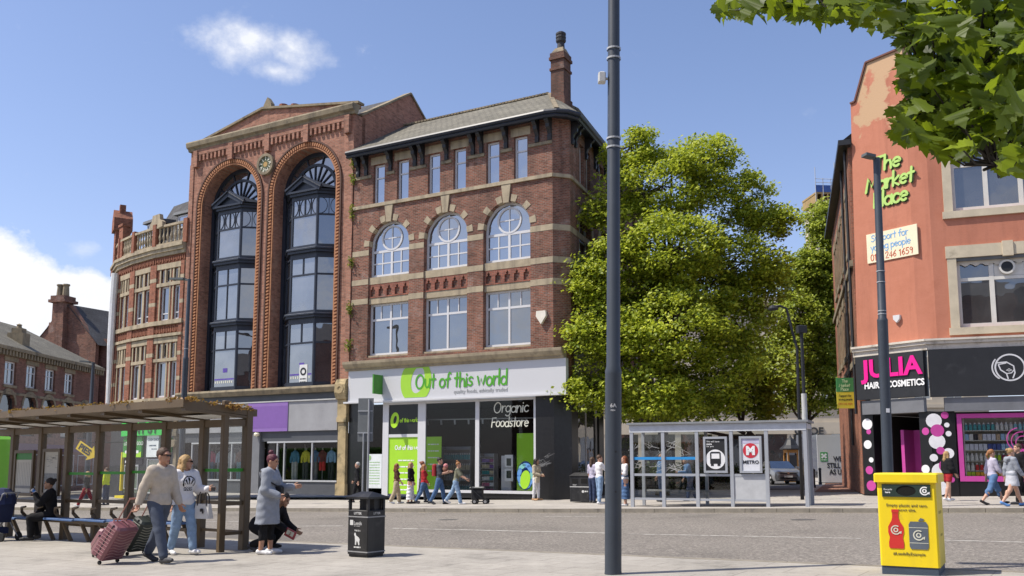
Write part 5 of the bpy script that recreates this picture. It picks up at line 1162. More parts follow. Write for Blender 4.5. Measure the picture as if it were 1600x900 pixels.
# raised lettering on the gable and the painted board
LG = mat('pale_green_letters', (.42,.62,.16), .5, .05); LB = mat('letter_shadow', (.03,.05,.02), .7)
tl = MB()
for txt, px0, py0, px1 in (('The', 1364, 270, 1408), ('Market', 1352, 302, 1429), ('Place', 1364, 325, 1419)):
    x0, z0 = F1.hit(px0, py0, -.06); x1 = F1.hit(px1, py0, -.06)[0]; wtot = sum(HAND[c][0] for c in txt)
    xh = .37; hand(tl, txt, x0, z0, xh, -.03, .10, 0, sx=(x1-x0)/(wtot*xh), ext=.035, lean=.10, seed=3)
    hand(tl, txt, x0+.04, z0-.04, xh, -.002, .105, 1, sx=(x1-x0)/(wtot*xh), ext=.026, lean=.10, seed=3)  # dark offset copy modelled as the letters' cast shadow
tl.xf(M1); tl.build('raised_lettering', [LG, LB], bF)
bo = MB().box(-2.25, -.12, -.05, -.0, 9.14, 10.32); bo.xf(M1); bo = bo.build('phone_board', mat('cream_board', (.78,.70,.50), .5, .05), bF)
tx = MB(); hand(tx, 'Support for', -2.05, 9.98, .17, -.055, .035, 0, sx=1.02); hand(tx, 'young people', -2.08, 9.62, .17, -.055, .035, 0, sx=.98); hand(tx, '0113 246 1659', -2.1, 9.22, .165, -.055, .035, 1, sx=.98)
tx.xf(M1); tx.build('board_lettering', [mat('sky_blue_letters', (.16,.36,.62), .6), mat('brick_red_letters', (.48,.08,.03), .6)], bo)
al = MB(); ax0, az0 = F1.hit(1403, 498); al.plate([(ax0-.14, az0+.13), (ax0+.14, az0+.13), (ax0+.13, az0-.02), (ax0, az0-.16), (ax0-.13, az0-.02)], -.12, 0); al.xf(M1); al.build('alarm_box', UPVC, bF)
# flank along the side street: brick, stone window sides, eaves gutter, pipes
SD = Vector((.288, .93, 0)).normalized(); p0 = M1 @ Vector((-2.92, .0, 0)); iv = Matrix.Rotation(-F2.ang, 4, 'Z'); sdl = iv @ SD
FS = Matrix.Translation(p0) @ Matrix.Rotation(math.atan2(sdl.y, sdl.x)+math.pi, 4, 'Z')   # x runs back towards the corner; wall spans x in [-16,0]
fsd = MB(); fsd.plate(rect(-16, -.05, 0, 14.2), 0, .4); fsd.xf(FS); fsd.build('flank_wall', brick('flank_brick', (.40,.15,.09), (.30,.11,.07), (.25,.18,.13), stain_t=.6), bF)
fs2 = MB()
for x in (-2.0, -4.6, -7.2, -9.8, -12.4):
    for z in (6.2, 10.2):
        fs2.box(x-.75, x-.5, -.05, .02, z, z+2.4); fs2.box(x+.5, x+.75, -.05, .02, z, z+2.4); fs2.box(x-.85, x+.85, -.09, .02, z-.25, z); fs2.box(x-.8, x+.8, -.07, .02, z+2.4, z+2.8)
for z in (5.2, 9.2): fs2.box(-16, -.1, -.12, .02, z, z+.25)
fs2.xf(FS); fs2.build('flank_stone', STONE_D, bF)
fs3 = MB(); fs3.box(-16, .3, -.38, .1, 14.2, 14.42); fs3.tube([(-.5,-.1,14.2),(-.5,-.12,3.2)], .06, 6); fs3.tube([(-3.3,-.1,14.2),(-3.3,-.12,2.0)], .06, 6); fs3.tube([(-.9,-.1,10),(-.9,-.12,6.2),(-.6,-.12,5.8)], .05, 6); fs3.xf(FS); fs3.build('gutter', BLACK, bF)
rr = MB(); rr.add([(-16,-.3,14.42),(.0,-.3,14.42),(.0,3.6,17.3),(-16,3.6,17.3)], [(0,1,2,3)]); rr.xf(FS); rr.build('roof', SLATE_D, bF)
rr = MB(); rr.add([(.3,-.3,15.0),(8.5,-.3,15.0),(8.5,5,18.5),(1.6,5,18.5)], [(0,1,2,3)]); rr.build('front_roof', SLATE_D, bF)
# ---- shop front
FASC = mat('black_fascia', (.022,.023,.026), .45, .2, 1.5, dirt=((.045,.046,.05), 1.2, .6)); PINK = mat('hot_pink', (.80,.008,.27), .5, .03); MAG = mat('magenta_frame', (.50,.06,.30), .5, .08); WHL = mat('white_letters', (.8,.8,.8), .5)
fa = MB().box(-2.86, -.04, -.28, .0, 3.70, 5.41); fa.xf(M1); fa = fa.build('shop_sign', FASC, bF)
tx = MB(); xs0, zs0 = F1.hit(1350, 602, -.29); xs1 = F1.hit(1443, 595, -.29)[0]
t_ = MB(); letters(t_, 'JULIA', 0, 0, .68, -.30, ext=.03, bold=.03); kx = (xs1-xs0)/max(v[0] for v in t_.v)
tx.add([(xs0+v[0]*kx, v[1], 4.56+v[2]) for v in t_.v], t_.f, 0)
t_ = MB(); letters(t_, 'HAIR & COSMETICS', 0, 0, .24, -.29, ext=.02, bold=.010); kx = (xs1-xs0+.02)/max(v[0] for v in t_.v); tx.add([(xs0+.02+v[0]*kx, v[1], 4.12+v[2]) for v in t_.v], t_.f, 1)
tx.xf(M1); tx.build('sign_lettering', [PINK, WHL], fa)
fb = MB().box(.0, 8.4, -.28, .0, 3.66, 5.40).build('shop_sign', FASC, bF)
lx, lz = F2.hit(1578, 574, -.29); lg = MB(); 
ribbon(lg, arc(lx, lz, .47, R(-170), R(190), 40), .055, -.285)
ribbon(lg, arc(lx-.10, lz, .47, R(140), R(235), 14), .05, -.285)
ribbon(lg, [(lx-.4,lz+.18),(lx-.1,lz+.2),(lx+.12,lz+.05),(lx+.15,lz-.2),(lx+.08,lz-.38)], .045, -.285); ribbon(lg, [(lx-.36,lz+.1),(lx-.3,lz-.08),(lx-.12,lz-.22),(lx-.08,lz-.4)], .045, -.285)
ribbon(lg, [(lx-.36,lz+.12),(lx-.12,lz+.16)], .035, -.285); ribbon(lg, [(lx-.1,lz-.22),(lx+.04,lz-.2),(lx+.12,lz-.1)], .035, -.285); ribbon(lg, [(lx-.12,lz-.1),(lx-.03,lz-.05),(lx+.06,lz-.1),(lx-.03,lz-.13),(lx-.12,lz-.1)], .03, -.285)
lg.build('face_emblem', mat('silver_emblem', (.6,.6,.62), .4), fb)
shb = MB().box(-2.7, -.15, -.2, .0, 3.12, 3.66); shb.xf(M1); shb.box(.45, 8.4, -.2, .0, 3.12, 3.62); shb.build('shutter_box', mat('grey_shutter', (.16,.165,.18), .5, .15, 2, dirt=((.3,.3,.3), 2, .66)), bF)
BLK = mat('black_gloss_panel', (.012,.012,.013), .35, .2, 2)
pl = MB(); pl.box(-2.86, -2.35, -.06, .5, 0, 3.68); pl.xf(M1); pl.build('shop_pillar', BLK, bF)
pl = MB(); pl.box(-.45, .0, -.06, .5, 0, 3.14); pl.xf(M1); s0 = len(pl.v); pl.box(.0, .78, -.06, .5, 0, 3.12); pil = pl.build('shop_pillar', BLK, bF)
dots = MB(); rnd = random.Random(9)
def spot(x, z, r, m, y=-.066, M=None):
    s0 = len(dots.v); disc(dots, 0, r, y, y+.004, x, z, m, 18)
    if M is not None: dots.xf(M, s0)
for x, z, r, m in ((-.05,2.78,.27,0),(.33,2.98,.13,1),(.05,2.42,.23,1),(.02,2.02,.28,0),(.38,2.62,.09,0),(.42,2.3,.1,0),(.12,1.68,.14,1),(-.12,1.42,.14,0),(.38,1.58,.19,0),(.08,.92,.30,0),(.26,1.12,.23,1),(.44,.62,.1,1),(.02,.32,.27,0)): spot(x+.12, z, r, m, -.066-.002*m)
for x, z, r, m in ((-2.6,2.75,.22,0),(-2.55,2.45,.1,1),(-2.62,1.95,.17,0),(-2.5,1.35,.1,0),(-2.6,.95,.16,1),(-2.55,.35,.2,1),(-.22,2.4,.14,1),(-.3,1.0,.16,0),(-.2,.45,.14,1)): spot(x, z, r, m, -.066, M1)
build_split(dots, 'painted_dot', [mat('white_dot', (.75,.74,.76), .5), MAG], pil, 0)
# open doorway: dark passage with a magenta door leaf standing open
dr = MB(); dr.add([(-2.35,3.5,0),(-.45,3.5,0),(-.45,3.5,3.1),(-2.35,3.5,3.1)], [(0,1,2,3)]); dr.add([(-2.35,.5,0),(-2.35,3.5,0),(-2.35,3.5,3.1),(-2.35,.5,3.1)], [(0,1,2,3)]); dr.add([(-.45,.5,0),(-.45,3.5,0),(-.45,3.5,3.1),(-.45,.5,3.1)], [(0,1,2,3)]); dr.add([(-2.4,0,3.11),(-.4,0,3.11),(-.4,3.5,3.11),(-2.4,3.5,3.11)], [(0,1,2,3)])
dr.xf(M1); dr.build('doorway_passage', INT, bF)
dl_ = MB(); dl_.box(-1.55, -1.42, .5, 1.3, .05, 2.5); dl_.box(-1.42, -1.0, 1.2, 1.3, .05, 2.5); dl_.xf(M1); dl_.build('door', MAG, bF)
dc = MB(); rnd = random.Random(2)
for i in range(26): x = rnd.uniform(-1.2, -.6); z = rnd.uniform(.5, 2.6); dc.box(x, x+.14, 2.2, 2.3, z, z+.2, i % 3)
dc.box(-1.2, -.5, 1.6, 2.0, .0, 1.0, 3); dc.xf(M1); dc.build('doorway_display', [SHELF_M, GOODS_C[1], GOODS_C[2], FRM], bF)
# show window
fx0, fx1 = .84, 6.4
fm = MB(); frame_grid(fm, fx0, fx1, .56, 3.02, -.05, .16, ((fx0+2.6, .05),), (), .2); fm.build('window_frame', MAG, bF)
MB().box(fx0-.05, 8.4, -.03, .4, 0, .56).build('stall_riser', BLK, bF); MB().add([(fx0+.1,.02,.7),(fx1-.1,.02,.7),(fx1-.1,.02,2.95),(fx0+.1,.02,2.95)], [(0,1,2,3)]).build('shop_glazing', clear_mat('thin_shop_glass', (.93,.95,.95), .03), bF)
rm = MB(); rm.add([(.8,1.4,0),(6.6,1.4,0),(6.6,1.4,3.1),(.8,1.4,3.1)], [(0,1,2,3)]); rm.add([(.8,.2,3.1),(6.6,.2,3.1),(6.6,1.4,3.1),(.8,1.4,3.1)], [(0,1,2,3)]); rm.add([(.8,.2,.55),(6.6,.2,.55),(6.6,1.4,.55),(.8,1.4,.55)], [(0,1,2,3)]); rm.build('window_back', mat('pale_window_back', (.42,.40,.38), .8), bF)
sw = MB(); sx_, sz_ = F2.hit(1594, 690, 0); 
for k in range(3): ribbon(sw, arc(sx_+.05*k, sz_+.08-.06*k, .42-.09*k, R(100-20*k), R(330-30*k), 20), .03, -.002)
ribbon(sw, [(sx_-.1,sz_-.5),(sx_+.05,sz_-.3),(sx_+.2,sz_-.45)], .03, -.002); sw.build('pink_swirl', MAG, bF)
GF = {n: mat('good_'+n, c, .45, .1) for n, c in dict(teal=(.04,.32,.38), aqua=(.25,.5,.55), ivory=(.62,.6,.55), sky=(.3,.45,.62), navy=(.05,.08,.25), black=(.02,.02,.022), lime=(.4,.62,.02), red=(.55,.03,.03), amber=(.65,.4,.02), wine=(.25,.03,.09), pearl=(.55,.55,.6), tan=(.4,.28,.18)).items()}
rows = [(2.42, ['teal']*7+['ivory']*4+['aqua']*3+['ivory']*2, 'bottle', .28), (2.06, ['sky','ivory','black','tan','pearl','pearl','pearl','tan','sky','ivory','tan','pearl','black','ivory','sky','pearl'], 'carton', .22), (1.70, ['pearl']*5+['navy']*3+['sky']*3+['wine']*2+['aqua']*3, 'carton', .22), (1.32, ['ivory']*5+['lime']*3+['wine','red','ivory','aqua','ivory','navy','aqua','teal'], 'bottle', .26), (.96, ['ivory','ivory','red','red','red','lime','lime','ivory','navy','teal','ivory','black','teal','ivory','aqua','ivory'], 'bottle', .27), (.66, ['lime','lime','amber','amber','amber','amber','amber','amber','red','red','red','red','lime','lime','lime','ivory'], 'carton', .24)]
t = thing('display_shelf', 'long wall of white shelves stocked with cosmetics behind the magenta framed window', 'shelf', F2.w(fx0+.2, .10, .6), F2.ang)
mb = MB()
for x in (0, 2.42, 4.9): mb.box(x, x+.05, 0, .4, 0, 2.4)
mb.box(0, 4.95, .4, .43, 0, 2.4); mb.build('shelf_case', mat('shelf_white', (.5,.48,.42), .6), t)
LVL = ['topmost', 'second highest', 'third highest', 'fourth highest', 'second lowest', 'lowest']
for (z, cols, kind, h), lv in zip(rows, LVL):
    MB().box(.05, 4.9, .02, .39, z-.635, z-.605).build('shelf_board', mat('shelf_white', (.5,.48,.42), .6), t)
    for half in (0, 1):
        for k, cn in enumerate(cols if half == 0 else cols[::-1]):
            u = fx0+.32+half*2.45+k*.147
            good(kind, GF[cn], F2.w(u, .20, z+.0) + Vector((0,0,0)), F2.ang, '%s %s on the %s shelf of the %s half of the cosmetics window' % (cn, kind, lv, ('left', 'right')[half]), 'cosmetics on the shop window shelves', .058 if kind == 'bottle' else .064, h)
# small green and yellow sign hung from the flank
hs_ = thing('hanging_sign', 'small green and yellow sign board hanging high beside the brick flank', 'sign', at_depth(1323, 638, 37.0), R(-4))
w_ = .38; MB().box(-w_, w_, -.03, .03, .0, .68).build('yellow_half', mat('sign_yellow', (.62,.52,.05), .5, .08), hs_); MB().box(-w_, w_, -.034, .034, .68, 1.26).build('green_half', mat('sign_green', (.06,.24,.08), .5, .08), hs_)
tx = MB(); hand(tx, 'The', -.16, 1.07, .08, -.04, .022, 0); hand(tx, 'Market', -.28, .89, .08, -.04, .022, 0); hand(tx, 'Place', -.22, .73, .08, -.04, .022, 0)
hand(tx, 'Support for', -.3, .48, .055, -.036, .014, 1); hand(tx, 'young people', -.32, .33, .055, -.036, .014, 1); hand(tx, '0113 246 1659', -.33, .15, .05, -.036, .014, 2); tx.build('sign_lettering', [mat('pale_green_print', (.5,.65,.35), .6), BLACK, mat('brick_red_letters', (.48,.08,.03))], hs_)
MB().tube([(.38,0,1.2),(.95,0,1.25)], .03, 6).build('bracket', BLACK, hs_)
# ================================================================ far end of the side street
G_O = at_depth(1228, 730, 78); G_O.z = 0; Gf = Fr(G_O, R(-6)); bG = thing('pale_stone_building', 'pale stone building with dark ground floor at the end of the side street', 'building', G_O, Gf.ang)
PALE = mat('pale_ashlar', (.50,.44,.35), .85, .1, .6, dirt=((.3,.26,.2), .7, .62))
wg = MB(); gw = [(-15+i*2.6, -13.6+i*2.6) for i in range(12)]
wg.plate(rect(-16, 17, 5.0, 15.5), 0, .4, [rect(a, b, z, z+1.9) for a, b in gw for z in (6.9, 10.6)]); wg.box(-16.2, 17.2, -.4, .4, 15.5, 16.1); wg.box(-16, 17, -.15, .0, 6.2, 6.5); wg.build('wall', PALE, bG)
for a, b in gw:
    for z in (6.9, 10.6): win(bG, a, b, z, z+1.9, .15, .09, ((a+b)/2,), (z+1.2,), FRM, PANE_DIM)
MB().box(-16, 17, .05, .6, 0, 4.3).build('dark_shop_wall', PANE_DIM, bG); MB().box(-16, 17, -.2, .3, 4.0, 5.0).build('fascia', PALE, bG)
pg_ = MB()
for i in range(11): pg_.box(-15.8+i*3.2, -15.3+i*3.2, -.15, .1, 0, 4.0)
pg_.build('pilasters', PALE, bG)
lt_ = MB()
for ch, px in (('C', 1247), ('O', 1272), ('E', 1283)): u, z = Gf.hit(px, 679, -.22); letters(lt_, ch, u, z, .62, -.22, ext=.06, bold=.02, align='CENTER')
lt_.build('fascia_letters', DKF, bG)
# timber kiosk
kp = gp(1237, 752); kp = at_depth(1237, 745, 62); kp.z = G(kp.x, kp.y); kk = thing('timber_kiosk', 'ornate orange timber kiosk with dark pagoda roof beyond the silver car', 'kiosk', kp, R(8))
TIM = mat('orange_timber', (.42,.20,.045), .6, .15, 4); mb = MB()
for x in (-.62, .45):
    for y in (-.55, .45): mb.box(x, x+.17, y, y+.12, 0, 2.75)
mb.box(-.62, .62, -.5, .5, 0, .9); mb.box(-.62, .62, -.58, .55, 2.5, 2.75); mb.build('frame', TIM, kk)
MB().box(-.45, .45, -.3, .4, .9, 2.5).build('dark_interior', PANE_DARK, kk); MB().lathe([(1.15,2.75),(1.2,2.85),(.75,3.15),(.45,3.6),(.1,3.85),(0,4.1)], n=8, a0=R(22.5)).build('roof', BLACK, kk)
pb_ = MB().box(-.4, .4, -.52, -.5, 1.3, 2.3).build('dark_poster', mat('dark_poster', (.03,.03,.032), .3), kk); kk.scale = (.62, .62, .8)
# hoarding with its message
hp = at_depth(1305, 740, 56); hp.z = G(hp.x, hp.y)+.004; hd = thing('hoarding_board', 'large grey hoarding announcing business as usual at the end of the brick path', 'hoarding', hp, R(-6))
HW = 1.35; hz1 = 3.0
MB().box(-1.02, HW, 0, .08, .05, hz1).build('panel', mat('pale_grey_board', (.56,.57,.57), .6, .05, 1), hd)
tx = MB()
for s, z in (("WE'RE", 1.36), ('STILL OPEN', .96), ('AS USUAL', .56)): letters(tx, s, .55 if False else .42, z, .30, -.006, ext=.008, bold=.012, align='CENTER', sx=.80)
tx.build('message', DKF, hd); gs = MB().box(-.85, -.42, -.012, -.001, 1.35, 1.92).build('green_square', mat('kelly_green', (.04,.30,.06), .5), hd)
tx = MB()
for i in range(2):
    for j in range(2): disc(tx, 0, .07, -.018, -.013, -.735+.2*i, 1.6+.17*j)
tx.box(-.7,-.57,-.0175,-.0125,1.62,1.75); scrawl(tx, -.8, -.47, 1.42, .05, -.014, 0, 3); tx.build('clover_mark', WHL, gs)
MB().box(-1.0, HW, .1, .2, 0, .3).build('footing', DKF, hd)
# silver car
cp_ = gp(1233, 757.5); car = thing('parked_car', 'silver hatchback facing the camera on the side street', 'car', (cp_.x, cp_.y+1.9, G(cp_.x, cp_.y+1.9)+.004), R(-2))
SILV = mat('silver_paint', (.22,.235,.26), .28, .04, 2, metal=.55, coat=.6); CGL = pane_mat('car_glass', (.012,.02,.035), .18)
secs = [(-2.05,.62,.30,.62,.52),(-1.98,.80,.24,.80,.62),(-1.7,.87,.22,.90,.72),(-1.0,.89,.22,.98,.76),(-.75,.895,.22,1.0,.78),(.2,.90,.22,1.02,.79),(1.4,.88,.22,1.04,.78),(1.95,.80,.30,.98,.70),(2.05,.72,.40,.85,.62)]
mb = MB(); k = 10
for y, hw, zb, zt, tw in secs: mb.v += [(-hw*.92,y,zb),(-hw,y,zb+.18),(-hw,y,zb+(zt-zb)*.62),(-hw*.97,y,zt-.05),(-tw,y,zt),(tw,y,zt),(hw*.97,y,zt-.05),(hw,y,zb+(zt-zb)*.62),(hw,y,zb+.18),(hw*.92,y,zb)]
for i in range(len(secs)-1):
    for j in range(k): mb.f.append((i*k+j, i*k+(j+1)%k, (i+1)*k+(j+1)%k, (i+1)*k+j)); mb.m.append(0)
mb.f += [tuple(range(k)), tuple((len(secs)-1)*k+j for j in range(k-1,-1,-1))]; mb.m += [0, 0]
b0 = len(mb.v); mb.v += [(-.76,-.82,1.0),(.76,-.82,1.0),(.58,-.02,1.44),(-.58,-.02,1.44),(-.60,1.3,1.44),(.60,1.3,1.44),(.70,1.95,1.0),(-.70,1.95,1.0),(-.80,.0,1.02),(.80,.0,1.02)]
mb.f += [(b0+3,b0+2,b0+5,b0+4)]; mb.m += [0]
mb.build('body', SILV, car, auto=35)
MB().add([(-.75,-.85,1.0),(.75,-.85,1.0),(.585,-.02,1.435),(-.585,-.02,1.435)], [(0,1,2,3)]).build('windscreen', CGL, car)
for s in (-1, 1): MB().add([(s*.77,-.8,1.0),(s*.59,-.02,1.43),(s*.61,1.3,1.43),(s*.74,1.9,1.0)], [(0,1,2,3)]).build('side_window', CGL, car)
MB().add([(-.60,1.3,1.435),(.6,1.3,1.435),(.7,1.95,1.0),(-.7,1.95,1.0)], [(0,1,2,3)]).build('rear_window', CGL, car)
for s in (-1, 1):
    MB().add([(s*.42,-2.035,.66),(s*.74,-1.97,.68),(s*.80,-1.80,.80),(s*.50,-1.99,.76)], [(0,1,2,3)]).build('headlight', mat('headlight', (.10,.11,.12), .15, coat=.8), car)
    MB().bbox(-.1, .1, -.08, .08, 0, .13, .02).build('wing_mirror', SILV, car, loc=(s*.95, -.65, .97))
    for y in (-1.3, 1.3):
        wm_ = MB(); wm_.lathe([(.0,-.1),(.2,-.1),(.31,-.09),(.32,-.06),(.32,.06),(.31,.09),(.2,.1),(.0,.1)], n=16); wm_.xf(Matrix.Rotation(R(90), 4, 'Y')); wo_ = wm_.build('wheel', mat('tyre', (.02,.02,.02), .9), car, loc=(s*.80, y, .32)); rm_ = MB(); rm_.lathe([(.0,.105),(.19,.105),(.2,.09)], n=12); rm_.xf(Matrix.Rotation(R(90*s), 4, 'Y')); rm_.build('rim', mat('alloy', (.4,.4,.4), .4, metal=.7), wo_)
MB().box(-.5, .5, -2.075, -2.0, .69, .72).build('grille', BLACK, car); MB().box(-.5, .5, -2.08, -1.95, .34, .48).build('lower_grille', BLACK, car); MB().box(-.26, .26, -2.09, -2.075, .45, .56).build('number_plate', mat('plate_white', (.7,.7,.68), .4), car); em = MB(); disc(em, .0, .06, -2.09, -2.06, 0, .70); em.build('badge', mat('chrome', (.6,.6,.6), .2, metal=1), car)
# bollards
for px, pyb in ((1272, 762), (1282, 757), (1296, 752)):
    q = gp(px, pyb); mb = MB(); mb.lathe([(.1,0),(.1,.12),(.075,.16),(.075,.85),(.095,.88),(.095,.93),(.08,.97),(0,1.0)], n=12); o = mb.build('bollard', BLACK, None, q); tag(o, {1272: 'black bollard nearest the metro shelter post', 1282: 'black bollard standing second along the brick path', 1296: 'black bollard in front of the grey hoarding'}[px], 'bollard', 'bollards along the side street')
# scaffolded tower beyond the second tree
tp = at_depth(1296, 300, 95); zt = tp.z; tw = thing('scaffolded_tower', 'distant stone tower topped by timber scaffold deck and blue netting', 'tower', (tp.x, 95, 0), R(5))
MB().box(-1.6, 2.2, 0, 3, 0, zt-1.6).build('tower_shaft', PALE, tw); dk = MB(); dk.box(-1.75, 2.5, -.4, 3.2, zt-.35, zt-.15); 
for i in range(7): dk.box(-1.7+.62*i, -1.6+.62*i, -.5, 3.2, zt-1.2, zt-.35)
dk.box(-1.75, 2.5, -.45, 3.2, zt-1.3, zt-1.15); dk.build('timber_deck', mat('scaffold_timber', (.33,.23,.10), .8, .2, 2), tw)
nt_ = MB(); nt_.box(-1.75, 2.5, -.42, -.38, zt-.15, zt+.62); nt_.build('blue_netting', mat('blue_netting', (.05,.11,.32), .7, .15, 3), tw)
pol = MB()
for x, h in ((-1.75, 2.6), (-.9, 1.4), (0, 1.4), (.45, 3.2), (1.3, 1.4), (2.3, 1.4)): pol.tube([(x,-.45,zt-1.3),(x,-.45,zt+h)], .04, 5)
for h in (.9, 1.3): pol.tube([(-1.75,-.45,zt+h),(2.5,-.45,zt+h)], .035, 5)
pol.build('scaffold_poles', mat('scaffold_tube', (.4,.42,.45), .5), tw)
# ================================================================ trees
BARK = mat('bark', (.075,.06,.045), .95, .3, 5, bump=.6)
LEAF_A = leaf_mat('lime_tree_leaf', (.12,.19,.017), (.56,.60,.055), .38, tcol=(.54,.62,.05)); LEAF_B = leaf_mat('street_tree_leaf', (.12,.18,.02), (.44,.50,.055), .38, tcol=(.42,.48,.05))
def crown_np(centres, n_leaf, size, rnd, spread, flat):
    """many small folded leaves: tufts of leaves on pads; returns vertex and triangle arrays"""
    N = len(centres)*n_leaf; c = np.repeat(np.array([tuple(p[:3]) for p in centres]), n_leaf, 0); sc = np.repeat(np.array([p[3] for p in centres]), n_leaf)
    g = rnd.normal(size=(N, 3)); rr_ = np.linalg.norm(g, axis=1, keepdims=True); g = g/np.maximum(rr_, 1e-6)*np.minimum(rr_, 1.9); p = c+g*sc[:, None]*spread*np.array([1, 1, flat]); p[:, 2] -= .12*(g[:, 0]**2+g[:, 1]**2)*sc*spread
    nrm = rnd.normal(size=(N, 3))*.5+np.array([-.30, -.22, .85]); nrm /= np.linalg.norm(nrm, axis=1, keepdims=True)
    t = rnd.normal(size=(N, 3)); a = np.cross(nrm, t); a /= np.linalg.norm(a, axis=1, keepdims=True); b = np.cross(nrm, a)
    s = (size*rnd.uniform(.65, 1.3, size=(N, 1)))
    v = np.stack([p-a*s*.5, p+b*s*.36+nrm*s*.12-a*s*.05, p+a*s*.6-nrm*s*.1, p-b*s*.36+nrm*s*.12-a*s*.05], 1).reshape(-1, 3)
    i = np.arange(N)[:, None]*4; f = np.concatenate([i+np.array([[0,1,2]]), i+np.array([[0,2,3]])], 1).reshape(-1, 3)
    return v, f
def np_mesh(name, v, f, m, parent):
    me = bpy.data.meshes.new(name); me.vertices.add(len(v)); me.vertices.foreach_set('co', v.astype(np.float32).ravel()); nf = len(f); k = f.shape[1]
    me.loops.add(nf*k); me.loops.foreach_set('vertex_index', f.astype(np.int32).ravel()); me.polygons.add(nf); me.polygons.foreach_set('loop_start', np.arange(0, nf*k, k, dtype=np.int32)); me.update(calc_edges=True); me.validate()
    me.materials.append(m); o = bpy.data.objects.new(name, me); COL.objects.link(o); o.parent = parent; return o
def street_tree(label, base, lobes, Y0, seed, n_pad, n_leaf, size, m, trunk_r=.26, dy=.75):
    root = thing('street_tree', label, 'tree', base); rnd = np.random.default_rng(seed); cs = []; tips = []
    for px, py, rx, ry, off in lobes:
        c = at_depth(px, py, Y0+off); kx = rx/F_PX*(Y0+off); kz = ry/F_PX*(Y0+off); tips.append(c)
        for i in range(int(n_pad*(rx*ry)/2400)+5):
            d = rnd.normal(size=3); d /= np.linalg.norm(d); r = rnd.uniform(.5, 1.0)**.5 if rnd.uniform() < .84 else rnd.uniform(1.0, 1.28)
            cs.append((c.x+d[0]*kx*r-base.x, c.y+d[1]*kx*dy*r-base.y, c.z+d[2]*kz*r-base.z, rnd.uniform(.24, .56)))
    v, f = crown_np(cs, n_leaf, size, rnd, 1.0, .5); np_mesh('crown', v, f, m, root)
    tb = MB(); top = Vector((sum(t.x for t in tips)/len(tips)-base.x, sum(t.y for t in tips)/len(tips)-base.y, max(t.z for t in tips)-base.z))
    st_ = [Vector((0,0,-.1)), Vector((.03,0,.6)), Vector((top.x*.1, top.y*.1, 2.6)), Vector((top.x*.5, top.y*.5, top.z*.5)), Vector((top.x, top.y, top.z*.95))]
    tb.tube(st_, [trunk_r*1.35, trunk_r, trunk_r*.9, trunk_r*.55, .03], 10); tb.build('trunk', BARK, root, smooth=True)
    br = MB()
    for t in tips:
        e_ = t-base; z0 = max(2.0, min(e_.z*.62, top.z*.7)); k = z0/(top.z*.95); a_ = Vector((top.x*k*.9, top.y*k*.9, z0)); m_ = a_.lerp(e_, .5)+Vector((0, 0, -.25)); br.tube([a_, m_, e_], [.11, .07, .02], 6)
    rnd2 = random.Random(seed)
    for c in rnd2.sample(cs, min(len(cs), 150)):
        e_ = Vector(c[:3]); t = min(tips, key=lambda q: (q-base-e_).length)-base; br.tube([t, t.lerp(e_, .5)+Vector((0,0,-.1)), e_], [.035, .025, .01], 4, caps=False)
    br.build('branches', BARK, root); return root
tb_ = gp(1035, 774); tb_.z = G(tb_.x, tb_.y)
street_tree('tall bright green street tree filling the gap behind the metro shelter', tb_, [(985,228,38,32,.3),(1100,250,55,38,.5),(1035,290,75,55,0),(1160,312,55,42,.8),(948,330,30,28,-.6),(1205,345,34,26,.6),(955,415,48,40,-1),(922,450,36,20,-1.4),(1050,390,85,55,-1.2),(1160,410,62,45,.4),(945,520,55,42,-1.6),(1045,510,85,55,-1.8),(1150,505,55,55,0),(928,600,40,36,-1.8),(1020,605,75,46,-1.6),(1115,595,60,46,-.8),(1190,455,34,34,1.2),(1085,450,80,60,1.8),(1000,470,60,60,1.6)], 39.5, 11, 38, 120, .165, LEAF_A)
tb2 = gp(1292, 757); tb2 = at_depth(1259, 745, 54); tb2.z = G(tb2.x, tb2.y)
street_tree('narrower duller green street tree beyond the hoarding in the side street', tb2, [(1297,352,26,30,0),(1275,425,38,38,0),(1305,455,30,44,0),(1250,495,36,34,-1),(1290,540,40,40,0),(1312,600,24,40,0),(1228,555,30,44,-1),(1222,610,30,26,-1.5),(1270,610,36,36,-.5),(1290,345,30,26,.5),(1312,400,18,50,0),(1262,470,32,44,0),(1300,400,28,40,0),(1245,430,24,30,.5),(1310,520,24,50,0)], 54, 5, 56, 120, .20, LEAF_B, .2)
tb3 = at_depth(1188, 745, 47); tb3.z = G(tb3.x, tb3.y)
street_tree('low dark street tree glimpsed through the metro shelter roofline', tb3, [(1195,560,30,40,0),(1165,600,38,36,0),(1185,635,36,22,0),(1090,625,50,26,0),(1010,640,50,22,0)], 47, 6, 20, 90, .25, LEAF_B, .16)
# dark hedge and railings behind the shelter
hd_ = thing('clipped_hedge', 'dark clipped hedge behind the metro shelter', 'hedge', gp(1090, 768)+Vector((0, 4, 0)), R(-25)); rnd = np.random.default_rng(5)
cs = [(x, rnd.uniform(-.35, .35), z, .3) for x in np.arange(-4.2, 4.2, .3) for z in (.25, .7, 1.1)]
v, f = crown_np(cs, 60, .16, rnd, .8, .8); np_mesh('foliage', v, f, leaf_mat('hedge_leaf', (.02,.045,.01), (.06,.09,.02), .25), hd_)
MB().box(-4.3, 4.3, -.2, .2, 0, .8).build('hedge_core', mat('hedge_core', (.012,.018,.006), .95), hd_)
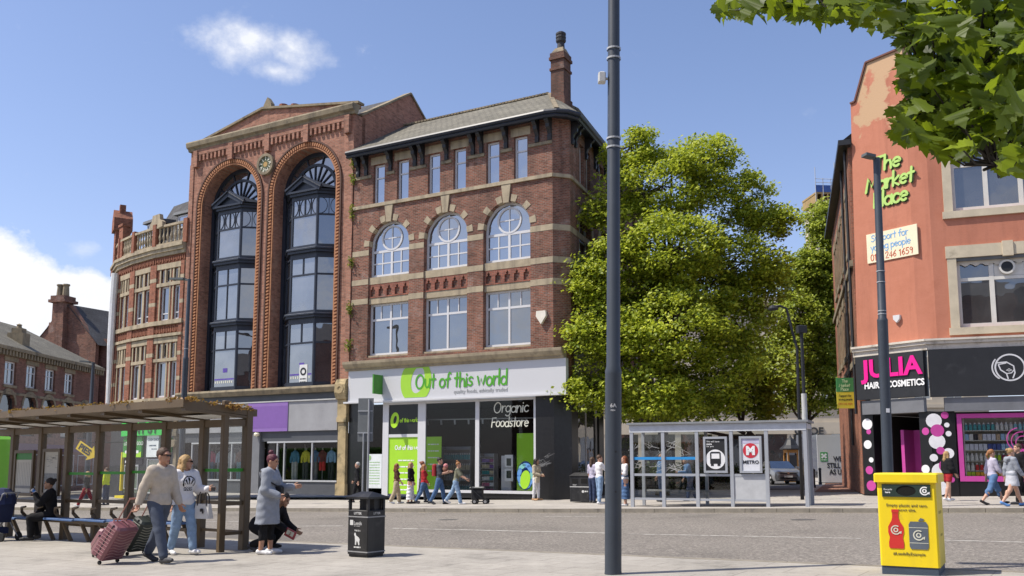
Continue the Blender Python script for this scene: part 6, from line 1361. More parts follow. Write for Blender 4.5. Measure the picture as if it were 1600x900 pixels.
# foreground maple: its trunk stands outside the right edge, its low boughs hang into the picture
def maple_leaf_pts():
    half = [(0,0),(.10,-.05),(.28,-.14),(.30,-.03),(.48,.02),(.46,.13),(.62,.28),(.50,.33),(.54,.47),(.40,.47),(.32,.55),(.25,.50),(.20,.50),(.24,.66),(.29,.74),(.17,.80),(.11,.90),(0,1.06)]
    return half+[(-x, y) for x, y in half[-2:0:-1]]
ML = maple_leaf_pts(); mtri = tessellate_polygon([[Vector((x, y, 0)) for x, y in ML]])
mp_root = thing('maple_tree', 'maple with big lobed leaves overhanging the top right corner', 'tree', (4.3, 5.0, G(4.3, 5.0)))
mv = []; mf = []; rnd = random.Random(21); twigs = MB(); base = mp_root.location
limbs = [(Vector((4.25,5.0,3.0)), Vector((3.2,4.7,3.55)), Vector((2.45,4.45,3.55)), Vector((2.12,4.35,3.30))), (Vector((4.25,5.0,3.4)), Vector((3.0,4.8,4.1)), Vector((2.0,4.5,4.05)), Vector((1.1,4.3,3.80))), (Vector((4.25,5.0,2.7)), Vector((3.4,4.4,3.0)), Vector((2.6,4.1,2.95)), Vector((2.15,3.95,2.75)))]
lp_ = []
for L_ in limbs:
    twigs.tube([p-base for p in L_], [.06, .035, .02, .008], 6)
    for i in range(3):
        for k in range(6): lp_.append(L_[i].lerp(L_[i+1], k/6))
def maple(px, py, Y, s):
    p = at_depth(px, py, Y); n = Vector((rnd.gauss(0,.55), rnd.gauss(-.45,.5), rnd.gauss(.55,.4))).normalized(); tip = Vector((rnd.gauss(-.35,.5), rnd.gauss(-.15,.4), rnd.gauss(-.8,.3))); tip = (tip-n*tip.dot(n)).normalized(); sd_ = tip.cross(n)
    b0 = len(mv); bend = rnd.uniform(-.45, .15); fold = rnd.uniform(-.1, .4)
    for x, y in ML: q = p+(sd_*x+tip*(y-.4)+n*(bend*(y-.2)**2+fold*abs(x)))*s; mv.append(tuple(q-base))
    for t in mtri: mf.append(tuple(b0+i for i in t))
    st0 = p-tip*.4*s; l0 = min(lp_, key=lambda q: (q-st0).length); return st0, l0
blobs = [(1150,12,42,16,14,4.6),(1205,8,45,15,14,4.5),(1262,12,45,20,18,4.5),(1315,14,40,26,18,4.4),(1372,18,45,24,22,4.5),(1450,40,60,45,55,4.4),(1540,60,75,60,80,4.3),(1450,115,50,40,42,4.4),(1530,150,75,45,70,4.3),(1435,195,38,30,34,4.5),(1490,210,55,34,46,4.4),(1570,200,50,40,44,4.2),(1500,228,40,16,18,4.4),(1585,246,30,26,18,4.1),(1600,120,60,90,60,4.3)]
top = [(1500,-120,260,110,230,4.6),(1300,-90,150,70,80,4.7),(1650,-20,90,140,90,4.6)]  # unseen clusters above the frame, added to shade the leaves below
for cx, cy, rx, ry, n, Y in blobs+top:
    for i in range(int(n*1.9)):
        while True:
            a_, b_ = rnd.uniform(-1, 1), rnd.uniform(-1, 1)
            if a_*a_+b_*b_ < 1: break
        st0, l0 = maple(cx+a_*rx, cy+b_*ry, Y+rnd.gauss(0, .38), rnd.uniform(.078, .128))
        if i % 4 == 0 and (l0-st0).length < .55: m_ = l0.lerp(st0, .55)+Vector((0, 0, -.05)); twigs.tube([l0-base, m_-base, st0-base], [.008, .005, .003], 4, caps=False)
np_mesh('crown', np.array(mv), np.array(mf), leaf_mat('maple_leaf', (.025,.052,.007), (.095,.14,.012), .46, 7, tcol=(.42,.54,.02)), mp_root)
twigs.build('branches', mat('dark_twig', (.03,.025,.02), .9), mp_root)
tk = MB(); tk.tube([(0,0,-.1),(0,0,.5),(-.02,0,2.6),(-.05,0,5.2)], [.24,.19,.16,.1], 12); tk.build('trunk', BARK, mp_root, smooth=True)
# ================================================================ unseen blocks on the camera's side, added for pane reflections and less sky light
def opposite(label, x0, x1, y0, y1, h, rise, m, chim):
    t = thing('added_building', label, 'building', ((x0+x1)/2, y1, G((x0+x1)/2, y1))); w = (x1-x0)/2; d = y1-y0; n = int(2*w/3)
    hs = [rect(-w+.9+i*3, -w+2.1+i*3, z, z+2) for i in range(n) for z in (1, 4.8, 8.6) if z+2.5 < h]; mb = MB(); mb.plate(rect(-w, w, 0, h), 0, -.3, hs); mb.box(-w, -w+.3, -d, -.3, 0, h); mb.box(w-.3, w, -d, -.3, 0, h)
    if chim is None: mb.plate([(-w, h), (w, h), (0, h+rise)], 0, -.3)
    mb.build('wall', m, t); rf = MB()
    if chim is None: rf.add([(-w,.2,h),(0,.2,h+rise),(0,-d,h+rise),(-w,-d,h),(w,.2,h),(w,-d,h)], [(0,1,2,3),(1,4,5,2)])
    else: rf.add([(-w,.3,h),(w,.3,h),(w,-d/2,h+rise),(-w,-d/2,h+rise),(w,-d,h),(-w,-d,h)], [(0,1,2,3),(3,2,4,5),(0,3,5),(1,4,2)])
    r = rf.build('roof', SLATE_D, t)
    for c in chim or (): MB().box(c-.7, c+.7, -d/2-.5, -d/2+.5, h+rise-1, h+rise+2.2).build('chimney', m, r)
    pm = MB()
    for q in hs: MB().add([(q[0][0], -.15, q[0][1]), (q[1][0], -.15, q[0][1]), (q[1][0], -.15, q[2][1]), (q[0][0], -.15, q[2][1])], [(0,1,2,3)]).build('window', PANE_DARK, t)
opposite('added unseen gabled brick building mirrored in the lower panes of the corner building', -48, -32, -6, 9, 11.5, 5, BRK_D, None)
opposite('added unseen long brick terrace with two chimneys mirrored in the shop panes', -31, -9, -32, -17, 12.5, 3.5, BRK_D, (-6, 5)); opposite('added tall brick block behind the camera mirrored in the oriel panes', -8, 9, -34, -19, 16, 3, BRK_D, (-4,)); opposite('added lower brick terrace behind the camera mirrored in the cosmetics shop', 10, 34, -33, -18, 11.5, 3.5, BRK_D, (-7, 6))

# ================================================================ STREET FURNITURE
POLE = mat('dark_grey_pole', (.045,.055,.07), .42, .12, 3, dirt=((.12,.125,.13), 3, .66)); BANDM = mat('steel_band', (.4,.41,.42), .4)
def lamp_column(label, base, top_z, r0, r1, step_z, head=None, bands=(), name='street_lamp', group=None):
    t = thing(name, label, 'lamp post', base, 0, group); h = top_z-base.z; mb = MB()
    mb.lathe([(r0*1.04,0),(r0,.05),(r0,step_z-base.z-.04),(r0*1.03,step_z-base.z),(r1,step_z-base.z+.06),(r1*.82,h),(0,h)], n=20); mb.build('column', POLE, t, auto=40)
    for z in bands: b_ = MB(); b_.lathe([(r1*1.03,z-base.z-.012),(r1*1.06,z-base.z-.012),(r1*1.06,z-base.z+.012),(r1*1.03,z-base.z+.012)], n=16); b_.build('steel_band', BANDM, t)
    if head: 
        dx, dy = head; hb = MB(); hb.bar((0,0,h-.05), (dx*.5,dy*.5,h+.02), .10, .07); hb.bar((dx*.25,dy*.25,h+.02), (dx,dy,h+.06), .26, .09); hb.build('lamp_head', mat('lamp_head_grey', (.10,.11,.11), .5), t)
    return t
pb = gp(958, 897); d_ = pb.y
zs_ = lambda py: at_depth(957, py, d_).z
t = lamp_column('thick dark grey lamp column in front of the food shop corner', pb, 9.6, .107, .092, zs_(580), (-1.2, .4), [zs_(p) for p in (77, 92, 217, 231, 578)])
t.rotation_euler.y = .0150; cbx = at_depth(929, 121, d_); mb = MB(); mb.bbox(-.05, .05, -.06, .06, -.075, .065, .015); mb.tube([(.05,0,-.02),(.14,0,-.02)], .018, 6); mb.build('sensor_box', mat('pale_grey_plastic', (.5,.5,.48), .5), t, loc=(cbx-pb))
tx = MB(); letters(tx, '6A', -.045, zs_(637)-pb.z, .048, -.112, ext=.002, bold=.002); letters(tx, '1004', -.042, zs_(643)-pb.z, .022, -.112, ext=.002, bold=.001)
for i, v in enumerate(tx.v): tx.v[i] = (v[0], -math.sqrt(max(0, .1085**2-v[0]**2)), v[2])
tx.xf(Matrix.Rotation(R(-4), 4, 'Z')); tx.build('column_number', WHL, t)
dr = MB(); disc(dr, 0, .011, -.112, -.10, .02, zs_(706)-pb.z); disc(dr, 0, .011, -.112, -.10, .02, zs_(768)-pb.z); dr.build('door_screws', BLACK, t)
lp = Vector((10.95, 26.35, 0)); lp.z = G(lp.x, lp.y); zt_ = at_depth(1371, 247, 26.35).z; t = lamp_column('slim dark lamp post in front of the salmon gable', lp, zt_, .15, .12, at_depth(1380, 500, 26.35).z, (-.42, -.1), [at_depth(1378, p, 26.35).z for p in (424, 441, 486, 491)])
t.rotation_euler.y = .014; tx = MB().box(-.05, .05, -.158, -.15, 2.75, 2.87); tx.build('number_plate', WHL, t)
l3 = Vector((-.3665*38.3, 38.3, 0)); l3.z = G(l3.x, l3.y); lamp_column('dark lamp post at the joint of the curved and arched buildings', l3, at_depth(289, 436, 38.3).z, .12, .09, at_depth(289, 560, 38.3).z, (-.9, .3), [at_depth(289, 545, 38.3).z])
l4 = at_depth(136, 740, 55); l4.z = G(l4.x, 55); lamp_column('distant lamp post before the low dark brick building', l4, at_depth(136, 566, 55).z, .16, .12, 4.5, (-.8, 0))
# grey post with dark upper tube at the right end of the metro shelter, and a swan-neck lamp behind
q = gp(1263, 790); t = thing('signal_post', 'pale grey post with black upper tube at the right end of the metro shelter', 'post', q)
zz = at_depth(1261, 615, q.y).z-q.z; zt_ = at_depth(1261, 508, q.y).z-q.z
MB().lathe([(.085,0),(.085,zz),(0,zz)], n=12).build('lower_tube', mat('pale_metal', (.45,.45,.43)), t); MB().lathe([(.055,zz),(.055,zt_),(0,zt_)], n=10).build('upper_tube', BLACK, t); MB().bbox(-.15, .15, -.12, .12, zt_-.25, zt_-.02, .02).build('junction_box', BLACK, t)
sw_b = at_depth(1253, 760, 33); sw_b.z = G(sw_b.x, 33); t = thing('swan_neck_lamp', 'black swan neck lamp against the big street tree', 'lamp post', sw_b)
za = at_depth(1253, 520, 33).z-sw_b.z; zb_ = at_depth(1225, 478, 33).z-sw_b.z
MB().tube([(0,0,0),(0,0,za*.6),(.02,0,za-.6),(-.12,0,za),(-.32,0,zb_-.1),(-.55,0,zb_),(-.75,0,zb_-.02)], [.07,.06,.05,.05,.05,.05,.04], 8).build('column', BLACK, t, smooth=True); MB().lathe([(.0,.1),(.09,.06),(.2,-.05),(.19,-.1),(0,-.14)], (-.82,0,zb_-.05), 12).build('lantern', BLACK, t)
# back of a road sign behind the litter bin
q = at_depth(572, 770, 33.2); q.z = G(q.x, q.y); t = thing('road_sign', 'back of a tall grey road sign on two poles before the food shop', 'road sign', q, R(-8))
z0, z1 = at_depth(570, 690, 33.2).z-q.z, at_depth(570, 622, 33.2).z-q.z
MB().bbox(-.36, .22, -.02, .02, z0, z1, .008).build('sign_panel', mat('sign_back_grey', (.16,.17,.17), .5, .1), t)
for x in (-.12, .07):
    mb = MB(); mb.tube([(x,-.06,0),(x,-.06,z1-.05 if x > 0 else z0+.3)], .04 if x > 0 else .03, 8); mb.build('pole', mat('galvanised', (.33,.34,.35), .45), t)
MB().box(-.36, .2, -.045, -.02, z0+.3, z0+.34).build('clip_rail', BANDM, t); MB().box(-.36, .2, -.045, -.02, z1-.5, z1-.46).build('clip_rail', BANDM, t)
# ---- litter bin
BLKB = mat('black_bin_panel', (.014,.014,.015), .42, .35, 5, dirt=((.055,.052,.05), 5, .57), streak=(.05,.048,.045)); WPR = mat('worn_white_print', (.6,.6,.58), .6, .1, 12)
q = gp(572, 872); lb_ = thing('litter_bin', 'black litter bin with white LITTER lettering and dog emblem', 'bin', (q.x-.05, q.y+.30, q.z), R(-36)); w_, d_ = .225, .20
mb = MB(); mb.box(-w_+.02, w_-.02, -d_+.02, d_-.02, .0, .06); mb.bbox(-w_, w_, -d_, d_, .04, .74, .012); mb.build('body', BLKB, lb_)
mb = MB()
for x in (-w_+.025, w_-.025):
    for y in (-d_+.025, d_-.025): mb.box(x-.02, x+.02, y-.02, y+.02, .735, .93)
mb.box(-w_+.06, w_-.06, .0, d_-.03, .74, .92); mb.build('aperture_posts', BLKB, lb_)
e_ = .03; mb = MB(); b4 = [(-w_-e_,-d_-e_),(w_+e_,-d_-e_),(w_+e_,d_+e_),(-w_-e_,d_+e_)]
mb.add([(x,y,.92) for x, y in b4]+[(x,y,.95) for x, y in b4]+[(-w_+.1,0,1.03),(w_-.1,0,1.03)], [(3,2,1,0),(0,1,5,4),(1,2,6,5),(2,3,7,6),(3,0,4,7),(4,5,9,8),(5,6,9),(6,7,8,9),(7,4,8)]); mb.build('lid', BLKB, lb_)
mb = MB()
for z in (.075, .625): mb.box(-w_-.003, w_+.003, -d_-.003, d_+.003, z, z+.018)
mb.build('grey_band', mat('worn_grey_band', (.28,.28,.28), .6), lb_)
tx = MB(); letters(tx, 'LITTER', 0, .672, .036, -d_-.002, ext=.002, bold=.001, align='CENTER', sx=1.1)
tx.box(-.17, -.10, -d_-.003, -d_-.001, .50, .58); letters(tx, 'Leeds', -.085, .505, .06, -d_-.002, ext=.002, sx=.9); letters(tx, 'CITY COUNCIL', -.08, .48, .014, -d_-.002, ext=.002)
letters(tx, 'THIS IS A', 0, .405, .024, -d_-.002, ext=.002, align='CENTER', bold=.001)
dog = [(-.075,.355),(-.055,.385),(-.035,.37),(-.03,.34),(.0,.325),(.03,.31),(.055,.28),(.045,.24),(.05,.19),(.025,.19),(.01,.24),(-.015,.25),(-.025,.19),(-.05,.19),(-.05,.26),(-.055,.32)]
tx.plate(dog, -d_-.003, -d_-.0005); letters(tx, 'GOOD BOY', 0, .145, .02, -d_-.002, ext=.002, align='CENTER')if False else scrawl(tx, -.075, .075, .145, .022, -d_-.002, 0, 3)
s0 = len(tx.v); letters(tx, 'LITTER', 0, .672, .036, -w_-.002, ext=.002, align='CENTER'); tx.xf(Matrix.Rotation(R(90), 4, 'Z'), s0); tx.build('bin_lettering', WPR, lb_)
# ---- yellow recycling bin
YEL = mat('yellow_bin_paint', (.80,.60,.012), .45, .05, 2, dirt=((.42,.32,.05), 3, .62), streak=(.55,.41,.03)); q = gp(1409, 899)
yb_ = thing('recycling_bin', 'bright yellow recycling bin with red bottle and grey can pictures', 'recycling bin', (q.x+.30, q.y+.34, G(q.x, q.y)), R(-30)); w_, d_ = .328, .39
H_ = 1.24; mb = MB(); mb.bbox(-w_, w_, -d_, d_, .10, H_-.12, .02); mb.bbox(-w_-.03, w_+.03, -d_-.03, d_+.03, H_-.14, H_-.03, .015); mb.build('body', YEL, yb_)
MB().bbox(-w_+.01, w_-.01, -d_+.01, d_-.01, 0, .105, .01).build('base', mat('blue_grey_base', (.05,.07,.10), .6), yb_)
ap = MB(); fy = -d_-.003; ap.plate(rect(-.27, .27, H_-.315, H_-.165), fy-.012, fy+.002, [arc(0, H_-.24, .11, 0, 2*math.pi, 24, .062)[:-1]]); ap.build('aperture_plate', mat('dark_green_plate', (.018,.035,.028), .5), yb_)
hole = MB(); disc(hole, 0, 1, fy-.004, fy-.001, 0, 0, 0, 24); hole.v = [(v[0]*.112, v[1], H_-.24+v[2]*.064) for v in hole.v]; hole.build('aperture', mat('hole_black', (.004,.004,.004), .9), yb_)
tx = MB(); letters(tx, 'Recycle', -.25, H_-.235, .022, fy-.014, ext=.002); letters(tx, 'here', -.235, H_-.27, .022, fy-.014, ext=.002, bold=.001)
def loop_arrow(mb, cx, cz, r, w, y, m=0): ribbon(mb, arc(cx, cz, r, R(60), R(330), 18), w, y, m); ribbon(mb, arc(cx, cz, r*.42, R(100), R(420), 14), w, y, m); mb.plate([(cx+r*1.25, cz-r*.2), (cx+r*.55, cz-r*.62), (cx+r*1.2, cz-r*.9)], y-.001, y)
loop_arrow(tx, .205, H_-.24, .045, .014, fy-.014); tx.build('plate_print', WHL, yb_)
DGR = mat('charcoal_print', (.05,.055,.05), .6); tx = MB(); letters(tx, 'Empty plastic and cans,', 0, H_-.43, .034, fy-.001, ext=.002, align='CENTER', sx=1.02); letters(tx, 'nowt else.', 0, H_-.485, .034, fy-.001, ext=.002, align='CENTER'); letters(tx, '#LeedsByExample', 0, .235, .034, fy-.001, ext=.002, align='CENTER'); tx.build('bin_lettering', DGR, yb_)
bt_ = MB(); bx = -.135; pr = [(.035,.73),(.035,.68),(.045,.64),(.085,.57),(.088,.50),(.072,.44),(.084,.38),(.084,.33),(.075,.31)]
bt_.plate([(bx-x, z) for x, z in pr]+[(bx+x, z) for x, z in pr[::-1]], fy-.004, fy-.0005); bt_.box(bx-.04, bx+.04, fy-.006, fy-.0005, .735, .775); bt_ = bt_.build('bottle_picture', mat('red_print', (.55,.03,.025), .5), yb_)
m1 = MB(); loop_arrow(m1, bx, .53, .05, .014, fy-.007); m1.build('loop_mark', mat('pale_print', (.6,.6,.5)), bt_)
cn = MB(); cx = .115; cn.plate([(cx-.09,.31),(cx+.09,.31),(cx+.105,.34),(cx+.105,.60),(cx+.085,.635),(cx-.085,.635),(cx-.105,.60),(cx-.105,.34)], fy-.004, fy-.0005); cn.plate([(cx+.0,.645),(cx+.05,.64),(cx+.07,.665),(cx+.03,.68)], fy-.004, fy-.0005); cn = cn.build('can_picture', mat('slate_print', (.10,.12,.15), .5), yb_)
m1 = MB(); loop_arrow(m1, cx, .475, .055, .014, fy-.007); m1.box(cx-.104, cx+.104, fy-.006, fy-.0045, .56, .566); m1.box(cx-.104, cx+.104, fy-.006, fy-.0045, .38, .386); m1.build('loop_mark', mat('pale_print', (.6,.6,.5)), cn)
s0 = 0; tx = MB(); scrawl(tx, -.2, .15, .72, .035, -w_-.001, 0, 5); scrawl(tx, -.1, .15, .45, .03, -w_-.001, 0, 7); tx.xf(Matrix.Rotation(R(90), 4, 'Z')); tx.build('faded_side_print', mat('faded_olive', (.42,.33,.04), .7), yb_)
# ---- twin black bin by the shop corner
q = gp(911, 785); tb4 = thing('twin_litter_bin', 'black twin litter bin by the food shop corner', 'bin', q, R(-32)); mb = MB(); mb.bbox(-.42, .42, -.28, .28, .03, 1.0, .02); mb.build('body', BLKB, tb4)
mb = MB(); mb.add([(-.45,-.31,1.0),(.45,-.31,1.0),(.45,.31,1.0),(-.45,.31,1.0),(-.3,-.1,1.13),(.3,-.1,1.13),(.3,.1,1.13),(-.3,.1,1.13)], [(3,2,1,0),(0,1,5,4),(1,2,6,5),(2,3,7,6),(3,0,4,7),(4,5,6,7)]); mb.build('lid', BLKB, tb4)
for x in (-.2, .2): MB().box(x-.13, x+.13, -.287, -.279, .72, .90).build('aperture', mat('hole_black', (.004,.004,.004)), tb4)
mb = MB(); mb.box(-.41, .41, -.288, -.278, .58, .605); letters(mb, 'litter', -.2, .64, .06, -.286, ext=.004, align='CENTER'); disc(mb, 0, .05, -.288, -.28, .15, .42); scrawl(mb, .22, .36, .40, .05, -.286, 0, 1); mb.build('bin_print', WPR, tb4)
# ================================================================ brown bus shelter on the near pavement
S = Fr((-4.84, 16.44, 0), R(-35.5)); s_o = gp(380, 859); S.o.z = s_o.z; sh_ = thing('bus_shelter', 'brown metal bus shelter with planted roof and blue bench', 'bus shelter', S.o, S.ang)
BRN = mat('brown_shelter_paint', (.118,.082,.045), .5, .14, 3, dirt=((.13,.10,.065), 3, .6)); SGL = clear_mat('shelter_glass', (.90,.92,.90), .04, dust=.05)
PX = [0, -1.28, -2.50, -3.70, -4.90, -6.15, -7.30, -8.6]; gz = lambda x, y=0: S.w(x, y).z-S.o.z
for i, x in enumerate(PX):
    mb = MB(); z0 = gz(x); mb.bbox(x-.075, x+.075, -.07, .07, z0, 2.46 if i else 2.56, .012); mb.build('post', BRN, sh_)
mb = MB(); mb.bbox(-.05, .05, -.55, -.43, gz(0, -.5), 2.66, .012); mb.build('post', BRN, sh_)
mb = MB(); mb.box(-9.6, .05, -.05, .05, 2.22, 2.36); mb.box(-.04, .04, -.45, .0, 2.22, 2.33); mb.build('head_beam', BRN, sh_)
mb = MB()
for a, b in zip(PX[1:], PX[:-1]): 
    za = (gz(a)+gz(b))/2
    mb.box(a+.075, b-.075, -.03, .03, za+.80, za+.87); mb.box(a+.075, b-.075, -.025, .025, za+.30, za+.35) if a > -7 else None
mb.box(-.03, .03, -.44, -.07, .80, .87); mb.box(-.03, .03, -.44, -.07, .28, .34); mb.build('rails', BRN, sh_)
for i, (a, b) in enumerate(zip(PX[1:], PX[:-1])):
    za = (gz(a)+gz(b))/2; MB().add([(a+.07,0,za+.86),(b-.07,0,za+.86),(b-.07,0,2.24),(a+.07,0,2.24)], [(0,1,2,3)]).build('glass_panel', SGL, sh_)
    if i < 5: MB().box(a+.075, b-.075, -.006, .006, za+1.40, za+1.455).build('green_stripe', mat('green_film', (.035,.27,.02), .5), sh_)
MB().add([(0,-.44,.86),(0,-.07,.86),(0,-.07,2.24),(0,-.44,2.24)], [(0,1,2,3)]).build('glass_panel', SGL, sh_)
MB().box(-.006, .006, -.44, -.07, 1.40, 1.455).build('green_stripe', mat('green_film', (.035,.27,.02)), sh_)
# roof
rf_ = MB(); XE = .06; zf, zk = 2.60, 2.47
rf_.add([(-9.8,-1.40,zf-.10),(XE,-1.40,zf-.10),(XE,.16,zk-.07),(-9.8,.16,zk-.07),(-9.8,-1.40,zf+.035),(XE,-1.40,zf+.035),(XE,.16,zk+.06),(-9.8,.16,zk+.06)], [(3,2,1,0),(4,5,6,7),(0,1,5,4),(1,2,6,5),(2,3,7,6),(3,0,4,7)]); rf_.build('roof', BRN, sh_)
rb_ = MB()
for x in PX+[-9.6]: rb_.add([(x-.06,-1.36,zf-.101),(x+.06,-1.36,zf-.101),(x+.06,.0,zk-.071),(x-.06,.0,zk-.071),(x-.06,-1.36,zf-.16),(x+.06,-1.36,zf-.16),(x+.06,.0,2.36),(x-.06,.0,2.36)], [(0,1,2,3),(7,6,5,4),(0,4,5,1),(1,5,6,2),(2,6,7,3),(3,7,4,0)])
rb_.build('roof_ribs', BRN, sh_)
pnl = MB()
for a, b in zip(PX[1:]+[-9.6], PX): pnl.add([(a+.14,-.62,zf-.185),(b-.14,-.62,zf-.185),(b-.14,-.06,2.375),(a+.14,-.06,2.375)], [(0,1,2,3)])
pnl.build('soffit_panels', mat('white_soffit', (.75,.74,.70), .5), sh_)
SED = leaf_mat('sedum_leaf', (.22,.10,.035), (.32,.18,.06), .25, tcol=(.4,.3,.05)); rnd = np.random.default_rng(3)
cs = [(rnd.uniform(-9.7, .2), y, zf+.05+(zk-zf)*(y+1.4)/1.56, rnd.uniform(.04, .09)) for y in rnd.uniform(-1.36, .12, 420)]
v, f = crown_np(cs, 26, .06, rnd, 1.0, .45); np_mesh('sedum_planting', v, f, SED, sh_)
rnd = random.Random(6); sp = MB()
for i in range(34):
    x = rnd.uniform(-9.2, -5.4); y = rnd.uniform(-.4, .1); z = zk+.08
    for k in range(rnd.randint(2, 5)): a = rnd.uniform(-.28, .28); h = rnd.uniform(.12, .34); sp.tube([(x,y,z),(x+a*.4,y,z+h*.8),(x+a,y-.02,z+h*rnd.uniform(.5,1))], [.014,.011,.002], 4, caps=False)
sp.build('dry_grass_tufts', mat('dry_grass', (.24,.15,.07), .9, .3, 4), sh_)
# timetable cases in the two left bays
for i, (a, b) in enumerate(((PX[6], PX[5]), (PX[7], PX[6]))):
    za = gz((a+b)/2); fr_ = MB(); x0, x1 = a+.2, b-.2; fr_.plate(rect(x0, x1, za+.95, za+2.0), -.09, -.03, [rect(x0+.07, x1-.07, za+1.02, za+1.93)]); fo = fr_.build('timetable_case', BRN, sh_)
    pp = MB().box(x0+.06, x1-.06, -.06, -.05, za+1.01, za+1.94).build('timetable', mat('map_paper', (.50,.48,.42), .6, .05), fo)
    pr = MB()
    if i == 0:
        for k in range(26): rnd2 = random.Random(k); xx = rnd2.uniform(x0+.08, x1-.2); z2 = za+1.55+rnd2.uniform(.02, .3); pr.box(xx, xx+rnd2.uniform(.03,.12), -.064, -.061, z2, z2+.008)
        pr.box(x0+.08, x1-.08, -.063, -.061, za+1.08, za+1.45, 1)
    else:
        pr.box(x0+.07, x1-.07, -.063, -.061, za+1.78, za+1.93, 2)
        for k in range(9): pr.box(x0+.1+k*.075, x0+.105+k*.075, -.063, -.061, za+1.15, za+1.72)
        pr.box(x0+.08, x1-.08, -.064, -.062, za+1.12, za+1.18, 0)
    pr.build('timetable_print', [mat('grey_ink', (.22,.22,.22), .7), mat('map_grey', (.25,.26,.26), .7, .3, 25), GSH2], pp)
# bench with boomerang arms
be = MB(); 
for a, b in zip(PX[1:], PX[:-1]):
    za = gz((a+b)/2); bx0, bx1 = a+.04, b-.04
    if b < -.5: be.bbox(bx0, bx1, -.50, -.16, za+.45, za+.49, .012)
be.build('bench_seat', mat('blue_bench', (.06,.12,.26), .45, .2, 10, bump=.4, bscale=40), sh_)
for k in range(11):
    x = -1.35-k*.72; z = gz(x, -.3); am = MB(); am.tube([(x+.10,-.14,z+.0),(x-.10,-.24,z+.42),(x-.24,-.34,z+.60),(x-.10,-.42,z+.70),(x+.16,-.46,z+.735)], [.045,.04,.035,.03,.02], 6); am.build('bench_arm', BRN, sh_)
MB().box(PX[-1], PX[1], -.32, -.27, .36+gz(-4), .42+gz(-4)).build('bench_rail', BRN, sh_)
# ================================================================ metro shelter on the far pavement
ma = gp(988, 792); mz = gp(1262, 792); MS = Fr(ma, math.atan2(mz.y-ma.y, mz.x-ma.x)); LM = math.hypot(mz.x-ma.x, mz.y-ma.y); ms = thing('metro_shelter', 'silver framed bus shelter with METRO sign on the far pavement', 'bus shelter', MS.o, MS.ang)
SIL = mat('silver_shelter', (.40,.42,.45), .4, .06, 3, metal=.2); HT = 2.72; ups = [MS.hit(px, 740)[0] for px in (988, 1037, 1090, 1144, 1199)]+[LM]
def mg(x, y=0): return MS.w(x, y).z-MS.o.z
for x in ups:
    MB().box(x-.055, x+.055, -.05, .05, mg(x), HT).build('post', SIL, ms)
    if x in (ups[0], ups[-1], ups[2]): MB().box(x-.05, x+.05, 1.25, 1.35, mg(x, 1.3), HT).build('post', SIL, ms)
mb = MB(); mb.box(-.05, LM+.05, -.06, .06, HT-.27, HT-.02); mb.box(-.05, LM+.05, 1.24, 1.36, HT-.2, HT-.02)
for x in (0, ups[2], LM): mb.box(x-.04, x+.04, .06, 1.24, HT-.2, HT-.05)
mb.build('head_frame', mat('white_shelter_fascia', (.55,.57,.6), .4), ms); MB().box(-.12, LM+.12, -.14, 1.44, HT-.015, HT+.05).build('roof', mat('smoked_roof', (.25,.26,.27), .4), ms)
mb = MB()
for a, b in zip(ups[:4], ups[1:5]): mb.box(a+.056, b-.056, -.03, .03, 1.02, 1.10); mb.box(a+.056, b-.056, -.03, .03, .24, .31)
build_split(mb, 'rail', SIL, ms)
MG = clear_mat('metro_glass', (.80,.84,.83), .05)
for i, (a, b) in enumerate(zip(ups[:4], ups[1:5])):
    MB().add([(a+.05,0,1.1),(b-.05,0,1.1),(b-.05,0,HT-.27),(a+.05,0,HT-.27)], [(0,1,2,3)]).build('glass_panel', MG, ms)
    if i < 3: MB().add([(a+.05,0,.31),(b-.05,0,.31),(b-.05,0,1.02),(a+.05,0,1.02)], [(0,1,2,3)]).build('glass_panel', MG, ms)
    if i < 2: MB().box(a+.056, b-.056, -.012, .012, 1.55, 1.64).build('blue_stripe', mat('blue_film', (.03,.27,.62), .5), ms)
MB().box(ups[3]+.06, ups[4]-.06, -.02, .02, .30, 1.03).build('solid_panel', mat('grey_panel', (.46,.47,.48), .5), ms)
MB().add([(.0,1.3,.4),(ups[2],1.3,.4),(ups[2],1.3,HT-.2),(0,1.3,HT-.2)], [(0,1,2,3)]).build('glass_panel', MG, ms)
MB().box(.3, ups[3], .7, 1.05, .50, .55).build('bench_seat', mat('grey_seat', (.25,.25,.25), .6), ms)
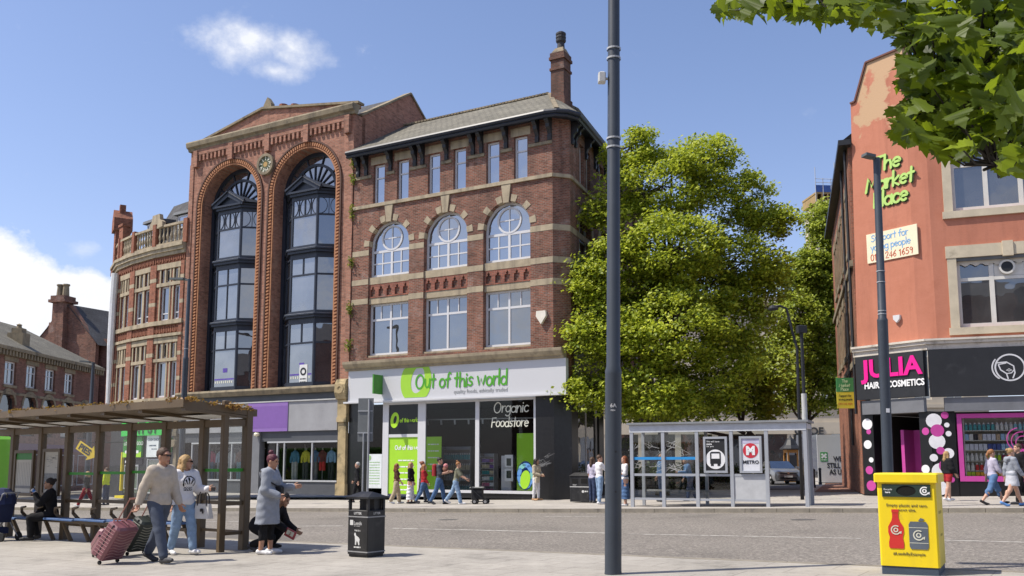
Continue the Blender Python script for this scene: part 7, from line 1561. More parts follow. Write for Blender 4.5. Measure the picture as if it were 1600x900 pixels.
def bill(u0, u1, label, dark):
    cs_ = MB(); cs_.plate(rect(u0, u1, 1.13, 2.28), -.10, -.02, [rect(u0+.07, u1-.07, 1.2, 2.21)]); co = cs_.build('poster_case', SIL, ms)
    pp = MB().box(u0+.06, u1-.06, -.07, -.06, 1.19, 2.22).build('poster', mat('dark_poster', (.03,.03,.032)) if dark else mat('white_poster', (.66,.67,.70), .5), co)
    cx = (u0+u1)/2; mk = MB()
    if dark:
        disc(mk, 0, .31, -.076, -.071, cx, 1.56, 0); letters(mk, 'We will have', u0+.1, 2.10, .055, -.076, ext=.003); letters(mk, 'more', u0+.1, 2.02, .055, -.076, ext=.003, bold=.003); letters(mk, 'for you', u0+.1, 1.95, .055, -.076, ext=.003)
        mk.plate([(cx-.17,1.42),(cx+.17,1.42),(cx+.17,1.76),(cx+.13,1.80),(cx-.13,1.80),(cx-.17,1.76)], -.082, -.077, [rect(cx-.13, cx+.13, 1.58, 1.75)], m=1); mk.box(cx-.15, cx-.06, -.082, -.077, 1.35, 1.42, 1); mk.box(cx+.06, cx+.15, -.082, -.077, 1.35, 1.42, 1)
        mk.build('poster_print', [WHL, BLACK], pp)
    else:
        disc(mk, 0, .235, -.076, -.071, cx, 1.83, 0); letters(mk, 'M', cx, 1.71, .25, -.080, m=1, ext=.004, bold=.022, align='CENTER'); letters(mk, 'METRO', cx, 1.42, .105, -.076, m=2, ext=.004, bold=.003, align='CENTER')
        mk.box(u0+.07, u1-.07, -.074, -.071, 2.05, 2.21, 3); mk.build('poster_print', [mat('metro_red', (.55,.03,.05), .5), WHL, BLACK, mat('pale_violet_print', (.5,.48,.62), .6)], pp)
bill(MS.hit(1099, 700, -.08)[0], MS.hit(1136, 700, -.08)[0], 'bus', True); bill(MS.hit(1155, 700, -.08)[0], MS.hit(1190, 700, -.08)[0], 'metro', False)
rnd = random.Random(5); gt = MB()
for i in range(14):
    bx, bz = rnd.uniform(.15, ups[2]-.4), rnd.uniform(1.15, 2.1); ribbon(gt, [(bx+.06*k*math.cos(k*1.7+i), bz+.13*math.sin(k*2.1+i*2)) for k in range(7)], .012, -.004)
gt.build('scratched_tags', mat('scratch_white', (.42,.42,.4), .8), ms)
# ================================================================ bus at the left edge, arrow sign, pushchair
bp_ = at_depth(-84, 760, 33.0); bp_.z = G(bp_.x, bp_.y)-.12; bus = thing('bus', 'green and purple bus just entering at the left edge', 'bus', bp_, R(-30)); LIME = mat('lime_bus_paint', (.20,.52,.05), .35, .05, coat=.4); BPU = mat('purple_bus_band', (.14,.02,.16), .4)
mb = MB(); mb.bbox(-10.5, 0, 0, 2.5, .32, 3.1, .12); mb.build('body', LIME, bus); MB().box(-10.3, -.14, -.012, .0, 1.95, 2.75).build('side_windows', CGL, bus); MB().box(-10.4, -.13, -.010, .0, 1.35, 1.90).build('purple_band', BPU, bus); MB().box(-.9, -.15, -.02, .0, .45, 1.34).build('lower_vent', BLACK, bus); MB().box(-.128, -.122, -.014, 0, .4, 2.9).build('yellow_pole', mat('yellow_strip', (.7,.55,.02)), bus)
for x in (-2.2, -8.2):
    wm_ = MB(); wm_.lathe([(0,-.15),(.42,-.15),(.46,-.1),(.46,.12),(0,.12)], n=16); wm_.xf(Matrix.Rotation(R(90), 4, 'X')); wm_.build('wheel', mat('tyre', (.02,.02,.02)), bus, loc=(x, .14, .46))
ps = at_depth(135, 704, 50.0); t = thing('arrow_sign', 'yellow arrow shaped PIES sign tilted down to the right', 'sign', ps, R(-12)); a_ = R(-31)
ar = MB(); pts = [(-.62,-.25),(.28,-.25),(.28,-.44),(.72,0),(.28,.44),(.28,.25),(-.62,.25)]; ar.plate(pts, -.04, .04); ar.xf(Matrix.Rotation(-a_, 4, 'Y')); ao = ar.build('arrow_board', mat('pie_yellow', (.75,.52,.015), .5, .05), t)
tx = MB(); letters(tx, 'PIES', -.08, -.15, .34, -.044, ext=.008, bold=.02, align='CENTER'); tx.xf(Matrix.Rotation(-a_, 4, 'Y')); tx.build('sign_lettering', BLACK, ao); MB().tube([(0,.06,-.1),(0,.06,.45),(1.3,1.6,.5)], .03, 6).build('bracket', BLACK, t)
pc = at_depth(-2, 840, 20.0); pc.z = G(pc.x, pc.y); t = thing('pushchair', 'navy pushchair at the left edge beside the seated person', 'pushchair', pc, R(-20)); NV = mat('navy_fabric', (.02,.03,.09), .85, .2, 8); FRB = mat('pushchair_frame', (.35,.36,.38), .4)
mb = MB()
for y in (-.2, .2): mb.tube([(.32,y,.1),(-.05,y,.55),(-.30,y,.1)], .014, 6); mb.tube([(-.28,y,.3),(.08,y,.62),(.26,y,1.02),(.33,y,1.05)], .014, 6)
mb.tube([(.33,-.2,1.05),(.33,.2,1.05)], .016, 6); mb.build('frame', FRB, t)
sb_ = MB(); sb_.add([(-.22,-.19,.42),(-.22,.19,.42),(.1,.19,.40),(.1,-.19,.40),(.24,.19,.92),(.24,-.19,.92),(-.22,-.19,.46),(-.22,.19,.46),(.04,.19,.46),(.04,-.19,.46),(.18,.19,.94),(.18,-.19,.94)], [(0,3,2,1),(3,5,4,2),(6,7,8,9),(9,8,10,11),(0,1,7,6),(5,11,10,4),(0,6,9,3),(1,2,8,7),(3,9,11,5),(2,4,10,8)]); sb_.build('seat', NV, t)
hd2 = MB(); hd2.lathe([(.0,.36),(.16,.33),(.27,.2),(.3,0)], (.02,0,.80), 12, a0=0); hd2.build('hood', NV, t); bk = MB().bbox(-.16, .12, -.16, .16, .16, .3, .03); bk.build('basket', NV, t)
hg = MB(); hg.tube([(.33,-.2,1.05),(.39,-.2,1.02),(.40,-.2,.95)], .02, 6); hg.build('hook_handle', BLACK, t)
for x in (.32, -.30):
    for y in (-.22, .22):
        wm_ = MB(); wm_.lathe([(0,-.02),(.05,-.02),(.085,-.02),(.1,-.012),(.1,.012),(.085,.02),(0,.02)], n=14); wm_.xf(Matrix.Rotation(R(90), 4, 'X')); wm_.build('wheel', mat('tyre', (.02,.02,.02)), t, loc=(x, y, .1))

# ================================================================ PEOPLE: one continuous surface per body, clothes as children
class Field:
    def __init__(s, lo, hi, h):
        s.h = h; s.lo = np.array(lo, float); s.n = np.maximum(4, np.ceil((np.array(hi)-s.lo)/h).astype(int)+1); s.a = np.full(s.n, 1.0, np.float32)
        s.ax = [s.lo[i]+h*np.arange(s.n[i]) for i in range(3)]
    def _sub(s, blo, bhi, m):
        i0 = np.clip(np.floor((np.array(blo)-m-s.lo)/s.h).astype(int), 0, s.n-1); i1 = np.clip(np.ceil((np.array(bhi)+m-s.lo)/s.h).astype(int)+1, 1, s.n)
        if np.any(i1 <= i0): return None
        sl = tuple(slice(a, b) for a, b in zip(i0, i1)); X, Y, Z = np.meshgrid(*[s.ax[i][sl[i]] for i in range(3)], indexing='ij', copy=False); return sl, X, Y, Z
    def _put(s, sl, d, k, cut):
        a = s.a[sl]
        if cut: s.a[sl] = np.maximum(a, -d)
        else:
            hh = np.clip(.5+.5*(a-d)/k, 0, 1); s.a[sl] = a*(1-hh)+d*hh-k*hh*(1-hh)
    def cone(s, a, b, ra, rb, k=.02, sq=None, cut=False):      # tapered limb; sq flattens it along one direction
        a = np.array(a, float); b = np.array(b, float); r = max(ra, rb); q = s._sub(np.minimum(a, b)-r, np.maximum(a, b)+r, .05)
        if q is None: return
        sl, X, Y, Z = q; ab = b-a; L = max(1e-9, ab@ab); t = np.clip(((X-a[0])*ab[0]+(Y-a[1])*ab[1]+(Z-a[2])*ab[2])/L, 0, 1)
        dx, dy, dz = X-a[0]-t*ab[0], Y-a[1]-t*ab[1], Z-a[2]-t*ab[2]
        d = np.sqrt(dx*dx+dy*dy+dz*dz)-(ra+t*(rb-ra)); s._put(sl, d, k, cut)
    def ell(s, c, r, k=.03, rot=None, cut=False):
        c = np.array(c, float); r = np.array(r, float); m = r.max(); q = s._sub(c-m, c+m, .05)
        if q is None: return
        sl, X, Y, Z = q; P = np.stack([X-c[0], Y-c[1], Z-c[2]], -1)
        if rot is not None: P = P @ rot
        k0 = np.sqrt(((P/r)**2).sum(-1)); k1 = np.sqrt(((P/(r*r))**2).sum(-1)); d = k0*(k0-1)/np.maximum(k1, 1e-6); s._put(sl, d, k, cut)
    def cutz(s, z0=None, z1=None):
        Z = s.ax[2][None, None, :]
        if z0 is not None: s.a = np.maximum(s.a, (z0-Z).astype(np.float32))
        if z1 is not None: s.a = np.maximum(s.a, (Z-z1).astype(np.float32))
    def wrinkle(s, amp, f=28.0, ph=0.0):
        X, Y, Z = np.meshgrid(*s.ax, indexing='ij'); s.a = s.a+(amp*(np.sin(X*f*.8+np.sin(Z*f*.6+ph)*1.6+ph)*np.sin(Y*f*.9+ph*2)+.7*np.sin(Z*f*1.3+np.sin((X+Y)*f*.5)*2+ph))).astype(np.float32)
    def mesh(s):
        a = s.a; n = a.shape; ins = a < 0
        if not ins.any(): return None
        c = np.zeros((n[0]-1, n[1]-1, n[2]-1), np.int8)
        for dx in (0, 1):
            for dy in (0, 1):
                for dz in (0, 1): c += ins[dx:n[0]-1+dx, dy:n[1]-1+dy, dz:n[2]-1+dz]
        act = (c > 0) & (c < 8); idx = np.full(c.shape, -1, np.int64); I = np.argwhere(act); idx[act] = np.arange(len(I))
        acc = np.zeros((len(I), 3)); cnt = np.zeros(len(I)); cor = [(x, y, z) for x in (0, 1) for y in (0, 1) for z in (0, 1)]
        for p in cor:
            for ax in range(3):
                if p[ax]: continue
                q = list(p); q[ax] = 1; va = a[I[:,0]+p[0], I[:,1]+p[1], I[:,2]+p[2]]; vb = a[I[:,0]+q[0], I[:,1]+q[1], I[:,2]+q[2]]; m = (va < 0) != (vb < 0)
                t = np.where(m, va/np.where(m, va-vb, 1), 0); pt = np.tile(np.array(p, float), (len(I), 1)); pt[:, ax] += t; acc[m] += pt[m]; cnt[m] += 1
        V = s.lo+s.h*(I+acc/np.maximum(cnt, 1)[:, None]); F = []
        for ax in range(3):
            sl0 = [slice(None)]*3; sl1 = [slice(None)]*3; sl0[ax] = slice(0, -1); sl1[ax] = slice(1, None); A = ins[tuple(sl0)]; Bq = ins[tuple(sl1)]
            E = np.argwhere(A != Bq); u, v = [(1, 2), (2, 0), (0, 1)][ax]; E = E[(E[:, u] > 0) & (E[:, v] > 0) & (E[:, u] < n[u]-1) & (E[:, v] < n[v]-1)]
            flip = A[tuple(E.T)]
            def g(du, dv): K = E.copy(); K[:, u] -= du; K[:, v] -= dv; return idx[tuple(K.T)]
            qd = np.stack([g(1, 1), g(0, 1), g(0, 0), g(1, 0)], 1); qd[~flip] = qd[~flip][:, ::-1]; F.append(qd)
        F = np.concatenate(F); F = F[(F >= 0).all(1)]; return V, F
    def build(s, name, mats, parent, pick=None):
        r = s.mesh()
        if r is None: return None
        V, F = r; me = bpy.data.meshes.new(name); me.vertices.add(len(V)); me.vertices.foreach_set('co', V.astype(np.float32).ravel()); me.loops.add(len(F)*4); me.loops.foreach_set('vertex_index', F.astype(np.int32).ravel()); me.polygons.add(len(F)); me.polygons.foreach_set('loop_start', np.arange(0, len(F)*4, 4, dtype=np.int32))
        me.polygons.foreach_set('use_smooth', np.ones(len(F), bool)); me.update(calc_edges=True)
        for m_ in (mats if isinstance(mats, (list, tuple)) else [mats]): me.materials.append(m_)
        if pick is not None: me.polygons.foreach_set('material_index', pick(V[F].mean(1)).astype(np.int32))
        o = bpy.data.objects.new(name, me); COL.objects.link(o); o.parent = parent; return o

def skin_mat(name, c):
    if name in _MATS: return _MATS[name]
    m, nt, p, out = nodes_of(name); p.inputs['Base Color'].default_value = c4(c); p.inputs['Roughness'].default_value = .5; p.inputs['Subsurface Weight'].default_value = .08; p.inputs['Subsurface Radius'].default_value = (.01,.004,.002)
    n = noise_node(nt, 30, 3, .6); r = ramp_node(nt, n.outputs['Fac'], [(.3, tuple(x*.9 for x in c)), (.7, tuple(min(1, x*1.06) for x in c))]); nt.links.new(r.outputs[0], p.inputs['Base Color']); _MATS[name] = m; return m
def cloth(name, c, var=.12, sc=14): return mat('cloth_'+name, c, .9, var, sc, bump=.25, bscale=60, spec=.2)
SK_L = skin_mat('light_skin', (.52,.30,.21)); SK_T = skin_mat('tanned_skin', (.42,.22,.14)); SK_O = skin_mat('olive_skin', (.36,.20,.13))
HAIRS = {n: mat('hair_'+n, c, .55, .35, 40, bump=.4, bscale=90) for n, c in dict(brown=(.075,.04,.022), blonde=(.38,.24,.10), dark=(.018,.013,.011), red=(.20,.06,.022), grey=(.35,.34,.33), maroon=(.10,.02,.035), ginger=(.28,.12,.04)).items()}
SHOE = {n: mat('shoe_'+n, c, .6, .1, 8) for n, c in dict(white=(.70,.70,.70), black=(.02,.02,.022), brown=(.12,.06,.035), tan=(.45,.26,.12), blue=(.12,.28,.60), dark=(.05,.05,.055)).items()}
LENS = mat('dark_lens', (.01,.01,.012), .1); EYE = mat('eye_dark', (.015,.01,.008), .2); LIP = mat('lip', (.32,.11,.09), .5)
def rotz(a): c, s = math.cos(a), math.sin(a); return np.array([[c,-s,0],[s,c,0],[0,0,1]])
def roty(a): c, s = math.cos(a), math.sin(a); return np.array([[c,0,s],[0,1,0],[-s,0,c]])
def skeleton(H, pose):
    J = {}; lean = R(pose.get('lean', 0)); u = np.array([math.sin(lean), 0, math.cos(lean)]); dirn = lambda t: np.array([math.sin(R(t)), 0, -math.cos(R(t))])
    wid = pose.get('wide', 1.0); low = 9; L = {}
    for s, sg in (('l', 1), ('r', -1)):
        th, kb, ab = pose.get('leg_'+s, (2, 4, 3)); hip = np.array([0, sg*.052, -.01])*H
        k_ = dirn(th)+np.array([0, sg*math.sin(R(ab)), 0]); k_ /= np.linalg.norm(k_); knee = hip+k_*.245*H; sh = dirn(th-kb)+np.array([0, sg*math.sin(R(ab))*.5, 0]); sh /= np.linalg.norm(sh); ank = knee+sh*.24*H
        ft = pose.get('foot_'+s, max(-35, min(20, (th-kb)*.75 if th-kb < 0 else (th-kb)*.4))); fd = np.array([math.cos(R(ft)), sg*.12, math.sin(R(ft))]); heel = ank-np.array([0,0,.024])*H-fd*.025*H; ball = ank-np.array([0,0,.026])*H+fd*.075*H; toe = ball+np.array([.035, sg*.003, max(0, math.sin(R(ft)))*.02])*H
        L[s] = (hip, knee, ank, heel, ball, toe); low = min(low, heel[2], ball[2])
    dz = -(low-.0165*H) if 'seat' not in pose else pose['seat']*1.0+.055*H
    P = np.array([0, 0, dz]); J['P'] = P
    for s in 'lr': J['leg_'+s] = [q+P for q in L[s]]
    J['u'] = u; J['waist'] = P+u*.10*H; J['chest'] = P+u*.215*H; J['neck'] = P+u*.30*H; J['head'] = P+u*.375*H+np.array([.012+.04*math.sin(lean)*.0, 0, .025])*H*1.0
    if lean > .35: J['head'] = P+u*.36*H+np.array([.045, 0, .03])*H
    for s, sg in (('l', 1), ('r', -1)):
        fw, ab, el, inw = pose.get('arm_'+s, (3, 8, 12, 0)); sh = P+u*.277*H+np.array([0, sg*.098*wid, 0])*H
        ud = np.array([math.sin(R(fw))*math.cos(R(ab)), sg*math.sin(R(ab)), -math.cos(R(fw))*math.cos(R(ab))]); elb = sh+ud*.165*H; fa = fw+el
        fd = np.array([math.sin(R(fa))*math.cos(R(inw)), sg*(math.sin(R(ab))*.6*math.cos(R(el))-math.sin(R(inw))), -math.cos(R(fa))*math.cos(R(inw))]); fd /= np.linalg.norm(fd); wr = elb+fd*.145*H; J['arm_'+s] = [sh, elb, wr, fd]
    J['hrot'] = rotz(R(pose.get('yaw', 0))) @ roty(R(pose.get('nod', 0))); return J
def hand_prims(F, J, s, H, fine, grip=45):
    sh, elb, wr, fd = J['arm_'+s]; sg = 1 if s == 'l' else -1
    side = np.array([0, 0, 1.0]) if abs(fd[2]) < .75 else np.array([1.0, 0, 0]); side = side-fd*(side@fd); side /= np.linalg.norm(side); nrm = np.cross(fd, side)*sg   # side = thumb side
    pc = wr+fd*.028*H
    for t in (-.014, 0, .014): F.cone(wr+side*t*.5*H, pc+fd*.022*H+side*t*H, .011*H, .0085*H, .008)
    for i, (o, l) in enumerate(((.018,.042),(.006,.047),(-.006,.043),(-.017,.034))):
        p = pc+fd*.024*H+side*o*H; d = fd
        if fine:
            for j in range(3):
                a = R(grip*(.6 if j == 0 else 1)); d = d*math.cos(a)+nrm*sg*math.sin(a)*-sg*-1 if False else d*math.cos(a)-nrm*math.sin(a)*1.0; d /= np.linalg.norm(d); nrm_ = nrm; q = p+d*l*H*(.45,.32,.25)[j]; F.cone(p, q, .0058*H, .0050*H, .003); p = q
        else: F.cone(p, p+(d-nrm*.5)*l*.7*H, .0062*H, .0055*H, .006)
    tb = wr+fd*.014*H+side*.017*H; td = fd*.75+side*.65-nrm*.35; td /= np.linalg.norm(td); F.cone(tb, tb+td*.024*H, .0085*H, .007*H, .008); F.cone(tb+td*.024*H, tb+td*.024*H+(td*.6+fd*.5-nrm*.3)*.022*H, .0068*H, .0055*H, .004)
def person(label, loc, heading, H, pose, wear, hair, skin=SK_L, shoes='dark', fine=False, group=None, glasses=False, female=False, stout=1.0):
    """wear: list of (piece, material, options)"""
    root = thing('person', label, 'person', loc, R(heading), group); J = skeleton(H, pose); h = .0085 if fine else .0155; P, u = J['P'], J['u']; pts = np.array([q for k in ('leg_l', 'leg_r') for q in J[k]]+[q for k in ('arm_l', 'arm_r') for q in J[k][:3]]+[J['arm_l'][2]+J['arm_l'][3]*.1*H, J['arm_r'][2]+J['arm_r'][3]*.1*H, J['head']+np.array([0,0,.1*H]), P-np.array([.0,0,.08*H])])
    lo, hi = pts.min(0)-.13*H, pts.max(0)+.13*H; lo[2] = max(lo[2], -.03); RT = roty(math.atan2(u[0], u[2])); st = stout
    def torso(F, t, up=True, hips=True):
        if hips: F.ell(P+u*.02*H, np.array([.062, .090, .075])*H*np.array([st,st,1])+t, .03, RT)
        F.ell(P+u*.11*H, np.array([.055, .074 if female else .082, .085])*H*np.array([st,st,1])+t, .04, RT)
        if up:
            F.ell(P+u*.205*H+np.array([.004,0,0])*H, np.array([.062, .088 if female else .098, .095])*H*np.array([st,1,1])+t, .04, RT); F.cone(J['arm_l'][0]*.85+J['arm_r'][0]*.15-u*.004*H, J['arm_r'][0]*.85+J['arm_l'][0]*.15-u*.004*H, .036*H+t, .036*H+t, .04)
            F.cone(P+u*.285*H, P+u*.31*H, .045*H+t, .032*H+t, .03)
            if female:
                for sg in (1, -1): F.ell(P+u*.205*H+np.array([.045, sg*.038, 0])*H, np.array([.036,.04,.038])*H+t, .025)
    def arms(F, t, frac=2.0, k=.018, flare=0.0):
        for s in 'lr':
            sh, elb, wr, fd = J['arm_'+s]; f1 = min(1, frac); F.cone(sh, sh+(elb-sh)*f1, .037*H+t, (.037-.009*f1)*H+t+flare*f1, k+.012)
            if frac > 1: f2 = frac-1; F.cone(elb, elb+(wr-elb)*f2, .028*H+t+flare*.6, (.028-.0095*f2)*H+t+flare*.4, k)
    def legs(F, t, frac=2.0, k=.02, flare=0.0):
        for s in 'lr':
            hip, kn, an = J['leg_'+s][:3]; f1 = min(1, frac); F.cone(hip, hip+(kn-hip)*f1, .057*H*st+t, (.057*st+(.036-.057*st)*f1)*H+t+flare*.5*f1, k+.015)
            if frac > 1: f2 = frac-1; F.cone(kn, kn+(an-kn)*f2, .036*H+t+flare*.5, (.036-.0135*f2)*H+t+flare, k); F.ell(kn+(an-kn)*.32+np.array([-.010,0,0])*H, np.array([.030,.030,.07])*H+t*.6, .02)
    # the body
    B = Field(lo, hi, h); torso(B, 0); legs(B, 0); arms(B, 0); Hd = J['head']; HR = J['hrot']; f_ = lambda x, y, z: Hd+HR @ (np.array([x, y, z])*H)
    B.cone(J['neck'], Hd+HR @ (np.array([-.008,0,-.03])*H), .031*H, .030*H, .02); B.ell(f_(-.006,0,.012), np.array([.056,.045,.058])*H, .015, HR); B.ell(f_(.014,0,-.025), np.array([.040,.034,.042])*H, .02, HR)
    B.cone(f_(.048,0,.008), f_(.060,0,-.014), .006*H, .0085*H, .008); B.ell(f_(.049,0,-.042), np.array([.010,.016,.006])*H, .006, HR); B.ell(f_(.040,0,-.060), np.array([.014,.016,.012])*H, .012, HR); B.ell(f_(.044,0,.022), np.array([.012,.034,.008])*H, .01, HR)
    for sg in (1, -1):
        B.ell(f_(.052,sg*.018,.006), np.array([.010,.012,.009])*H, .006, HR, cut=True); B.ell(f_(-.004,sg*.045,-.004), np.array([.014,.006,.020])*H, .006, HR)
    for s in 'lr':
        _, _, an, heel, ball, toe = J['leg_'+s]; B.cone(an, heel, .022*H, .021*H, .015); B.cone(heel, ball, .019*H, .018*H, .015); B.cone(ball, toe, .017*H, .012*H, .01); hand_prims(B, J, s, H, fine, pose.get('grip_'+s, 40))
    B.build('body', [skin, LIP], root, (lambda c: (np.linalg.norm((c-f_(.052,0,-.042))/np.array([1,1.5,.7]), axis=1) < .0095*H).astype(int)) if fine else None)
    # shoes
    for s in 'lr':
        S_ = Field(lo, hi, h)
        _, _, an, heel, ball, toe = J['leg_'+s]; up = np.array([0,0,.004*H]); S_.cone(heel+up, ball+up, .0245*H, .0235*H, .01); S_.cone(ball+up, toe+up, .0225*H, .017*H, .01); S_.cone(heel+up, an-np.array([0,0,.008*H]), .025*H, .025*H, .012)
        S_.cutz(lo[2]+.002); S_.build('shoe', SHOE[shoes], root)
    # clothes
    for w in wear:
        piece, m = w[0], w[1]; o = w[2] if len(w) > 2 else {}; t = o.get('t', .012); F = Field(lo, hi, h); pick = None; mm = m
        if piece in ('top', 'coat'):
            torso(F, t); arms(F, t*.9, o.get('sleeve', 1.95), flare=o.get('sflare', .004))
            hem = o.get('hem', .0)*H; F.ell(P+u*.005*H, np.array([.064,.092,.075])*H*np.array([st,st,1])+t+.006, .03, RT)
            if piece == 'coat':
                for k in range(5): z = k/4; c = P+u*.08*H*(1-z)+np.array([0,0,-z*o.get('drop', .3)*H]); F.ell(c, np.array([.072+.02*z, .098+.018*z, .08])*H*np.array([st,st,1])+t, .05)
                hemz = P[2]-o.get('drop', .3)*H
            else: hemz = P[2]+hem
            if abs(pose.get('lean', 0)) < 40: F.cutz(hemz) if 'seat' not in pose else None
            F.ell(J['neck']+u*.045*H+np.array([.016,0,0])*H, np.array([.046,.040,.048])*H, .01, cut=True)
            if o.get('hood'): F.cone(P+u*.295*H+np.array([-.055,.05,0])*H, P+u*.295*H+np.array([-.055,-.05,0])*H, .034*H, .034*H, .02); F.cone(P+u*.31*H+np.array([-.03,.055,.0])*H, P+u*.25*H+np.array([.05,.04,0])*H, .022*H, .012*H, .02); F.cone(P+u*.31*H+np.array([-.03,-.055,.0])*H, P+u*.25*H+np.array([.05,-.04,0])*H, .022*H, .012*H, .02); F.ell(P+u*.27*H+np.array([-.085,0,0])*H, np.array([.03,.05,.05])*H, .03)
            name = o.get('name', 'coat' if piece == 'coat' else 'top')
            if 'print' in o:
                mm = [m, o['print']]
                def pick(c):
                    q = c-(P+u*.185*H); return ((q[:, 0] > .045*H) & ((((np.abs(np.hypot(q[:, 1], q[:, 2]-.01*H)-.062*H) < .006*H)) & (q[:, 2] > -.03*H)) | ((np.hypot(q[:, 1], q[:, 2]-.01*H) < .05*H) & (np.sin(np.arctan2(q[:, 2]+.04*H, q[:, 1])*13) > .1) & (q[:, 2] > -.01*H)) | ((np.abs(q[:, 2]+.055*H) < .02*H) & (np.abs(q[:, 1]) < .045*H) & (np.sin(q[:, 1]*260/H)*np.sin(q[:, 2]*300/H) > -.1)))).astype(int)
        elif piece == 'trousers':
            legs(F, t, o.get('len', 1.9), flare=o.get('flare', .006)); F.ell(P+u*.01*H, np.array([.064,.092,.078])*H*np.array([st,st,1])+t, .03, RT); F.ell(P+u*.07*H, np.array([.060,.082,.05])*H*np.array([st,st,1])+t*.6, .03, RT)
            if 'seat' not in pose and pose.get('lean', 0) < 40: F.cutz(None, P[2]+.07*H)
            name = o.get('name', 'trousers')
        elif piece == 'skirt':
            n = 7; z1 = o.get('len', .38)
            for k in range(n): z = k/(n-1); c = P+np.array([0,0,(.06-z*(z1+.06))*H]); F.ell(c, np.array([.060+o.get('flare', .03)*z, .088+o.get('flare', .03)*z, .07])*H+t, .05)
            F.cutz(P[2]-z1*H, P[2]+.09*H); name = 'skirt'
        F.wrinkle(o.get('wr', .0028 if fine else .003), 34.0/H*1.7, ph=len(label)*.7)
        F.build(name, mm, root, pick)
    # hair
    hk, hc = hair; F = Field(lo, hi, h); hm = HAIRS[hc]
    if hk != 'none':
        F.ell(f_(-.012,0,.022), np.array([.058,.050,.058])*H, .01, HR)
        if hk in ('short', 'crop'): F.ell(f_(.052,0,-.002 if hk == 'short' else .006), np.array([.040,.052,.040])*H, .01, HR, cut=True); F.ell(f_(.02,0,-.06), np.array([.07,.08,.055])*H, .01, HR, cut=True)
        else:
            F.ell(f_(.054,0,-.006), np.array([.045,.044,.050])*H, .01, HR, cut=True); F.ell(f_(.03,0,-.075), np.array([.06,.06,.05])*H, .01, HR, cut=True)
        if hk == 'long':
            for sg in (1, -1): F.cone(f_(-.012,sg*.040,.02), f_(-.012,sg*.046,-.07), .020*H, .022*H, .02); F.cone(f_(-.012,sg*.046,-.07), f_(.0,sg*.05,-.125), .022*H, .012*H, .02)
            F.cone(f_(-.042,0,.02), f_(-.06,0,-.10), .035*H, .036*H, .03); F.cone(f_(-.06,0,-.10), f_(-.062,0,-.15), .036*H, .018*H, .03)
        if hk == 'bob':
            for sg in (1, -1): F.cone(f_(-.015,sg*.042,.02), f_(-.01,sg*.050,-.055), .020*H, .024*H, .02)
            F.cone(f_(-.045,0,.02), f_(-.055,0,-.06), .034*H, .038*H, .03); F.cone(f_(-.05,.03,-.06), f_(-.02,.055,-.10), .026*H, .014*H, .03); F.cone(f_(-.05,-.03,-.06), f_(-.02,-.055,-.10), .026*H, .014*H, .03)
        if hk == 'bun': F.ell(f_(-.066,0,.045), np.array([.024,.024,.024])*H, .012)
        if hk == 'topbun': F.ell(f_(-.04,0,.088), np.array([.028,.03,.024])*H, .012)
        if hk == 'tail': F.cone(f_(-.06,0,.03), f_(-.085,0,-.03), .020*H, .022*H, .015); F.cone(f_(-.085,0,-.03), f_(-.07,0,-.11), .022*H, .008*H, .015)
        F.wrinkle(.0022, 90, 1.0); F.build('hair', hm, root)
    if fine:
        eb = MB()
        if glasses:
            for sg in (1, -1): eb.bar(f_(.062,sg*.004,.006), f_(.055,sg*.030,.006), .004*H, .0135*H, up=tuple(HR @ np.array([0,0,1.0]))); eb.bar(f_(.055,sg*.032,.010), f_(.0,sg*.047,.010), .003*H, .005*H)
            eb.build('sunglasses', LENS, root)
        else:
            for sg in (1, -1): eb.sphere(f_(.0485,sg*.018,.006), .0055*H, 8)
            eb.build('eyes', EYE, root)
    root['_j'] = 0; del root['_j']; return root, J
def at_person(root, v): return root.matrix_basis @ Vector(v)
def W_(root, v):
    a = root.rotation_euler.z; c, s = math.cos(a), math.sin(a); return Vector((root.location.x+v[0]*c-v[1]*s, root.location.y+v[0]*s+v[1]*c, root.location.z+v[2]))
cream = cloth('cream', (.46,.40,.33)); slate_b = cloth('slate_blue', (.075,.09,.125)); white_c = cloth('white', (.66,.65,.66), .06); black_c = cloth('black', (.014,.014,.016)); denim_l = cloth('light_denim', (.22,.32,.46), .2); denim = cloth('denim', (.07,.13,.25), .25); grey_c = cloth('grey_marl', (.26,.28,.32)); sand = cloth('sand', (.40,.32,.22))
pm_ = gp(245, 879.5)
man, Jm = person('man in cream jumper and dark blue trousers pulling the pink suitcases', pm_, -28, 1.80, dict(leg_l=(-17, 14, 2), leg_r=(21, 4, 2), lean=2, yaw=10, arm_r=(-24, 10, 12, -4), arm_l=(10, 8, 18, 4), grip_r=70), [('trousers', slate_b, dict(flare=.014, t=.013)), ('top', cream, dict(hem=-.022, t=.026, name='jumper'))], ('crop', 'brown'), SK_T, 'dark', True, None, True)
pw_ = gp(284, 867)
wom, Jw = person('blonde woman in white printed sweatshirt and light blue jeans', pw_, -42, 1.68, dict(leg_l=(16, 6, 1), leg_r=(-10, 10, 1), yaw=46, arm_l=(14, 12, 78, -8), arm_r=(-4, 10, 14, 0), grip_l=50), [('trousers', denim_l, dict(flare=.012, t=.014)), ('top', white_c, dict(hem=-.03, t=.028, sflare=.012, name='sweatshirt', print=black_c))], ('bob', 'blonde'), SK_T, 'white', True, None, True, True)
ph_ = gp(416, 866)
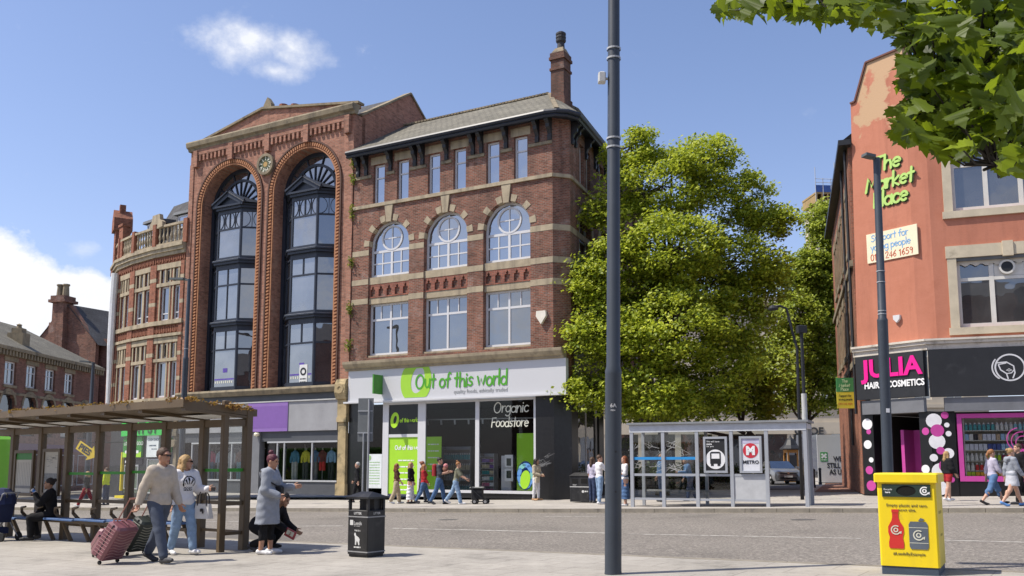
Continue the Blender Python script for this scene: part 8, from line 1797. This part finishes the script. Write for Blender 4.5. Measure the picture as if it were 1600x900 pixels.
hoo, Jh = person('woman in long grey hooded coat and maroon headscarf standing right of the brown shelter', ph_, -8, 1.66, dict(leg_l=(3, 3, 2), leg_r=(-3, 2, 2), lean=4, nod=12, arm_l=(18, 8, 78, 2), arm_r=(2, 10, 62, 10), grip_l=25), [('trousers', black_c, dict(len=1.55, flare=.0, t=.006, name='leggings')), ('coat', grey_c, dict(drop=.235, t=.030, hood=True, sflare=.014))], ('topbun', 'maroon'), SK_T, 'white', True, None, False, True, 1.12)
pc_ = gp(403, 861)
cro, Jc = person('person in black crouching behind the woman in the grey coat', pc_, -20, 1.66, dict(leg_l=(88, 128, 8), leg_r=(62, 132, 8), lean=48, nod=25, foot_l=0, foot_r=-20, arm_l=(18, 6, 40, 6), arm_r=(30, 6, 28, 4)), [('trousers', black_c, dict(t=.02)), ('top', black_c, dict(t=.026, name='jacket'))], ('short', 'dark'), SK_O, 'dark', True, None, False, False, 1.1)
pse = gp(54, 846)
sea, Js = person('seated woman in black tracksuit drinking from a cup on the bench', (pse.x+.24, pse.y+.20, pse.z), 197, 1.66, dict(seat=.475, leg_l=(82, 86, 4), leg_r=(84, 100, 3), lean=7, yaw=4, arm_r=(20, 8, 22, 12), arm_l=(38, 14, 112, 20), foot_l=0, foot_r=0, grip_l=60), [('trousers', black_c, dict(t=.018, flare=.008)), ('top', black_c, dict(t=.022, hem=-.02, name='jacket', sflare=.008))], ('bun', 'dark'), SK_O, 'black', True, None, False, True)
# things carried
def box_round(name, w, d, h, m, par=None, b=.03): return MB().bbox(-w/2, w/2, -d/2, d/2, 0, h, b).build(name, m, par)
def suitcase(label, wheel, lean_dir, tilt, m, mg, grip=None, w=.46, d=.26, h=.66):
    t = thing('suitcase', label, 'suitcase', wheel, lean_dir); M_ = Matrix.Rotation(tilt, 4, 'Y')      # tips over towards +x about its wheels
    mb = MB(); mb.bbox(-d, -.005, -w/2, w/2, .07, h, .035); mb.xf(M_); mb.build('shell', m, t)
    gr = MB()
    for k in range(9):
        for sgn, x in ((1, -.004), (-1, -d-.001)):
            pts = [Vector((x, -w/2+.05+(w-.1)*i/10, .13+.055*k+.022*math.sin(i*.62+k*.35))) for i in range(11)]
            for a, b in zip(pts, pts[1:]): gr.bar(a, b, .012, .012, up=(1,0,0))
        for y in (-w/2-.001, w/2+.001): gr.bar((-d+.04, y, .13+.055*k), (-.04, y, .15+.055*k), .012, .012, up=(0,1,0))
    gr.xf(M_); gr.build('ridges', mg, t)
    zp = MB(); zp.box(-d/2-.008, -d/2+.008, -w/2-.004, w/2+.004, .08, h-.01); zp.xf(M_); zp.build('zip_band', BLACK, t)
    for y in (-w/2+.05, w/2-.05):
        wm = MB(); wm.lathe([(0,-.015),(.03,-.015),(.034,0),(.03,.015),(0,.015)], n=10); wm.xf(Matrix.Translation((-.035, y, .035)) @ Matrix.Rotation(R(90), 4, 'X')); wm.build('wheel', mat('tyre', (.02,.02,.02)), t)
    hb = MB(); hl = .42
    for y in (-.09, .09): hb.tube([(-d+.04,y,h-.02),(-d+.04,y,h+hl)], .011, 6)
    hb.tube([(-d+.04,-.1,h+hl),(-d+.04,.1,h+hl)], .016, 8); hb.xf(M_); hb.build('pull_handle', mat('rose_metal', (.34,.17,.14), .4, metal=.4), t)
    sh = MB(); sh.tube([(-d/2-.09,-.0,h),(-d/2-.06,0,h+.03),(-d/2+.06,0,h+.03),(-d/2+.09,0,h)], .012, 6); sh.xf(M_); sh.build('carry_handle', m, t); return t
PKS = mat('rose_shell', (.215,.085,.10), .38, .06, 4, coat=.3); PKR = mat('rose_ridge', (.36,.20,.20), .35); GNS = mat('dark_green_shell', (.035,.042,.035), .4, .1); GNR = mat('pale_ridge', (.30,.30,.25), .4)
hand_w = W_(man, Jm['arm_r'][2]+Jm['arm_r'][3]*.10)
def aim(wheel, tgt): d = tgt-wheel; return math.atan2(d.y, d.x), math.atan2(math.hypot(d.x, d.y)+.12, d.z)
w1 = gp(172, 881); a_, t_ = aim(w1, hand_w); suitcase('pink ridged suitcase nearest the camera, tilted behind the man', w1, a_, t_*.97, PKS, PKR)
w2 = gp(164, 870); a_, t_ = aim(w2, hand_w); suitcase('pink ridged suitcase partly hidden behind the nearer pink one', w2, a_, t_*.97, PKS, PKR)
w3 = gp(214, 867); suitcase('dark green ridged suitcase behind the legs of the man', w3, R(-25), R(33), GNS, GNR)
# handbag, phone, cup, shoulder bag, booklet
hl = W_(wom, Jw['arm_l'][1]*.35+Jw['arm_l'][2]*.65); t = thing('handbag', 'white handbag with dark side hanging on the forearm of the blonde woman', 'handbag', (hl.x, hl.y-.02, hl.z-.50), R(-18))
mb = MB(); mb.add([(-.16,-.07,0),(.16,-.07,0),(.16,.07,0),(-.16,.07,0),(-.13,-.04,.25),(.13,-.04,.25),(.13,.04,.25),(-.13,.04,.25)], [(3,2,1,0),(4,5,6,7),(0,1,5,4),(1,2,6,5),(2,3,7,6),(3,0,4,7)]); mb.build('body', mat('white_leather', (.60,.58,.54), .45), t)
sd2 = MB(); sd2.add([(-.162,-.07,0),(-.162,.07,0),(-.132,.04,.25),(-.132,-.04,.25)], [(0,3,2,1)]); sd2.box(-.02,.02,-.066,-.05,.12,.17); sd2.tube([(.04,-.07,.17),(.045,-.075,.09)], .012, 5); sd2.build('dark_gusset', mat('dark_leather', (.03,.022,.02), .5), t)
hb = MB()
for y in (-.045, .045): hb.tube([(-.09,y,.22),(-.085,y*.8,.38),(-.04,y*.4,.47),(.04,y*.4,.47),(.085,y*.8,.38),(.09,y,.22)], .010, 6)
hb.build('handles', mat('dark_leather', (.03,.022,.02)), t)
hp_ = W_(wom, Jw['arm_l'][2]+Jw['arm_l'][3]*.11); o = MB().bbox(-.075, .075, -.005, .005, -.035, .035, .003).build('phone', BLACK, None, hp_, R(-30)); tag(o, 'dark phone in the hand of the blonde woman', 'phone')
cpw = W_(sea, Jh['head']*0+Js['arm_l'][2]+Js['arm_l'][3]*.085); t = thing('drink_cup', 'small white and blue cup at the mouth of the seated woman', 'cup', cpw); mb = MB(); mb.lathe([(.0,-.05),(.03,-.05),(.038,.05),(.0,.05)], n=12); mb.xf(Matrix.Rotation(R(-50), 4, 'Y')); mb.build('cup', mat('cup_white', (.6,.62,.66), .4), t); mb = MB(); mb.lathe([(.032,-.03),(.0365,.02),(.0345,.02),(.031,-.03)], n=12); mb.v = [(v[0]*1.03, v[1]*1.03, v[2]) for v in mb.v]; mb.xf(Matrix.Rotation(R(-50), 4, 'Y')); mb.build('blue_sleeve', mat('cup_blue', (.05,.18,.5), .4), t)
bgp = W_(hoo, Jh['waist']+np.array([.17, -.02, .02])); t = thing('shoulder_bag', 'black shoulder bag with strap across the grey coat', 'shoulder bag', bgp, R(-8)); MB().bbox(-.10, .10, -.05, .05, -.11, .07, .03).build('pouch', mat('black_leather', (.015,.014,.015), .45), t)
sp = MB(); ps_ = [np.array(q) for q in ((.03,-.145,.0),(-.10,-.19,.10),(-.24,-.17,.22),(-.30,-.05,.27))]; sp.tube([(.02,-.04,.05),(-.06,-.165,.12),(-.16,-.185,.2),(-.27,-.13,.30),(-.30,.0,.36)], .012, 6); sp.build('strap', mat('black_leather', (.015,.014,.015)), t)
bkp = gp(432, 836); bk_ = W_(cro, Jc['arm_r'][2]+Jc['arm_r'][3]*.12); o = MB().bbox(-.10, .10, -.02, .02, -.07, .07, .006); o.box(-.07, .07, -.024, -.02, -.03, .05, 1); o = o.build('booklet', [mat('red_booklet', (.32,.05,.06), .5, .2, 20), mat('pale_print', (.6,.6,.5))], None, bk_, R(-15)); o.rotation_euler.y = R(25); tag(o, 'red and white booklet held by the crouching person', 'booklet')
# people on the far pavement
def far(label, px, py, heading, H, pose, wear, hair, skin=SK_L, shoes='dark', female=False, dy=0.0, group='people walking on the far pavement'):
    q = gp(px, py); return person(label, (q.x, q.y+dy, G(q.x, q.y+dy)), heading, H, pose, wear, hair, skin, shoes, False, group, False, female)
WK = lambda a=22: dict(leg_l=(a, 6, 2), leg_r=(-a*.8, 16, 2), arm_l=(-14, 8, 12, 0), arm_r=(16, 8, 18, 0)); ST = dict(leg_l=(3, 3, 3), leg_r=(-2, 3, 3))
olive = cloth('olive', (.20,.20,.14)); rust = cloth('rust', (.10,.045,.03)); red_c = cloth('red', (.36,.025,.03)); lilac = cloth('lilac', (.45,.42,.52)); beige = cloth('beige', (.45,.38,.27)); navy_c = cloth('navy', (.035,.05,.10)); blue_c = cloth('mid_blue', (.10,.18,.33)); hiv = cloth('hi_vis_yellow', (.55,.65,.02)); dgrey = cloth('dark_grey', (.06,.065,.075))
far('person in black walking left past the black granite behind the road sign', 558, 785, 178, 1.74, WK(14), [('trousers', black_c), ('top', black_c, dict(name='jacket', t=.02))], ('crop', 'grey'))
far('red haired girl in brown top and beige trousers, leftmost of the walking group', 619, 787, 5, 1.62, WK(12), [('trousers', sand, dict(flare=.03)), ('top', rust, dict(sleeve=1.2))], ('long', 'red'), shoes='white', female=True)
far('blonde woman in black jacket and long white skirt', 641, 787, -10, 1.66, ST, [('skirt', white_c, dict(len=.44, flare=.04)), ('top', black_c, dict(t=.02, name='jacket', sflare=.01))], ('long', 'blonde'), shoes='black', female=True)
far('girl in red jacket and blue jeans with long brown hair', 662, 787, -5, 1.58, WK(20), [('trousers', denim), ('top', red_c, dict(t=.02, name='jacket'))], ('long', 'ginger'), female=True)
far('woman with reddish hair half hidden behind the girl in the red jacket', 657, 786, -5, 1.70, WK(12), [('trousers', dgrey), ('top', rust, dict(t=.015))], ('bun', 'red'), female=True, dy=.6)
tal, Jt = far('tall dark haired man in dark grey shirt wearing a red backpack', 686, 788, -8, 1.82, dict(leg_l=(16, 6, 2), leg_r=(-14, 14, 2), arm_l=(22, 8, 80, 10), arm_r=(18, 8, 86, 14)), [('trousers', denim, dict(flare=.014)), ('top', dgrey, dict(sleeve=1.0, sflare=.012))], ('short', 'dark'))
bq = W_(tal, Jt['chest']+np.array([-.17, 0, -.02])); t = thing('backpack', 'red backpack on the back of the tall man', 'backpack', bq, R(-8)); MB().bbox(-.10, .06, -.15, .15, -.24, .24, .05).build('bag', mat('red_bag', (.35,.03,.03), .7), t); MB().bbox(-.13, -.09, -.11, .11, -.2, .02, .02).build('pocket', mat('dark_bag', (.05,.02,.02), .7), t)
bq = W_(tal, Jt['chest']+np.array([.24, 0, -.02])); t = thing('carried_bundle', 'pink and brown bundle carried in the arms of the tall man', 'bundle', bq, R(-8)); mb = MB(); mb.sphere((0,0,0), .15, 12, 0, (.8,1.1,1)); mb.build('coat_roll', mat('brown_bundle', (.22,.10,.07), .9, .3, 10), t, smooth=True); mb = MB(); mb.sphere((.02,-.03,.16), .10, 10); mb.build('pink_top', mat('pink_bundle', (.5,.2,.2), .9, .2, 10), t, smooth=True)
rol, Jr = far('woman in olive T-shirt and loose jeans pushing a wheeled walker', 712, 788, -6, 1.66, dict(leg_l=(-22, 16, 2), leg_r=(18, 6, 2), lean=8, arm_l=(34, 6, 22, 4), arm_r=(36, 6, 22, 4)), [('trousers', denim_l, dict(flare=.022)), ('top', olive, dict(sleeve=.9, sflare=.012))], ('topbun', 'ginger'), shoes='white', female=True)
hq = W_(rol, Jr['arm_r'][2]*.5+Jr['arm_l'][2]*.5); q = gp(733, 788); t = thing('wheeled_walker', 'black wheeled walker with bag pushed by the woman in olive', 'walker', (hq.x+.05, hq.y-.01, G(hq.x, hq.y)), R(-6)); zt = hq.z-G(hq.x, hq.y); mb = MB()
for y in (-.25, .25): mb.tube([(0,y,zt),(.12,y,zt-.05),(.32,y,.1)], .018, 6); mb.tube([(.16,y,.62),(.72,y,.1)], .018, 6); mb.tube([(.12,y,.62),(.62,y,.62)], .018, 6); mb.tube([(.14,y,.1),(.72,y,.1)], .014, 6)
mb.build('frame', BLACK, t); MB().bbox(.16, .60, -.2, .2, .2, .60, .03).build('bag', mat('black_bag', (.02,.02,.022), .8), t); MB().bbox(.1, .62, -.22, .22, .62, .66, .01).build('seat_pad', mat('grey_pad', (.3,.3,.28), .8), t)
for x in (.30, .72):
    for y in (-.25, .25): wm = MB(); wm.lathe([(0,-.02),(.06,-.02),(.1,-.02),(.11,0),(.1,.02),(0,.02)], n=14); wm.xf(Matrix.Rotation(R(90), 4, 'X')); wo = wm.build('wheel', mat('tyre', (.02,.02,.02)), t, loc=(x, y, .11)); hu = MB(); hu.lathe([(.0,-.023),(.055,-.023),(.055,.023),(0,.023)], n=10); hu.xf(Matrix.Rotation(R(90), 4, 'X')); hu.build('rim', mat('alloy', (.4,.4,.4)), wo)
sta, Jst = far('dark haired woman in beige cardigan and white trousers standing by the granite', 838, 782, -35, 1.70, dict(leg_l=(4, 3, 2), leg_r=(-3, 3, 2), yaw=20, arm_l=(10, 8, 60, 30), arm_r=(8, 8, 62, 30)), [('trousers', white_c, dict(flare=.0, t=.01)), ('top', beige, dict(hem=-.06, t=.022, name='cardigan', sflare=.01))], ('long', 'dark'), SK_O, 'tan', True)
bq = W_(sta, Jst['P']+np.array([.13, -.12, -.02])); t = thing('cream_bag', 'cream shoulder bag at the hip of the woman by the granite', 'handbag', bq, R(-35)); MB().bbox(-.05, .05, -.13, .13, -.16, .08, .03).build('bag', mat('cream_bag_cloth', (.55,.47,.33), .8), t); mb = MB(); mb.tube([(0,-.1,.06),(-.06,-.02,.3),(-.09,.12,.5)], .012, 5); mb.build('strap', mat('cream_bag_cloth', (.55,.47,.33)), t)
far('man in white T-shirt and ripped light jeans left of the thick lamp column', 937, 788, 20, 1.74, dict(leg_l=(4, 3, 3), leg_r=(-3, 4, 3), arm_r=(40, 8, 105, 10), yaw=-20), [('trousers', denim_l, dict(flare=.008)), ('top', white_c, dict(sleeve=.85, sflare=.014))], ('short', 'brown'), female=False, shoes='white', group='people standing by the metro shelter')
far('woman in lilac top behind the man in the white T-shirt', 929, 787, 40, 1.68, ST, [('trousers', navy_c), ('top', lilac, dict(sleeve=.9))], ('long', 'brown'), female=True, dy=.7, group='people standing by the metro shelter')
far('red haired woman in white top and blue skirt right of the thick lamp column', 977, 791, 190, 1.66, dict(leg_l=(4, 3, 2), leg_r=(-3, 3, 2), arm_l=(12, 8, 70, 20)), [('skirt', denim, dict(len=.40, flare=.03)), ('top', white_c, dict(sleeve=1.2, sflare=.012))], ('long', 'red'), shoes='white', female=True, group='people standing by the metro shelter')
far('bald man in blue shirt standing inside the metro shelter', 1035, 784, 200, 1.76, ST, [('trousers', navy_c), ('top', blue_c)], ('none', 'grey'), SK_T, group='people inside the metro shelter')
far('grey haired person in blue jacket leaning in the metro shelter', 1079, 783, 185, 1.62, dict(leg_l=(14, 8, 3), leg_r=(-12, 12, 3), lean=14, arm_l=(30, 6, 60, 5)), [('trousers', navy_c), ('top', blue_c, dict(t=.022, name='jacket'))], ('short', 'grey'), group='people inside the metro shelter')
far('girl in black puffer jacket and red shorts before the cosmetics shop', 1483, 783, 10, 1.60, dict(leg_l=(14, 12, 2), leg_r=(-10, 10, 2), arm_r=(6, 10, 30, 10)), [('trousers', red_c, dict(len=.45, flare=.02, name='shorts')), ('top', black_c, dict(t=.034, name='puffer_jacket', sflare=.02, hem=.02))], ('long', 'blonde'), shoes='white', female=True)
far('woman in lilac top and blue knee length shorts striding right', 1568, 790, 0, 1.66, WK(27), [('trousers', blue_c, dict(len=1.05, flare=.02, name='shorts')), ('top', lilac, dict(sleeve=1.4))], ('tail', 'ginger'), shoes='black', female=True, dy=.5)
far('blonde woman in grey hoodie, pale skirt and bright blue shoes', 1584, 791, 0, 1.66, WK(24), [('skirt', cloth('pale_grey', (.45,.46,.5)), dict(len=.17, flare=.035)), ('top', grey_c, dict(t=.022, hood=True))], ('bun', 'blonde'), shoes='blue', female=True)
far('person in dark clothes at the far right edge before the cosmetics shop', 1603, 789, 175, 1.76, WK(14), [('trousers', black_c), ('top', black_c, dict(t=.022, name='jacket'))], ('short', 'brown'), dy=.2)
far('girl in black top and red trousers crossing behind the brown shelter', 134, 792, 185, 1.62, WK(26), [('trousers', cloth('dark_red', (.22,.02,.03)), dict(flare=.016)), ('top', black_c, dict(t=.018))], ('bob', 'blonde'), shoes='white', female=True)
far('person in yellow vest behind the brown shelter', 149, 791, 180, 1.74, ST, [('trousers', navy_c), ('top', hiv, dict(t=.022, name='vest'))], ('crop', 'brown'), dy=1.0)
